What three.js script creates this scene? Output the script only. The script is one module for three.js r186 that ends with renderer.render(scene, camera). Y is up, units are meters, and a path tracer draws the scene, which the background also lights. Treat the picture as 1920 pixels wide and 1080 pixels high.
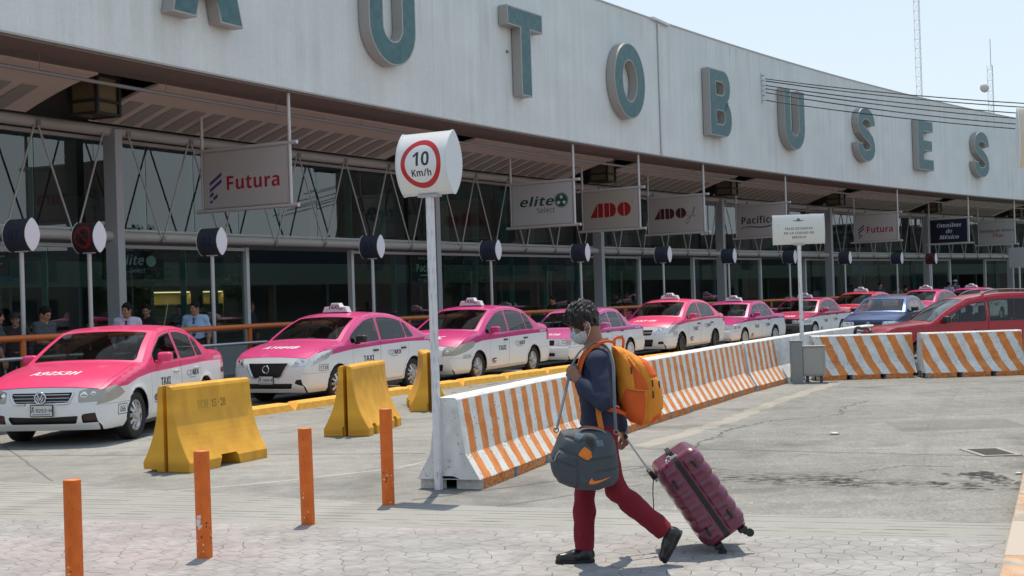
import * as THREE from 'three';
import { mergeGeometries, mergeVertices, toCreasedNormals } from 'three/addons/utils/BufferGeometryUtils.js';
import { RoundedBoxGeometry } from 'three/addons/geometries/RoundedBoxGeometry.js';
import { TessellateModifier } from 'three/addons/modifiers/TessellateModifier.js';
import { Brush, Evaluator, SUBTRACTION } from 'three-bvh-csg';
import { RectAreaLightUniformsLib } from 'three/addons/lights/RectAreaLightUniformsLib.js';
RectAreaLightUniformsLib.init();

// ---------------------------------------------------------------- camera, sky, sun, exposure
const scene = new THREE.Scene();
const camera = new THREE.PerspectiveCamera(THREE.MathUtils.radToDeg(2 * Math.atan(540 / 2500)), 16 / 9, 0.1, 3000);
camera.position.set(0, 1.67, 0);
camera.rotation.order = 'YXZ';
camera.rotation.set(0.0078, 0, THREE.MathUtils.degToRad(-1.8));
const renderer = new THREE.WebGLRenderer({ antialias: true });
renderer.toneMapping = THREE.LinearToneMapping;
renderer.toneMappingExposure = 1.0;
renderer.shadowMap.enabled = true;
const toSun = new THREE.Vector3(0.07, 2.9, -0.94).normalize();
{
  const W = 256, H = 128, d = new Float32Array(W * H * 4);
  for (let j = 0; j < H; j++) for (let i = 0; i < W; i++) {
    const up = ((j + 0.5) / H - 0.5) * Math.PI, az = ((i + 0.5) / W - 0.5) * 2 * Math.PI;
    const y = Math.sin(up), c = Math.cos(up), v = [Math.cos(az) * c, y, Math.sin(az) * c];
    const t = Math.pow(Math.max(0, y), 0.75), ang = Math.acos(Math.min(1, v[0] * toSun.x + v[1] * toSun.y + v[2] * toSun.z));
    const halo = 0.9 * Math.exp(-ang / 0.2) + 0.12 * Math.exp(-ang / 0.6);
    const lo = [0.87, 1.0, 1.05], hi = [0.36, 0.52, 0.78], k = (j * W + i) * 4;
    for (let q = 0; q < 3; q++) d[k + q] = y < 0 ? 0.3 : lo[q] + (hi[q] - lo[q]) * t + halo;
    d[k + 3] = 1;
  }
  const sky = new THREE.DataTexture(d, W, H, THREE.RGBAFormat, THREE.FloatType);
  sky.mapping = THREE.EquirectangularReflectionMapping; sky.magFilter = sky.minFilter = THREE.LinearFilter; sky.needsUpdate = true;
  scene.background = sky; scene.environment = sky;
}
const sun = new THREE.DirectionalLight(0xfff3e0, 4.7);
sun.position.copy(toSun).multiplyScalar(120).add(new THREE.Vector3(5, 0, -30));
sun.target.position.set(5, 0, -30);
sun.castShadow = true; sun.shadow.mapSize.set(4096, 4096);
Object.assign(sun.shadow.camera, { left: -60, right: 60, top: 60, bottom: -60, near: 1, far: 300 });
scene.add(sun, sun.target);

// ---------------------------------------------------------------- helpers
const hyp = (a, b, c = 0) => Math.sqrt(a * a + b * b + c * c);
const V3 = (x, y, z) => new THREE.Vector3(x, y, z);
const PI = Math.PI, { clamp, lerp, smoothstep } = THREE.MathUtils;
function rng(seed) { let s = seed >>> 0; return () => { s = (s + 0x6d2b79f5) | 0; let t = Math.imul(s ^ (s >>> 15), 1 | s); t = (t + Math.imul(t ^ (t >>> 7), 61 | t)) ^ t; return ((t ^ (t >>> 14)) >>> 0) / 4294967296; }; }
const hash = (x, y) => { let h = (Math.imul(x | 0, 374761393) + Math.imul(y | 0, 668265263)) | 0; h = Math.imul(h ^ (h >>> 13), 1274126177); return ((h ^ (h >>> 16)) >>> 0) / 4294967296; };
function vnoise(x, y) { const i = Math.floor(x), j = Math.floor(y), u = x - i, v = y - j, a = u * u * (3 - 2 * u), b = v * v * (3 - 2 * v); return lerp(lerp(hash(i, j), hash(i + 1, j), a), lerp(hash(i, j + 1), hash(i + 1, j + 1), a), b); }
const fbm = (x, y, n = 4) => { let s = 0, a = 0.5, t = 0; for (let i = 0; i < n; i++) { s += a * vnoise(x + i * 17.3, y + i * 9.1); t += a; x *= 2.03; y *= 2.03; a *= 0.5; } return s / t; };
const usedNames = {};
const numbered = (n) => { const k = (usedNames[n] = (usedNames[n] ?? -1) + 1); return k ? n + '_' + String(k).padStart(3, '0') : n; };
function tag(o, label, category, group) { o.userData = { label, category }; if (group) o.userData.group = group; return o; }
function thing(name, label, category, pos = [0, 0, 0], turn = 0, group) { const g = new THREE.Group(); g.name = numbered(name); g.position.set(...pos); g.rotation.y = turn; scene.add(g); return tag(g, label, category, group); }
function part(name, geo, mat, parent, label) { const m = new THREE.Mesh(geo, mat); m.name = name; m.castShadow = m.receiveShadow = true; if (label) m.userData.label = label; parent.add(m); return m; }
function solo(name, geo, mat, label, category, group) { const m = part(numbered(name), geo, mat, scene); return tag(m, label, category, group); }
function structure(name, geo, mat) { const m = part(numbered(name), geo, mat, scene); m.userData = { kind: 'structure' }; return m; }
const col = (r, g, b) => new THREE.Color().setRGB(r, g, b);
const mat = (c, roughness = 0.6, o = {}) => new THREE.MeshPhysicalMaterial({ color: Array.isArray(c) ? col(...c) : c, roughness, metalness: 0, ...o });
function canvasTex(w, h, draw, o = {}) {
  const c = document.createElement('canvas'); c.width = w; c.height = h; const g = c.getContext('2d'); draw(g, w, h);
  const t = new THREE.CanvasTexture(c); t.colorSpace = o.data ? THREE.NoColorSpace : THREE.SRGBColorSpace; t.wrapS = t.wrapT = o.clamp ? THREE.ClampToEdgeWrapping : THREE.RepeatWrapping; if (o.repeat) t.repeat.set(...o.repeat); t.anisotropy = 16; return t;
}
function pixelTex(w, h, f, o = {}) { return canvasTex(w, h, (g) => { const im = g.createImageData(w, h); for (let y = 0; y < h; y++) for (let x = 0; x < w; x++) { const p = f(x, y), k = (y * w + x) * 4; im.data[k] = p[0]; im.data[k + 1] = p[1]; im.data[k + 2] = p[2]; im.data[k + 3] = p[3] ?? 255; } g.putImageData(im, 0, 0); }, o); }
const wrapN = (x, y, p, n) => { // noise that repeats after p cells
  const f = (a, b) => { const i = Math.floor(a), j = Math.floor(b), u = a - i, v = b - j, s = u * u * (3 - 2 * u), t = v * v * (3 - 2 * v), h = (q, r) => hash(((q % p) + p) % p + n * 101, ((r % p) + p) % p); return lerp(lerp(h(i, j), h(i + 1, j), s), lerp(h(i, j + 1), h(i + 1, j + 1), s), t); };
  return f(x, y);
};
const grain = pixelTex(256, 256, (x, y) => { const v = 110 + 70 * wrapN(x / 2, y / 2, 128, 1) + 50 * wrapN(x / 8, y / 8, 32, 2) + 25 * wrapN(x / 32, y / 32, 8, 3); return [v, v, v]; }, { data: true });
const grainAt = (rx, ry = rx) => { const t = grain.clone(); t.repeat.set(rx, ry); t.needsUpdate = true; return t; };
const merge = (a) => { const l = a.filter(Boolean).map((g) => { const n = g.index ? g.toNonIndexed() : g; for (const k of Object.keys(n.attributes)) if (!['position', 'normal', 'uv'].includes(k)) n.deleteAttribute(k); if (!n.attributes.uv) n.setAttribute('uv', new THREE.BufferAttribute(new Float32Array(n.attributes.position.count * 2), 2)); return n; }); return l.length > 1 ? mergeGeometries(l) : l[0]; };
const box = (w, h, d, x = 0, y = 0, z = 0) => new THREE.BoxGeometry(w, h, d).translate(x, y, z);
const rbox = (w, h, d, r, x = 0, y = 0, z = 0, seg = 2) => new RoundedBoxGeometry(w, h, d, seg, r).translate(x, y, z);
function rod(a, b, r, seg = 10, r2 = r) { const A = V3(...a), B = V3(...b), d = B.clone().sub(A), g = new THREE.CylinderGeometry(r2, r, d.length(), seg); g.applyQuaternion(new THREE.Quaternion().setFromUnitVectors(V3(0, 1, 0), d.clone().normalize())); const m = A.add(B).multiplyScalar(0.5); return g.translate(m.x, m.y, m.z); }
function bar(a, b, w, h) { const A = V3(...a), B = V3(...b), d = B.clone().sub(A), l = d.length(), g = new THREE.BoxGeometry(l, h, w); g.rotateZ(Math.asin(d.y / l)).rotateY(Math.atan2(-d.z, d.x)); const m = A.add(B).multiplyScalar(0.5); return g.translate(m.x, m.y, m.z); }
const tube = (pts, r, n = 24, seg = 8) => new THREE.TubeGeometry(new THREE.CatmullRomCurve3(pts.map((p) => V3(...p))), n, r, seg, false);
const mirrorZ = (g) => { const m = g.clone(); m.scale(1, 1, -1); if (m.index) { const a = m.index.array; for (let i = 0; i < a.length; i += 3) { const t = a[i]; a[i] = a[i + 1]; a[i + 1] = t; } } else for (const k of ['position', 'normal', 'uv']) { const A = m.attributes[k]; if (!A) continue; const n = A.itemSize, r = A.array; for (let i = 0; i < A.count; i += 3) for (let q = 0; q < n; q++) { const t = r[i * n + q]; r[i * n + q] = r[(i + 1) * n + q]; r[(i + 1) * n + q] = t; } } return m; };
function fromArrays(pos, idx, uv, nor) { const g = new THREE.BufferGeometry(); g.setAttribute('position', new THREE.Float32BufferAttribute(pos, 3)); if (uv) g.setAttribute('uv', new THREE.Float32BufferAttribute(uv, 2)); if (idx) g.setIndex(idx); if (nor) g.setAttribute('normal', new THREE.Float32BufferAttribute(nor, 3)); else g.computeVertexNormals(); return g; }
function extrude(pts, depth, bevel = 0, holes = [], seg = 2) { // outline in x,y; goes from z = 0 to z = depth
  const s = pts instanceof THREE.Path ? pts : new THREE.Shape(pts.map((p) => new THREE.Vector2(...p))); for (const h of holes) s.holes.push(h instanceof THREE.Path ? h : new THREE.Path(h.map((p) => new THREE.Vector2(...p))));
  return new THREE.ExtrudeGeometry(s, { depth: depth - 2 * bevel, bevelEnabled: bevel > 0, bevelSize: bevel, bevelThickness: bevel, bevelOffset: -bevel, bevelSegments: seg, curveSegments: 20 }).translate(0, 0, bevel);
}
// the station front follows an arc: s metres along it, off metres towards the road
const ARC = { x: 187.131, z: 78.769, r: 221.803, a0: THREE.MathUtils.degToRad(207.7) };
const arcP = (s, off, y) => { const a = ARC.a0 + s / ARC.r, r = ARC.r - off; return [ARC.x + r * Math.cos(a), y, ARC.z + r * Math.sin(a)]; };
const arcTurn = (s) => { const a = ARC.a0 + s / ARC.r; return -Math.atan2(Math.cos(a), -Math.sin(a)); }; // rotation.y that lays +x along the arc; +z then points to the road
function arcSweep(s0, s1, profile, n = 0, closed = true) { // profile: [off, y] loop
  n = n || Math.max(1, Math.ceil((s1 - s0) / 1.5)); const pos = [], uv = [], idx = [], m = profile.length; let L = [0];
  for (let i = 1; i <= m; i++) L.push(L[i - 1] + Math.hypot(profile[i % m][0] - profile[i - 1][0], profile[i % m][1] - profile[i - 1][1]));
  const e = closed ? m : m - 1;
  for (let k = 0; k < e; k++) for (let i = 0; i <= n; i++) { const s = lerp(s0, s1, i / n); for (const q of [k, k + 1]) { const p = profile[q % m]; pos.push(...arcP(s, p[0], p[1])); uv.push(s, L[q]); } }
  for (let k = 0; k < e; k++) for (let i = 0; i < n; i++) { const b = k * (n + 1) * 2 + i * 2; idx.push(b, b + 2, b + 1, b + 1, b + 2, b + 3); }
  if (closed) for (const [s, f] of [[s0, 0], [s1, 1]]) { const tri = THREE.ShapeUtils.triangulateShape(profile.map((p) => new THREE.Vector2(...p)), []); const b = pos.length / 3; for (const p of profile) { pos.push(...arcP(s, p[0], p[1])); uv.push(p[0], p[1]); } for (const t of tri) f ? idx.push(b + t[0], b + t[1], b + t[2]) : idx.push(b + t[0], b + t[2], b + t[1]); }
  return fromArrays(pos, idx, uv);
}
const arcBox = (s0, s1, o0, o1, y0, y1, n) => arcSweep(s0, s1, [[o0, y0], [o1, y0], [o1, y1], [o0, y1]], n);
const arcTube = (s0, s1, off, y, r, seg = 12) => { const n = Math.ceil((s1 - s0) / 2), pts = []; for (let i = 0; i <= n; i++) pts.push(V3(...arcP(lerp(s0, s1, i / n), off, y))); return new THREE.TubeGeometry(new THREE.CatmullRomCurve3(pts), n * 2, r, seg, false); };
// surface nets over a signed distance function
function skin(f, lo, hi, cell) {
  const n = [0, 1, 2].map((k) => Math.ceil((hi[k] - lo[k]) / cell) + 1), [nx, ny, nz] = n, val = new Float32Array(nx * ny * nz), at = new Int32Array(nx * ny * nz).fill(-1);
  const Bk = 4, far = cell * 3.9; // whole blocks far from the surface take one value
  for (let K = 0; K < nz; K += Bk) for (let J = 0; J < ny; J += Bk) for (let I0 = 0; I0 < nx; I0 += Bk) {
    const d = f(lo[0] + (I0 + 1.5) * cell, lo[1] + (J + 1.5) * cell, lo[2] + (K + 1.5) * cell), skip = Math.abs(d) > far;
    for (let k = K; k < Math.min(nz, K + Bk); k++) for (let j = J; j < Math.min(ny, J + Bk); j++) for (let i = I0; i < Math.min(nx, I0 + Bk); i++) val[(k * ny + j) * nx + i] = skip ? d : f(lo[0] + i * cell, lo[1] + j * cell, lo[2] + k * cell);
  }
  const pos = [], nor = [], idx = [], I = (i, j, k) => (k * ny + j) * nx + i, off = []; for (let q = 0; q < 8; q++) off.push([q & 1, (q >> 1) & 1, q >> 2]);
  const OI = off.map((o) => (o[2] * ny + o[1]) * nx + o[0]);
  const E = []; for (let a = 0; a < 8; a++) for (const b of [1, 2, 4]) if (!(a & b)) E.push([a, a | b]);
  for (let k = 0; k < nz - 1; k++) for (let j = 0; j < ny - 1; j++) for (let i = 0; i < nx - 1; i++) {
    let msk = 0; const b0 = (k * ny + j) * nx + i; for (let q = 0; q < 8; q++) if (val[b0 + OI[q]] < 0) msk |= 1 << q;
    if (!msk || msk === 255) continue; const v = []; for (let q = 0; q < 8; q++) v[q] = val[b0 + OI[q]]; let x = 0, y = 0, z = 0, m = 0;
    for (const [a, b] of E) if ((v[a] < 0) !== (v[b] < 0)) { const t = v[a] / (v[a] - v[b]); x += lerp(off[a][0], off[b][0], t); y += lerp(off[a][1], off[b][1], t); z += lerp(off[a][2], off[b][2], t); m++; }
    at[I(i, j, k)] = pos.length / 3; x = lo[0] + (i + x / m) * cell; y = lo[1] + (j + y / m) * cell; z = lo[2] + (k + z / m) * cell; pos.push(x, y, z);
    const e = cell * 0.5, gx = f(x + e, y, z) - f(x - e, y, z), gy = f(x, y + e, z) - f(x, y - e, z), gz = f(x, y, z + e) - f(x, y, z - e), l = hyp(gx, gy, gz) || 1; nor.push(gx / l, gy / l, gz / l);
  }
  const quad = (a, b, c, d, flip) => { if (a < 0 || b < 0 || c < 0 || d < 0) return; flip ? idx.push(a, c, b, a, d, c) : idx.push(a, b, c, a, c, d); };
  for (let k = 1; k < nz - 1; k++) for (let j = 1; j < ny - 1; j++) for (let i = 1; i < nx - 1; i++) { const a = val[I(i, j, k)] < 0;
    if (a !== (val[I(i + 1, j, k)] < 0)) quad(at[I(i, j - 1, k - 1)], at[I(i, j, k - 1)], at[I(i, j, k)], at[I(i, j - 1, k)], !a);
    if (a !== (val[I(i, j + 1, k)] < 0)) quad(at[I(i - 1, j, k - 1)], at[I(i - 1, j, k)], at[I(i, j, k)], at[I(i, j, k - 1)], !a);
    if (a !== (val[I(i, j, k + 1)] < 0)) quad(at[I(i - 1, j - 1, k)], at[I(i, j - 1, k)], at[I(i, j, k)], at[I(i - 1, j, k)], !a); }
  const uv = []; for (let i = 0; i < pos.length; i += 3) uv.push(pos[i] + pos[i + 2], pos[i + 1]);
  return fromArrays(pos, idx, uv, nor);
}
const smin = (a, b, k) => { const d = a > b ? a - b : b - a, m = a < b ? a : b; if (d >= k) return m; const h = (k - d) / k; return m - h * h * k * 0.25; };
const cone = (a, b, ra, rb) => { const ax = a[0], ay = a[1], az = a[2], dx = b[0] - ax, dy = b[1] - ay, dz = b[2] - az, il = 1 / (dx * dx + dy * dy + dz * dz || 1e-9), dr = rb - ra; return (x, y, z) => { const px = x - ax, py = y - ay, pz = z - az; let t = (px * dx + py * dy + pz * dz) * il; t = t < 0 ? 0 : t > 1 ? 1 : t; const ex = px - dx * t, ey = py - dy * t, ez = pz - dz * t; return Math.sqrt(ex * ex + ey * ey + ez * ez) - ra - dr * t; }; };
const ellip = (c, r) => (x, y, z) => { const a = (x - c[0]) / r[0], b = (y - c[1]) / r[1], d = (z - c[2]) / r[2], k = hyp(a, b, d); return (k - 1) * Math.min(r[0], r[1], r[2]) * (k > 1 ? 1 : 1); };
const rboxF = (c, h, r) => (x, y, z) => { const a = Math.abs(x - c[0]) - h[0] + r, b = Math.abs(y - c[1]) - h[1] + r, d = Math.abs(z - c[2]) - h[2] + r; return hyp(Math.max(a, 0), Math.max(b, 0), Math.max(d, 0)) + Math.min(Math.max(a, b, d), 0) - r; };
// cut a list of triangles by a signed function; returns [inside (f < 0), outside]
function cut(tris, f) {
  const A = [], B = [];
  for (const t of tris) {
    const v = t.map(f), neg = v.filter((q) => q < 0).length;
    if (neg === 3) A.push(t); else if (!neg) B.push(t);
    else for (const [sgn, out] of [[1, A], [-1, B]]) { const p = []; for (let i = 0; i < 3; i++) { const j = (i + 1) % 3; if (sgn * v[i] < 0) p.push(t[i]); if ((v[i] < 0) !== (v[j] < 0)) { const u = v[i] / (v[i] - v[j]); p.push(t[i].map((q, k) => q + (t[j][k] - q) * u)); } } for (let i = 1; i + 1 < p.length; i++) out.push([p[0], p[i], p[i + 1]]); }
  }
  return [A, B];
}
function polySD(poly) { // signed distance to a polygon, negative inside
  const n = poly.length; return (x, y) => { let d = 1e9, s = 1; for (let i = 0, j = n - 1; i < n; j = i++) { const [xi, yi] = poly[i], [xj, yj] = poly[j], ex = xj - xi, ey = yj - yi, wx = x - xi, wy = y - yi, t = clamp((wx * ex + wy * ey) / (ex * ex + ey * ey || 1e-12), 0, 1); d = Math.min(d, hyp(wx - ex * t, wy - ey * t)); const c1 = y >= yi, c2 = y < yj, c3 = ex * wy > ey * wx; if ((c1 && c2 && c3) || (!c1 && !c2 && !c3)) s = -s; } return s * d; };
}
// ---------------------------------------------------------------- ground
const asphaltPx = pixelTex(512, 512, (x, y) => { const a = wrapN(x / 2, y / 2, 256, 5), b = wrapN(x / 16, y / 16, 32, 6), c = wrapN(x / 64, y / 64, 8, 7); const v = 104 + 26 * (a - 0.5) + 16 * (b - 0.5) + 18 * (c - 0.5); return [v + 1, v, v - 4]; }, { repeat: [1 / 5, 1 / 5] });
const ground = structure('ground', new THREE.PlaneGeometry(1600, 1600).rotateX(-PI / 2), new THREE.MeshPhysicalMaterial({ map: asphaltPx, roughness: 0.95 }));
{ const u = ground.geometry.attributes.uv; for (let i = 0; i < u.count; i++) u.setXY(i, u.getX(i) * 1600, u.getY(i) * 1600); }
// the worn lane in front of the station: x -12..12, z -8.5..-42
const RX0 = -13, RX1 = 13, RZ0 = -7, RZ1 = -45;
const toPx = (x, z) => [((x - RX0) / (RX1 - RX0)) * 2048, ((z - RZ1) / (RZ0 - RZ1)) * 2048];
const roadLayer = (g, bump) => {
  const rnd = rng(11), im = g.createImageData(2048, 2048), W = RX1 - RX0, D = RZ0 - RZ1;
  for (let j = 0; j < 2048; j++) for (let i = 0; i < 2048; i++) {
    const x = RX0 + (i / 2048) * W, z = RZ1 + (j / 2048) * D, fine = hash(i, j), k = (j * 2048 + i) * 4;
    const m = vnoise(x * 9, z * 9), big = fbm(x * 0.5 + 3, z * 0.5, 3), str = fbm(x * 0.8, z * 5, 3);
    const left = smoothstep(-0.35 * (z + 10) - x + 0.4, -0.8, 0.8); // the lane left of the barriers is pale concrete
    if (bump) { const v = 120 + 60 * (fine - 0.5) + 50 * (m - 0.5); im.data[k] = im.data[k + 1] = im.data[k + 2] = v; im.data[k + 3] = 255; continue; }
    let v = lerp(119, 129, left) + (fine - 0.5) * lerp(30, 16, left) + (m - 0.5) * 12 + (big - 0.5) * 26 + (str - 0.5) * 18;
    // rough broken patches on the right
    const pz = z + 11.9 - 0.54 * (x - 2.1), band = Math.exp(-pz * pz / (x < 3 ? 0.12 : 0.05)) * smoothstep(x, 0.7, 1.6) * smoothstep(4.9 - x, 0, 0.5);
    const rough = fbm(x * 14, z * 20, 3);
    v -= band * Math.max(0, rough - 0.4) * 380 * (0.4 + 0.8 * vnoise(x * 2.2, 4)) * (0.25 + 1.5 * fine * fine * 1.6);
    const oil = fbm(x * 1.3 + 40, z * 0.9 + 7, 4); v -= Math.max(0, oil - 0.6) * 90;
    im.data[k] = v + 1; im.data[k + 1] = v; im.data[k + 2] = v - lerp(5, 4, left); im.data[k + 3] = 255;
  }
  g.putImageData(im, 0, 0);
  const line = (pts, w, c, jit = 0) => { g.strokeStyle = c; g.lineWidth = w; g.lineJoin = 'round'; g.beginPath(); let first = true; for (let s = 0; s + 1 < pts.length; s++) { const n = jit ? 14 : 1; for (let i = s ? 1 : 0; i <= n; i++) { const x = lerp(pts[s][0], pts[s + 1][0], i / n) + (rnd() - 0.5) * jit, z = lerp(pts[s][1], pts[s + 1][1], i / n) + (rnd() - 0.5) * jit; const p = toPx(x, z); first ? g.moveTo(...p) : g.lineTo(...p); first = false; } } g.stroke(); };
  const dark = bump ? '#202020' : 'rgba(52,50,48,0.85)';
  // slab joints and cracks
  line([[-13, -16.9], [-5.5, -15.6], [-1.95, -14.8], [-1.0, -14.6]], 1.8, dark, 0.03);
  line([[-8, -23], [-3.6, -15.2]], 1.2, bump ? '#505050' : 'rgba(90,88,84,0.6)', 0.02);
  line([[-3.9, -11.9], [-2.4, -12.6], [-1.2, -13.4], [-0.9, -14]], 1.6, bump ? '#484848' : 'rgba(215,212,204,0.55)', 0.02);
  line([[-0.9, -11.2], [0.5, -12.2], [1.6, -13.2]], 1.6, dark, 0.02); line([[-0.2, -10.7], [1.1, -11.7]], 1.2, dark, 0.02);
  line([[1.0, -14.5], [1.93, -14.2], [4.75, -12.8], [6, -12.3]], 1.7, dark, 0.03);
  line([[1.7, -13.6], [2.1, -15.0], [2.33, -15.33], [2.55, -16.1], [3.21, -17.0], [4.3, -17.6], [4.6, -18.7], [5.2, -19.6]], 1.5, dark, 0.09);
  line([[2.2, -16.4], [2.5, -16.0], [2.9, -16.5]], 1.1, dark, 0.06); line([[3.0, -12.0], [3.6, -12.4], [4.0, -12.2]], 1.1, dark, 0.06);
  line([[5.6, -23.2], [7.2, -22.9], [10, -22.6]], 1.4, dark, 0.05);
  line([[0.6, -12.3], [0.9, -12.9], [1.4, -12.9], [2, -12.5]], 1.3, dark, 0.08);
  for (let i = 0; i < 5; i++) line([[-13, -19.5 - i * 5.2], [-5 + i * 2.2, -18.2 - i * 5.2]], 1.3, bump ? '#404040' : 'rgba(70,68,64,0.7)', 0.03);
  line([[-4.6, -13.2], [-6.8, -17.5], [-8, -20]], 1.4, bump ? '#404040' : 'rgba(70,68,64,0.7)', 0.02); line([[6.2, -13.4], [7.4, -17], [8.8, -21.5]], 1.4, dark, 0.05);
  if (!bump) { for (const [x0, x1, z0, z1] of [[4.4, 5.9, -15.2, -16.4], [1.2, 2.2, -10.9, -11.3]]) { g.fillStyle = 'rgba(88,86,83,0.35)'; g.beginPath(); for (const [x, z] of [[x0, z0], [x1, z0 - 0.15], [x1 + 0.1, z1], [x0 + 0.1, z1 + 0.1]]) g.lineTo(...toPx(x, z)); g.closePath(); g.fill(); }
    for (const [a, b, c] of [[0.8, 2.4, 0.1], [3.0, 4.7, 0.1], [-6.5, -3.9, 0.07], [-5.0, -2.5, 0.07]]) for (let i = 0; i < 30; i++) line([[a + (rnd() - 0.5) * 0.3, -10.3], [lerp(a, b, 0.5) + 1.1 + (rnd() - 0.5) * 0.3, -16], [b + 3 + (rnd() - 0.5) * 0.3, -23]], 1 + 2 * rnd(), 'rgba(60,58,56,' + c * 0.3 + ')', 0.03);
  } if (!bump) { // pale dusty edge along the barriers, oil drips under the queue, tar by the kerb
    g.globalAlpha = 0.35; line([[1.4, -14.6], [2.75, -17.3], [4.1, -20.3], [5.6, -23.4]], 16, 'rgb(182,172,152)', 0.1); g.globalAlpha = 1;
    for (let i = 0; i < 260; i++) { const t = rnd(), x = lerp(-6, 9, t) + (rnd() - 0.5) * 2.2, z = lerp(-17, -43, t) + (rnd() - 0.5) * 3, p = toPx(x, z); g.fillStyle = 'rgba(30,28,26,' + (0.1 + 0.4 * rnd()) + ')'; g.beginPath(); g.ellipse(p[0], p[1], 1 + rnd() * 7, 1 + rnd() * 6, 0, 0, 7); g.fill(); }
    for (let i = 0; i < 240; i++) { const t = Math.pow(rnd(), 0.6), p = toPx(4.1 + (rnd() - 0.5) * 0.16 + 0.05 * (1 - t) - 0.3 * rnd() * rnd(), -10.95 - 0.9 * t + 0.1 * rnd()); g.fillStyle = 'rgba(22,20,20,' + (0.3 + 0.5 * rnd()) + ')'; g.beginPath(); g.ellipse(p[0], p[1], 0.8 + 2.6 * rnd() * t, 0.7 + 2 * rnd() * t, 0, 0, 7); g.fill(); }
    for (let i = 0; i < 900; i++) { const x = lerp(RX0, RX1, rnd()), z = lerp(RZ0, RZ1, rnd() * rnd()), p = toPx(x, z); g.fillStyle = rnd() < 0.6 ? 'rgba(60,58,55,0.5)' : 'rgba(205,203,198,0.6)'; g.fillRect(p[0], p[1], 1 + rnd() * 1.6, 1 + rnd()); }
  }
};
const roadMat = new THREE.MeshPhysicalMaterial({ map: canvasTex(2048, 2048, (g) => roadLayer(g, false), { clamp: true }), bumpMap: canvasTex(1024, 1024, (g, w) => { const c = document.createElement('canvas'); c.width = c.height = 2048; roadLayer(c.getContext('2d'), true); g.drawImage(c, 0, 0, w, w); }, { data: true, clamp: true }), bumpScale: 0.006, roughness: 0.93 });
structure('road', new THREE.PlaneGeometry(RX1 - RX0, RZ0 - RZ1).rotateX(-PI / 2).translate((RX0 + RX1) / 2, 0.004, (RZ0 + RZ1) / 2), roadMat);
// grooved concrete strip and stamped pavement in the foreground, edge running along e
const eDir = [Math.cos(0.3005), Math.sin(0.3005)], eNrm = [-eDir[1], eDir[0]]; // along the edge (towards the right and the viewer), towards the viewer
const E0 = [0.32, -9.47], onEdge = (u, v) => [E0[0] + eDir[0] * u + eNrm[0] * v, E0[1] + eDir[1] * u + eNrm[1] * v];
function strip(pts, y) { const sh = new THREE.ShapeGeometry(new THREE.Shape(pts.map((p) => new THREE.Vector2(p[0], -p[1])))); sh.rotateX(-PI / 2).translate(0, y, 0); const P = sh.attributes.position, uv = []; for (let i = 0; i < P.count; i++) { const dx = P.getX(i) - E0[0], dz = P.getZ(i) - E0[1]; uv.push(dx * eDir[0] + dz * eDir[1], dx * eNrm[0] + dz * eNrm[1]); } sh.setAttribute('uv', new THREE.Float32BufferAttribute(uv, 2)); return sh; }
const grooveDraw = (bump) => (g, w, h) => { const im = g.createImageData(w, h), r = rng(5), rows = []; for (let y = 0; y < h; y++) rows.push(r()); for (let y = 0; y < h; y++) for (let x = 0; x < w; x++) { const per = (y + 26 * vnoise(x / 260, Math.floor(y / 64)) * 1) % 64, gr = per < 9 ? 1 - Math.abs(per - 4.5) / 9 : 0, k = (y * w + x) * 4, wear = wrapN(x / 60, y / 60, 17, 9), keep = smoothstep(wear, 0.25, 0.6), n = wrapN(x / 3, y / 2, 341, 4) - 0.5, st = wrapN(x / 90, y / 2, 11, 8) - 0.5; let v = bump ? 150 - gr * 110 * keep + n * 30 : 143 - gr * 62 * keep + n * 16 + st * 40; im.data[k] = v; im.data[k + 1] = v - (bump ? 0 : 1); im.data[k + 2] = v - (bump ? 0 : 6); im.data[k + 3] = 255; } g.putImageData(im, 0, 0); };
const grooveMat = new THREE.MeshPhysicalMaterial({ map: canvasTex(1024, 1024, grooveDraw(false), { repeat: [0.33, 0.55] }), bumpMap: canvasTex(1024, 1024, grooveDraw(true), { data: true, repeat: [0.33, 0.55] }), bumpScale: 0.008, roughness: 0.93 });
structure('grooved_strip', strip([onEdge(-9, 0.01), onEdge(3.5, 0.01), onEdge(3.5, -0.62), onEdge(0.3, -0.95), onEdge(-1.9, -1.1), onEdge(-2.0, -1.12), onEdge(-9, -2.6)].map((p) => p), 0.008), grooveMat);
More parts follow.
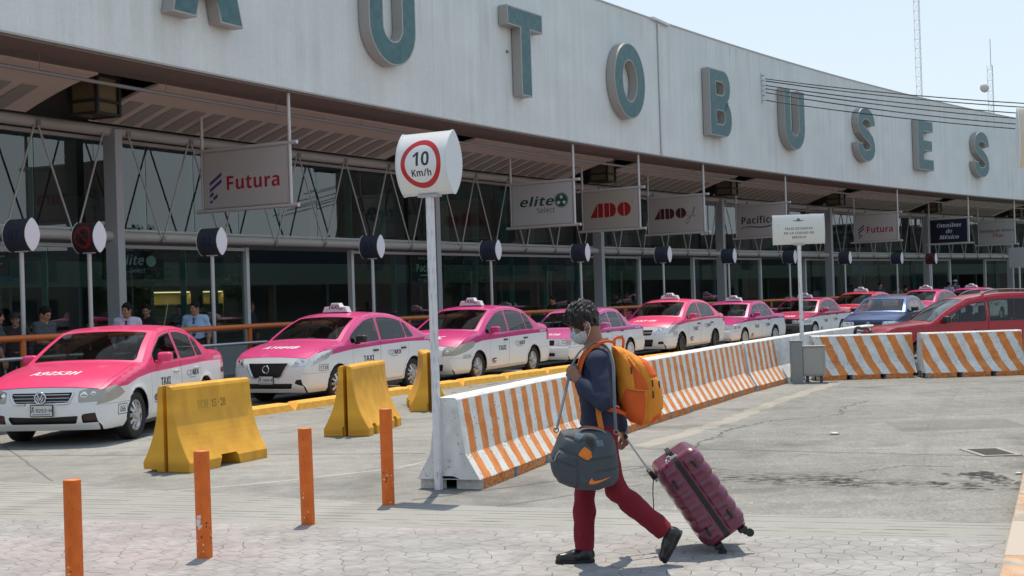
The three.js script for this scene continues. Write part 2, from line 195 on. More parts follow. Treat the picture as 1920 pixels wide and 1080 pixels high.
{ // stamped pavement: irregular six-sided stones, each with a rounded edge and a joint
  const base = structure('stamped_pavement', strip([onEdge(-9, 0), onEdge(3.6, 0), onEdge(3.9, 5), onEdge(-9, 5)], 0.008), mat([0.1, 0.09, 0.084], 0.95));
  const stoneMat = [0, 1, 2, 3, 4, 5].map((i) => { const t = canvasTex(512, 512, (g) => { const im = g.createImageData(512, 512); for (let y = 0; y < 512; y++) for (let x = 0; x < 512; x++) { const a = hash(x, y + i * 999) - 0.5, b = wrapN(x / 24, y / 10, 21, 30 + i) - 0.5, c = wrapN(x / 90, y / 90, 5, 40) - 0.5, k = (y * 512 + x) * 4, v = 143 + [-2, 1, 0, 2, -1, 0][i] + a * 22 + b * 20 + c * 18, p = [1, 2, 3, 4, 6, 9][i]; im.data[k] = v + p * 0.9; im.data[k + 1] = v - p * 0.55; im.data[k + 2] = v - 2 - p * 0.3; im.data[k + 3] = 255; } g.putImageData(im, 0, 0); }); return new THREE.MeshPhysicalMaterial({ map: t, roughness: 0.9, bumpMap: grainAt(3), bumpScale: 0.002 }); });
  const r = rng(77), cell = 0.15, rowH = 0.155, jitter = {};
  const vert = (a, b) => { const k = a + ',' + b; return (jitter[k] ??= [a * cell * 0.5 + (r() - 0.5) * 0.045, b * rowH / 3 + (r() - 0.5) * 0.036]); };
  const stones = [];
  for (let row = 0; row < 19; row++) for (let c = -60; c < 25; c++) {
    const odd = row & 1, a = c * 2 + odd, b = row * 3; // hexagon corners on a half-cell lattice
    const poly = [[a, b - 1], [a + 1, b], [a + 1, b + 2], [a, b + 3], [a - 1, b + 2], [a - 1, b]].map((q) => vert(...q));
    const cx = poly.reduce((q, p) => q + p[0], 0) / 6, cy = poly.reduce((q, p) => q + p[1], 0) / 6;
    const P = poly.map((p) => [clamp(p[0], -9, 3.55), Math.max(p[1], 0.012)]); if (cy < 0.02) continue;
    stones.push({ P, cx, cy, w: onEdge(cx, cy) });
  }
  const make = (s) => { const n = s.P.length, pos = [], uv = [], idx = [], y = 0.0115 + 0.0012 * r(), g0 = (0.0006 + 0.0034 * r() * r()) * (s.cx < -0.5 ? 0.25 + 0.9 * smoothstep(fbm(s.cx * 0.9 + 5, s.cy * 0.9, 2), 0.42, 0.62) : 1), push = (u, v, h) => { const q = onEdge(u, v); pos.push(q[0], h, q[1]); uv.push(u * 0.8, v * 0.8); };
    const ins = (p, d) => { const dx = p[0] - s.cx, dy = p[1] - s.cy, l = Math.hypot(dx, dy) || 1; return [s.cx + dx * (1 - d / l), s.cy + dy * (1 - d / l)]; };
    for (const p of s.P) push(...ins(p, g0), 0.006); for (const p of s.P) push(...ins(p, g0 + 0.002), y - 0.0012); for (const p of s.P) push(...ins(p, g0 + 0.006), y); push(s.cx, s.cy, y);
    for (let k = 0; k < 2; k++) for (let i = 0; i < n; i++) { const j = (i + 1) % n, A = k * n + i, B = k * n + j; idx.push(A, A + n, B, B, A + n, B + n); } for (let i = 0; i < n; i++) idx.push(2 * n + i, 3 * n, 2 * n + (i + 1) % n);
    return fromArrays(pos, idx, uv); };
  const pink = (s) => clamp(Math.floor(fbm(s.cx * 0.4 + 9, s.cy * 0.8 + 2, 2) * 8 - 2.2 + (r() - 0.5) * 0.9 + (s.cx > 1.2 ? 0.9 : s.cx < -4 ? -0.4 : 0.4)), 0, 5);
  const vis = stones.filter((s) => { const [x, z] = s.w; return -z > 7.2 && Math.abs(x) < -z * 0.4; }).sort((a, b) => -b.w[1] - -a.w[1]).reverse();
  const near = new Set(vis.slice(0, 300)), rest = [[], [], [], [], [], []];
  for (const s of stones) { const k = pink(s), g = make(s); near.has(s) ? part('paving_stone', g, stoneMat[k], base) : rest[k].push(g); }
  { const all = rest.map((l) => l.length ? merge(l) : null), G = mergeGeometries(all.filter(Boolean), true), m = part('paving_stones', G, stoneMat.filter((_, i) => all[i]), base); m.userData.kind = 'stuff'; }
}
// kerb and pavement at the right edge
{
  const d = [0.385, -0.923], n = [0.923, 0.385], k0 = [2.62, -7.3], pt = (u, v) => [k0[0] + d[0] * u + n[0] * v, k0[1] + d[1] * u + n[1] * v];
  const slab = (u0, u1, v0, v1, h) => { const q = [pt(u0, v0), pt(u1, v0), pt(u1, v1), pt(u0, v1)], g = extrude(q.map((p) => [p[0], -p[1]]), h, 0.012); return g.rotateX(-PI / 2); };
  const faded = pixelTex(512, 512, (x, y) => { const v = 148 + 20 * (wrapN(x / 3, y / 3, 170, 1) - 0.5) + 34 * (wrapN(x / 40, y / 40, 13, 2) - 0.5), o = smoothstep(wrapN(x / 60, y / 50, 9, 6), 0.35, 0.7); return [v + 22 * o + 8, v - 2 - 4 * o, v - 14 - 22 * o]; });
  const kerbMat = new THREE.MeshPhysicalMaterial({ map: faded, roughness: 0.9, bumpMap: grainAt(4), bumpScale: 0.003 });
  const pave = structure('pavement', slab(-2, 12, 0.17, 4, 0.1), kerbMat);
  for (let i = 0; i < 11; i++) part('kerb_stone', slab(-2 + i * 1.2 + 0.006, -2 + (i + 1) * 1.2 - 0.006, 0, 0.164, 0.11), i % 4 === 2 ? mat([0.42, 0.36, 0.3], 0.9, { bumpMap: grainAt(4), bumpScale: 0.004 }) : kerbMat, pave);
}
{ // drain grate
  const t = thing('drain_grate', 'rusty slotted drain grate set in the road near the right kerb', 'drain grate', [4.66, 0.004, -13.15], 0.02); t.scale.set(0.78, 1, 0.8);
  const iron = mat([0.1, 0.09, 0.08], 0.7, { metalness: 0.4 });
  part('frame', merge([box(0.5, 0.012, 0.06, 0, 0.004, -0.36), box(0.5, 0.012, 0.06, 0, 0.004, 0.36), box(0.06, 0.012, 0.66, -0.22, 0.004, 0), box(0.06, 0.012, 0.66, 0.22, 0.004, 0)]), mat([0.3, 0.28, 0.26], 0.85), t);
  for (let i = 0; i < 9; i++) part('grate_bar', box(0.38, 0.01, 0.035, 0, 0.005, -0.29 + i * 0.0725), iron, t);
}
for (const [x, z, r] of [[3.62, -15.2, 0.05], [4.02, -10.3, 0.025], [4.35, -11.6, 0.03]]) { const g = new THREE.IcosahedronGeometry(r, 1), P = g.attributes.position; for (let i = 0; i < P.count; i++) P.setXYZ(i, P.getX(i) * (1 + 0.4 * hash(i, 3)), P.getY(i) * 0.25, P.getZ(i) * (0.7 + 0.5 * hash(i, 8))); solo('paper_scrap', g.translate(x, 0.012 + r * 0.12, z), mat([0.75, 0.75, 0.73], 0.9), r > 0.04 ? 'crumpled white paper scrap alone in the middle of the right lane' : r > 0.026 ? 'small white scrap lying near the dark tar spill by the kerb' : 'tiny white scrap between the kerb and the grooved strip', 'litter'); }
// ---------------------------------------------------------------- the bus station
const S0 = -14, S1 = 84, FO = 3.3;
const station = thing('bus_station', 'long curved bus station with white fascia, glass front and deep soffit', 'bus station');
const steel = mat([0.44, 0.415, 0.38], 0.45), steelDark = mat([0.22, 0.21, 0.2], 0.5), frameMat = mat([0.62, 0.62, 0.6], 0.4), columnMat = mat([0.4, 0.41, 0.42], 0.5);
const COLS = [-6.5, 2.75, 14.4, 23.8, 33.0, 43.1, 53.9, 64.4, 74.5];
const DOORS = [[7.3, 11.32], [27.45, 31.6], [37.38, 41.64], [57.75, 62.2], [68, 72]];
{
  const fasciaTex = canvasTex(2048, 512, (g, w, h) => {
    const im = g.createImageData(w, h), r = rng(3), streak = new Float32Array(w), rib = new Float32Array(w); let a = 0; for (let x = 0; x < w; x++) { a = a * 0.86 + (r() - 0.5) * 0.5; streak[x] = a; rib[x] = r(); }
    for (let y = 0; y < h; y++) for (let x = 0; x < w; x++) { const n = wrapN(x / 4, y / 4, 512, 1) - 0.5, b = wrapN(x / 64, y / 64, 32, 2) - 0.5, s = streak[x] * (0.6 + 0.5 * wrapN(x / 32, y / 90, 64, 8)), dirt = Math.max(0, wrapN(x / 14, y / 200, 146, 5) - 0.58) * Math.max(0, wrapN(x / 120, y / 128, 17, 12) - 0.3) * 2.2, k = (y * w + x) * 4; const v = 219 + n * 6 + b * 9 + s * 6 + (rib[x] - 0.5) * 5 - dirt * 26; im.data[k] = v - 3; im.data[k + 1] = v; im.data[k + 2] = v - 3 - dirt * 8; im.data[k + 3] = 255; }
    g.putImageData(im, 0, 0);
  }, { repeat: [1 / 26, 1 / 4.4] });
  const ribTex = canvasTex(1024, 64, (g, w, h) => { const im = g.createImageData(w, h), r = rng(8); for (let x = 0; x < w; x++) { const c = 120 + 70 * Math.sin((x / w) * 2 * PI * 48) + 40 * (r() - 0.5); for (let y = 0; y < h; y++) { const k = (y * w + x) * 4; im.data[k] = im.data[k + 1] = im.data[k + 2] = c; im.data[k + 3] = 255; } } g.putImageData(im, 0, 0); }, { data: true, repeat: [1 / 3, 1] });
  const fasciaMat = new THREE.MeshPhysicalMaterial({ map: fasciaTex, bumpMap: ribTex, bumpScale: 0.006, roughness: 0.85 });
  const joints = [S0, 22.15, 41.2, 60.3, S1];
  for (let i = 0; i + 1 < joints.length; i++) part('fascia_panel', arcSweep(joints[i] + 0.006, joints[i + 1] - 0.006, [[FO - 0.25, 6.0], [FO, 6.0], [FO, 10.2], [FO - 0.25, 10.2]]), fasciaMat, station);
  part('coping', arcBox(S0, S1, FO - 0.34, FO + 0.025, 10.2, 10.24), mat([0.5, 0.5, 0.49], 0.7), station);
  part('downpipe', merge([rod(arcP(22.2, FO + 0.05, 6.02), arcP(22.2, FO + 0.05, 10.1), 0.045), bar(arcP(21.75, FO + 0.06, 10.22), arcP(22.9, FO + 0.06, 10.16), 0.1, 0.07)]), mat([0.66, 0.67, 0.67], 0.5), station);
  // edge trim, flat soffit boards, angled soffit
  part('drip_trim', arcBox(S0, S1, FO - 0.02, FO + 0.012, 5.965, 5.998), mat([0.4, 0.38, 0.35], 0.6), station);
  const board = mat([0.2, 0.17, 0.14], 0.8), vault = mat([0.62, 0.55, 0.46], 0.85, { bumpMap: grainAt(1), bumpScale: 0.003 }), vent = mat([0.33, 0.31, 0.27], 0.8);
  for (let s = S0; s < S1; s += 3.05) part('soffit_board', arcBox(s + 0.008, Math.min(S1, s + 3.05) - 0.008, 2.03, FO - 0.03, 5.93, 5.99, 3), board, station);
  const prof = []; for (let i = 0; i <= 6; i++) { const t = i / 6; prof.push([lerp(2.0, 0.16, t), 5.9 - 0.5 * Math.pow(t, 1.35)]); } for (let i = 6; i >= 0; i--) prof.push([prof[i][0], prof[i][1] + 0.05]);
  const ventGeo = new THREE.BoxGeometry(0.36, 0.03, 0.95);
  for (let i = 0; i + 1 < COLS.length; i++) {
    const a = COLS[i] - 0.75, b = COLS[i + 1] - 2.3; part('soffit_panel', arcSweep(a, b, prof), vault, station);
    for (let s = a + 0.35; s < b - 0.3; s += 0.6) { const m = part('vent_panel', ventGeo, vent, station); m.position.set(...arcP(s, 0.68, 5.565)); m.rotation.order = 'YXZ'; m.rotation.set(0.0, arcTurn(s), 0); m.rotateX(-0.335); }
  }
  part('canopy_roof', arcSweep(S0, S1, [[FO - 0.26, 6.6], [FO - 0.26, 6.75], [-14, 6.75], [-14, 6.6]]), mat([0.12, 0.11, 0.1], 0.9), station);
  part('lighting_track', merge([arcTube(S0, S1, 2.62, 5.62, 0.035, 8), ...COLS.flatMap((c) => [2, 5, 8].map((k) => rod(arcP(c + k, 2.62, 5.62), arcP(c + k, 2.62, 5.94), 0.008, 5)))]), steelDark, station);
  // steel truss in front of the glass
  part('truss_chord', arcTube(S0, S1, 0, 3.17, 0.105, 16), steel, station); part('truss_chord', arcTube(S0, S1, 0, 5.28, 0.115, 16), steel, station);
  for (let i = 0; i + 1 < COLS.length; i++) {
    const L = COLS[i + 1] - COLS[i], N = Math.round(L / 1.9), p = (L - 0.6) / N;
    for (let k = 0; k < N; k++) { const t0 = COLS[i] + 0.36 + k * p; for (const [u, v] of [[t0, t0 + p / 2 - 0.03], [t0 + p - 0.06, t0 + p / 2 + 0.03]]) part('brace', rod(arcP(u, 0.1, 5.24), arcP(v, 0.1, 3.14), 0.02, 8), steel, station); part('bracket', box(0.09, 0.12, 0.12).rotateY(arcTurn(t0 + p / 2)).translate(...arcP(t0 + p / 2, 0.08, 3.13)), steelDark, station); part('bracket', box(0.1, 0.1, 0.12).rotateY(arcTurn(t0)).translate(...arcP(t0, 0.08, 5.25)), steelDark, station); }
  }
  for (const c of COLS) part('column', merge([rbox(0.2, 5.1, 0.34, 0.012, 0, 2.75, 0.02), box(0.36, 0.05, 0.5, 0, 0.225, 0.02)]).rotateY(arcTurn(c)).translate(...arcP(c, 0.02, 0)), columnMat, station);
  // glass front
  const glass = new THREE.MeshPhysicalMaterial({ color: col(0.5, 0.68, 0.63), transmission: 1, roughness: 0.012, thickness: 0, ior: 1.95, specularIntensity: 1, specularColor: col(0.55, 0.96, 1) });
  const G = -0.5, pane = (s0, s1, y0, y1) => { const a = arcP(s0, G, y0), b = arcP(s1, G, y0); return fromArrays([...a, ...b, b[0], y1, b[2], a[0], y1, a[2]], [0, 1, 2, 0, 2, 3], [0, 0, 1, 0, 1, 1, 0, 1]); };
  const fin = mat([0.1, 0.26, 0.23], 0.3);
  for (let i = 0; i + 1 < COLS.length; i++) { const n = Math.round((COLS[i + 1] - COLS[i]) / 1.45), w = (COLS[i + 1] - COLS[i]) / n; for (let k = 0; k < n; k++) { const s = COLS[i] + k * w; part('window_pane', pane(s + 0.008, s + w - 0.008, 3.36, 5.2), glass, station); if (k) part('glass_fin', box(0.018, 1.84, 0.22).rotateY(arcTurn(s)).translate(...arcP(s, G - 0.14, 4.28)), fin, station); } }
  const inDoor = (s) => DOORS.some(([a, b]) => s > a - 0.01 && s < b + 0.01);
  let runs = [], prev = S0; for (const [a, b] of DOORS) { runs.push([prev, a]); prev = b; } runs.push([prev, S1]);
  for (const [a, b] of runs) {
    const n = Math.max(1, Math.round((b - a) / 1.9)), w = (b - a) / n;
    for (let k = 0; k < n; k++) { part('window_pane', pane(a + k * w + 0.008, a + (k + 1) * w - 0.008, 0.86, 2.96), glass, station); if (k) part('glass_fin', box(0.018, 2.1, 0.16).rotateY(arcTurn(a + k * w)).translate(...arcP(a + k * w, G - 0.1, 1.91)), fin, station); }
    part('window_frame', arcBox(a, b, G - 0.03, G + 0.08, 2.96, 3.03), frameMat, station); part('window_sill', arcBox(a, b, G - 0.03, G + 0.07, 0.8, 0.86), frameMat, station);
    for (const e of [a, b]) part('door_post', box(0.1, 2.85, 0.14).rotateY(arcTurn(e)).translate(...arcP(e, G + 0.02, 1.62)), frameMat, station);
    part('plinth', arcBox(a, b, G - 0.12, G + 0.06, 0.18, 0.8), mat([0.2, 0.21, 0.22], 0.8), station);
  }
  for (const y of [3.29, 5.14]) part('window_frame', arcBox(S0, S1, G - 0.03, G + 0.09, y, y + 0.065), frameMat, station);
  part('lintel', arcBox(S0, S1, G - 0.2, G - 0.04, 3.0, 3.32), mat([0.1, 0.1, 0.1], 0.8), station);
  part('lintel', arcBox(S0, S1, G - 0.2, G - 0.02, 5.2, 6.6), mat([0.1, 0.095, 0.085], 0.8), station);
  // the hall inside
  part('hall_floor', arcSweep(S0, S1, [[G + 0.05, 0.21], [-14, 0.21], [-14, 0.0], [G + 0.05, 0.0]]), mat([0.32, 0.31, 0.29], 0.3), station);
  part('hall_wall', arcBox(S0, S1, -14.2, -14, 0.2, 6.6), mat([0.3, 0.31, 0.3], 0.8), station);
  part('hall_ceiling', arcBox(S0, S1, -14, G - 0.22, 5.5, 5.56), mat([0.35, 0.36, 0.36], 0.8), station);
  for (const s of [S0, S1]) { part('end_wall', box(0.2, 10.2, 14).rotateY(arcTurn(s)).translate(...arcP(s, -7.2, 5.1)), mat([0.3, 0.3, 0.29], 0.8), station); part('end_wall', box(0.2, 4.4, 3.3).rotateY(arcTurn(s)).translate(...arcP(s, 1.4, 8.0)), mat([0.3, 0.3, 0.29], 0.8), station); }
  part('ticket_header', arcBox(S0, S1, -6.2, -5.9, 2.95, 3.65), mat([0.02, 0.024, 0.05], 0.5), station); part('ticket_header', arcBox(S0, S1, -6.15, -5.85, 2.3, 2.94), mat([0.2, 0.24, 0.22], 0.6), station);
  part('ticket_counter', arcBox(S0, S1, -6.1, -5.5, 0.21, 1.2), mat([0.1, 0.09, 0.08], 0.6), station);
  for (let s = -12; s < 80; s += 2.4) part('counter_post', box(0.12, 1.1, 0.2).rotateY(arcTurn(s)).translate(...arcP(s, -5.9, 1.75)), mat([0.13, 0.14, 0.14], 0.6), station);
  part('road_sill', arcBox(S0, S1, G + 0.05, 0.2, 0.03, 0.2), mat([0.3, 0.29, 0.28], 0.9), station);
}
structure('station_pavement', arcSweep(S0, S1, [[0.2, 0], [3.95, 0], [3.97, 0.16], [3.93, 0.19], [0.2, 0.19]]), new THREE.MeshPhysicalMaterial({ map: asphaltPx, roughness: 0.9 }));
// lit shelves deep in the hall
for (const [s, w, label] of [[8.2, 1.7, 'warm lit shop shelf in the dark hall left of the first open doorway'], [9.9, 0.9, 'narrow warm lit shelf seen through the first open doorway']]) {
  const t = thing('shop_shelf', label, 'shelf', arcP(s + 3.4, -7.4, 0.21), arcTurn(s + 3.4));
  part('case', merge([box(w, 2.0, 0.06, 0, 1.0, -0.2), box(0.05, 2, 0.4, -w / 2, 1, 0), box(0.05, 2, 0.4, w / 2, 1, 0), box(w, 0.05, 0.4, 0, 2.0, 0)]), mat([0.3, 0.25, 0.12], 0.7), t);
  for (let i = 0; i < 4; i++) part('shelf_board', box(w - 0.06, 0.03, 0.34, 0, 0.5 + i * 0.36, 0), mat([0.4, 0.35, 0.2], 0.7), t);
  part('shelf_lamp', box(w - 0.1, 0.03, 0.06, 0, 1.94, 0.16), mat([0.9, 0.8, 0.5], 0.5, { emissive: col(1, 0.8, 0.4), emissiveIntensity: 1.5 }), t);
  const l = new THREE.RectAreaLight(0xffd890, 14, w - 0.1, 0.06); l.position.set(0, 1.9, 0.17); l.lookAt(0, 0, 0); l.rotation.set(-PI / 2, 0, 0); t.add(l);
}
// big letters on the fascia
const greenFace = new THREE.MeshPhysicalMaterial({ map: pixelTex(256, 256, (x, y) => { const v = (wrapN(x / 3, y / 30, 85, 2) - 0.5) * 12 + (wrapN(x / 30, y / 30, 8, 3) - 0.5) * 18; return [60 + v, 99 + v, 104 + v]; }), roughness: 0.4 }), rimMat = mat([0.36, 0.345, 0.32], 0.4, { metalness: 0.2 });
const LH = 2.24, poly = (pts) => new THREE.Shape(pts.map((p) => new THREE.Vector2(...p)));
function stroke(path, hw, capIn) { // outline of a thick path
  const L = [], R = [], n = path.length; for (let i = 0; i < n; i++) { const a = path[Math.max(0, i - 1)], b = path[Math.min(n - 1, i + 1)], d = Math.hypot(b[0] - a[0], b[1] - a[1]), tx = (b[0] - a[0]) / d, ty = (b[1] - a[1]) / d; let p = path[i]; if (i === 0) p = [p[0] + tx * capIn, p[1] + ty * capIn]; if (i === n - 1) p = [p[0] - tx * capIn, p[1] - ty * capIn]; L.push([p[0] - ty * hw, p[1] + tx * hw]); R.push([p[0] + ty * hw, p[1] - tx * hw]); } return poly([...L, ...R.reverse()]); }
const arcPts = (cx, cy, rx, ry, a0, a1, n) => { const o = []; for (let i = 0; i <= n; i++) { const a = lerp(a0, a1, i / n); o.push([cx + rx * Math.cos(a), cy + ry * Math.sin(a)]); } return o; };
const GLYPH = {
  T: (d) => poly([[-0.88 + d, LH - d], [-0.88 + d, LH - 0.5 + d], [-0.26 + d, LH - 0.5 + d], [-0.26 + d, d], [0.26 - d, d], [0.26 - d, LH - 0.5 + d], [0.88 - d, LH - 0.5 + d], [0.88 - d, LH - d]]),
  U: (d) => stroke([[-0.63, LH], [-0.63, 0.88], ...arcPts(0, 0.88, 0.63, 0.61, PI, 2 * PI, 22).slice(1), [0.63, LH]], 0.27 - d, d),
  O: (d) => { const s = new THREE.Shape(); s.absellipse(0, LH / 2, 0.97 - d, LH / 2 - d, 0, 2 * PI, false); const h = new THREE.Path(); h.absellipse(0, LH / 2, 0.44 + d, 0.6 + d, 0, 2 * PI, true); s.holes.push(h); return s; },
  B: (d) => { const s = poly([[-0.83 + d, d], [0.2, d], ...arcPts(0.3, 0.62, 0.53 - d, 0.62 - d, -PI / 2, PI / 2 - 0.25, 12), [0.62 - d, 1.18], ...arcPts(0.28, LH - 0.56, 0.48 - d, 0.56 - d, -PI / 2 + 0.25, PI / 2, 12), [-0.83 + d, LH - d]]); for (const [y0, y1] of [[0.42, 0.86], [1.4, 1.82]]) { s.holes.push(new THREE.Path([...[[-0.33 - d, y0 - d], [0.1, y0 - d]], ...arcPts(0.1, (y0 + y1) / 2, 0.22 + d, (y1 - y0) / 2 + d, -PI / 2, PI / 2, 8), [-0.33 - d, y1 + d]].map((p) => new THREE.Vector2(...p)).reverse())); } return s; },
  E: (d) => poly([[-0.85 + d, d], [0.85 - d, d], [0.85 - d, 0.5 - d], [-0.3 - d + 2 * d, 0.5 - d], [-0.3 + d, 0.88 + d], [0.72 - d, 0.88 + d], [0.72 - d, 1.36 - d], [-0.3 + d, 1.36 - d], [-0.3 + d, LH - 0.5 + d], [0.85 - d, LH - 0.5 + d], [0.85 - d, LH - d], [-0.85 + d, LH - d]]),
  S: (d) => stroke([[0.66, 1.5], ...arcPts(0.02, 1.62, 0.62, 0.38, 0.1, PI * 1.02, 12), ...[[-0.5, 1.36], [-0.2, 1.2], [0.18, 1.06], [0.5, 0.88]], ...arcPts(-0.02, 0.62, 0.64, 0.38, 0.1, -PI * 1.0, 12), [-0.66, 0.76]], 0.245 - d, d),
  A: (d) => { const s = poly([[-0.95 + d, d], [-0.32 - d, d], [-0.22, 0.5 - d], [0.22, 0.5 - d], [0.32 + d, d], [0.95 - d, d], [0.36 - d * 0.6, LH - d], [-0.36 + d * 0.6, LH - d]]); s.holes.push(new THREE.Path([[-0.16, 0.95], [0, 1.75], [0.16, 0.95]].map((p) => new THREE.Vector2(...p)))); return s; },
};
for (const [ch, s, label] of [['A', 1.98, 'huge green letter A cut off by the top edge, silver sides'], ['U', 8.05, 'huge green letter U between the A and the T on the fascia'], ['T', 14.05, 'huge green letter T above the round speed sign'], ['O', 20.05, 'huge green letter O just left of the fascia downpipe'], ['B', 26.5, 'huge green letter B right of the fascia downpipe'], ['U', 32.75, 'green letter U crossed by the overhead cables after the B'], ['S', 39.75, 'green letter S between the second U and the E'], ['E', 46.25, 'green letter E between the two letters S'], ['S', 53.05, 'last green letter S at the right end of the word']]) {
  const t = thing('sign_letter', label, 'letter', arcP(s - 0.36, FO + 0.03, 6.87), arcTurn(s - 0.36), 'letters of the word on the fascia');
  part('casing', extrude(GLYPH[ch](0), 0.27, 0.008), rimMat, t); const f = part('face', extrude(GLYPH[ch](0.038), 0.012, 0), greenFace, t); f.position.z = 0.261;
  part('standoff', merge([box(0.06, 0.06, 0.06, -0.5, LH / 2, 0), box(0.06, 0.06, 0.06, 0.5, LH / 2, 0)]), steelDark, t);
}
// soffit lanterns
for (const [i, c] of COLS.entries()) { if (c > 66) continue;
  const t = thing('soffit_lantern', ['black cage lantern beyond the left edge of the soffit', 'big black cage lantern with amber panels above the left column', 'black cage lantern half hidden behind the round speed sign', 'black cage lantern above the gap between the first two red letter signs', 'black cage lantern left of the dark green wave sign', 'black cage lantern above the greeting sign on the white pole', 'black cage lantern right of the far flag logo sign', 'small black cage lantern near the right edge of the soffit'][i], 'lantern', arcP(c - 1.55, 1.15, 5.3), arcTurn(c) + 0.1, 'lanterns in the soffit');
  const iron = mat([0.02, 0.02, 0.02], 0.5), bars = []; const w = 0.31;
  for (const x of [-w, w]) for (const z of [-w, w]) bars.push(box(0.06, 0.98, 0.06, x, 0.49, z)); for (const y of [0.03, 0.26, 0.72]) for (const q of [-w, w]) bars.push(box(2 * w - 0.07, 0.05, 0.05, 0, y, q), box(0.05, 0.05, 2 * w - 0.07, q, y, 0));
  part('cage', merge(bars), iron, t); part('cap', merge([new THREE.CylinderGeometry(0.56, 0.5, 0.05, 4, 1).rotateY(PI / 4).translate(0, 1.0, 0), new THREE.CylinderGeometry(0.34, 0.48, 0.12, 4, 1).rotateY(PI / 4).translate(0, 1.09, 0), rod([0, 1.1, 0], [0, 1.38, 0], 0.08)]), iron, t);
  for (const [x, z, q] of [[0, -w + 0.03, 0], [0, w - 0.03, 0], [-w + 0.03, 0, 1], [w - 0.03, 0, 1]]) part('amber_panel', q ? box(0.012, 0.92, 2 * w - 0.08, x, 0.49, z) : box(2 * w - 0.08, 0.92, 0.012, x, 0.49, z), mat([0.25, 0.18, 0.08], 0.6, { transmission: 0.35 }), t);
}
// orange railing along the station pavement
{
  const t = thing('railing', 'long orange tube railing behind the queue of taxis', 'railing'), orange = mat([0.52, 0.13, 0.02], 0.45);
  part('top_rail', arcTube(-9, 63, 3.62, 1.3, 0.05, 10), orange, t); part('lower_rail', arcTube(-9, 63, 3.72, 1.0, 0.03, 8), mat([0.5, 0.5, 0.5], 0.35, { metalness: 0.6 }), t);
  for (let s = -8.4; s < 63; s += 2.72) part('post', rod(arcP(s, 3.62, 0.19), arcP(s, 3.62, 1.27), 0.045), orange, t);
}
// overhead cables and masts
{
  const A = arcP(30.35, FO + 0.02, 9.6), cab = mat([0.02, 0.02, 0.022], 0.6);
  const t0 = thing('cable_bracket', 'small white cable bracket fixed to the fascia beside the second U', 'bracket', arcP(30.15, FO, 9.0), arcTurn(30.15)); part('plate', box(0.03, 1.1, 0.03, 0, -0.05, 0.015), mat([0.5, 0.5, 0.5], 0.6), t0); for (let i = 0; i < 6; i++) part('insulator', new THREE.CylinderGeometry(0.022, 0.022, 0.1, 8).rotateX(PI / 2).translate(0, 0.42 - i * 0.18, 0.08), mat([0.4, 0.4, 0.4], 0.5), t0);
  [[0.3, 7.25, 0], [0.22, 7.1, 0.15], [0.06, 6.75, 0.1], [-0.06, 6.45, 0.1], [-0.2, 6.3, 0.35], [-0.48, 6.02, 0.05]].forEach(([dy, ye, k], i) => { const a = arcP(30.2, FO + 0.15, 9.0 + dy), b = [25.5, ye, -45 + i * 0.3], pts = []; for (let q = 0; q <= 14; q++) { const u = q / 14; pts.push([lerp(a[0], b[0], u), lerp(a[1], b[1], u) - 4 * (1.0 + k) * u * (1 - u) * 0.3, lerp(a[2], b[2], u)]); } solo('overhead_cable', tube(pts, 0.02, 40, 5), cab, ['topmost overhead cable sagging in front of the fascia letters', 'overhead cable second from the top across the letters', 'thin overhead cable third from the top across the letters', 'overhead cable fourth from the top, above the lowest pair', 'overhead cable second from the bottom, rising to the right', 'lowest overhead cable sagging across the last letters'][i], 'cable', 'cables across the fascia'); });
  const lattice = (w, h, step, bars) => { const o = []; const c = [[-w, -w], [w, -w], [0, w]]; for (const [x, z] of c) o.push(rod([x, 0, z], [x, h, z], bars, 5)); for (let y = 0; y < h; y += step) for (let i = 0; i < 3; i++) { const a = c[i], b = c[(i + 1) % 3]; o.push(rod([a[0], y, a[1]], [b[0], y, b[1]], bars * 0.7, 4)); o.push(rod([a[0], y, a[1]], [b[0], Math.min(h, y + step), b[1]], bars * 0.6, 4)); } return merge(o); };
  const m1 = thing('radio_mast', 'tall thin lattice radio mast rising behind the station roof', 'mast', [39.5, 0, -127]); part('lattice', lattice(0.28, 46, 0.9, 0.02), mat([0.62, 0.58, 0.58], 0.6), m1);
  const m2 = thing('dish_mast', 'short lattice mast with a round dish behind the fascia end', 'mast', [41.2, 0, -113]); part('lattice', lattice(0.24, 20.2, 0.9, 0.018), mat([0.6, 0.57, 0.55], 0.6), m2); part('dish', new THREE.SphereGeometry(0.5, 20, 10, 0, 2 * PI, 0, 0.9).rotateX(PI / 2).translate(-0.75, 18.2, 0.1), mat([0.6, 0.55, 0.52], 0.6), m2); part('spike', rod([0, 20, 0], [0, 22.4, 0], 0.03, 5), mat([0.5, 0.45, 0.45], 0.6), m2);
}
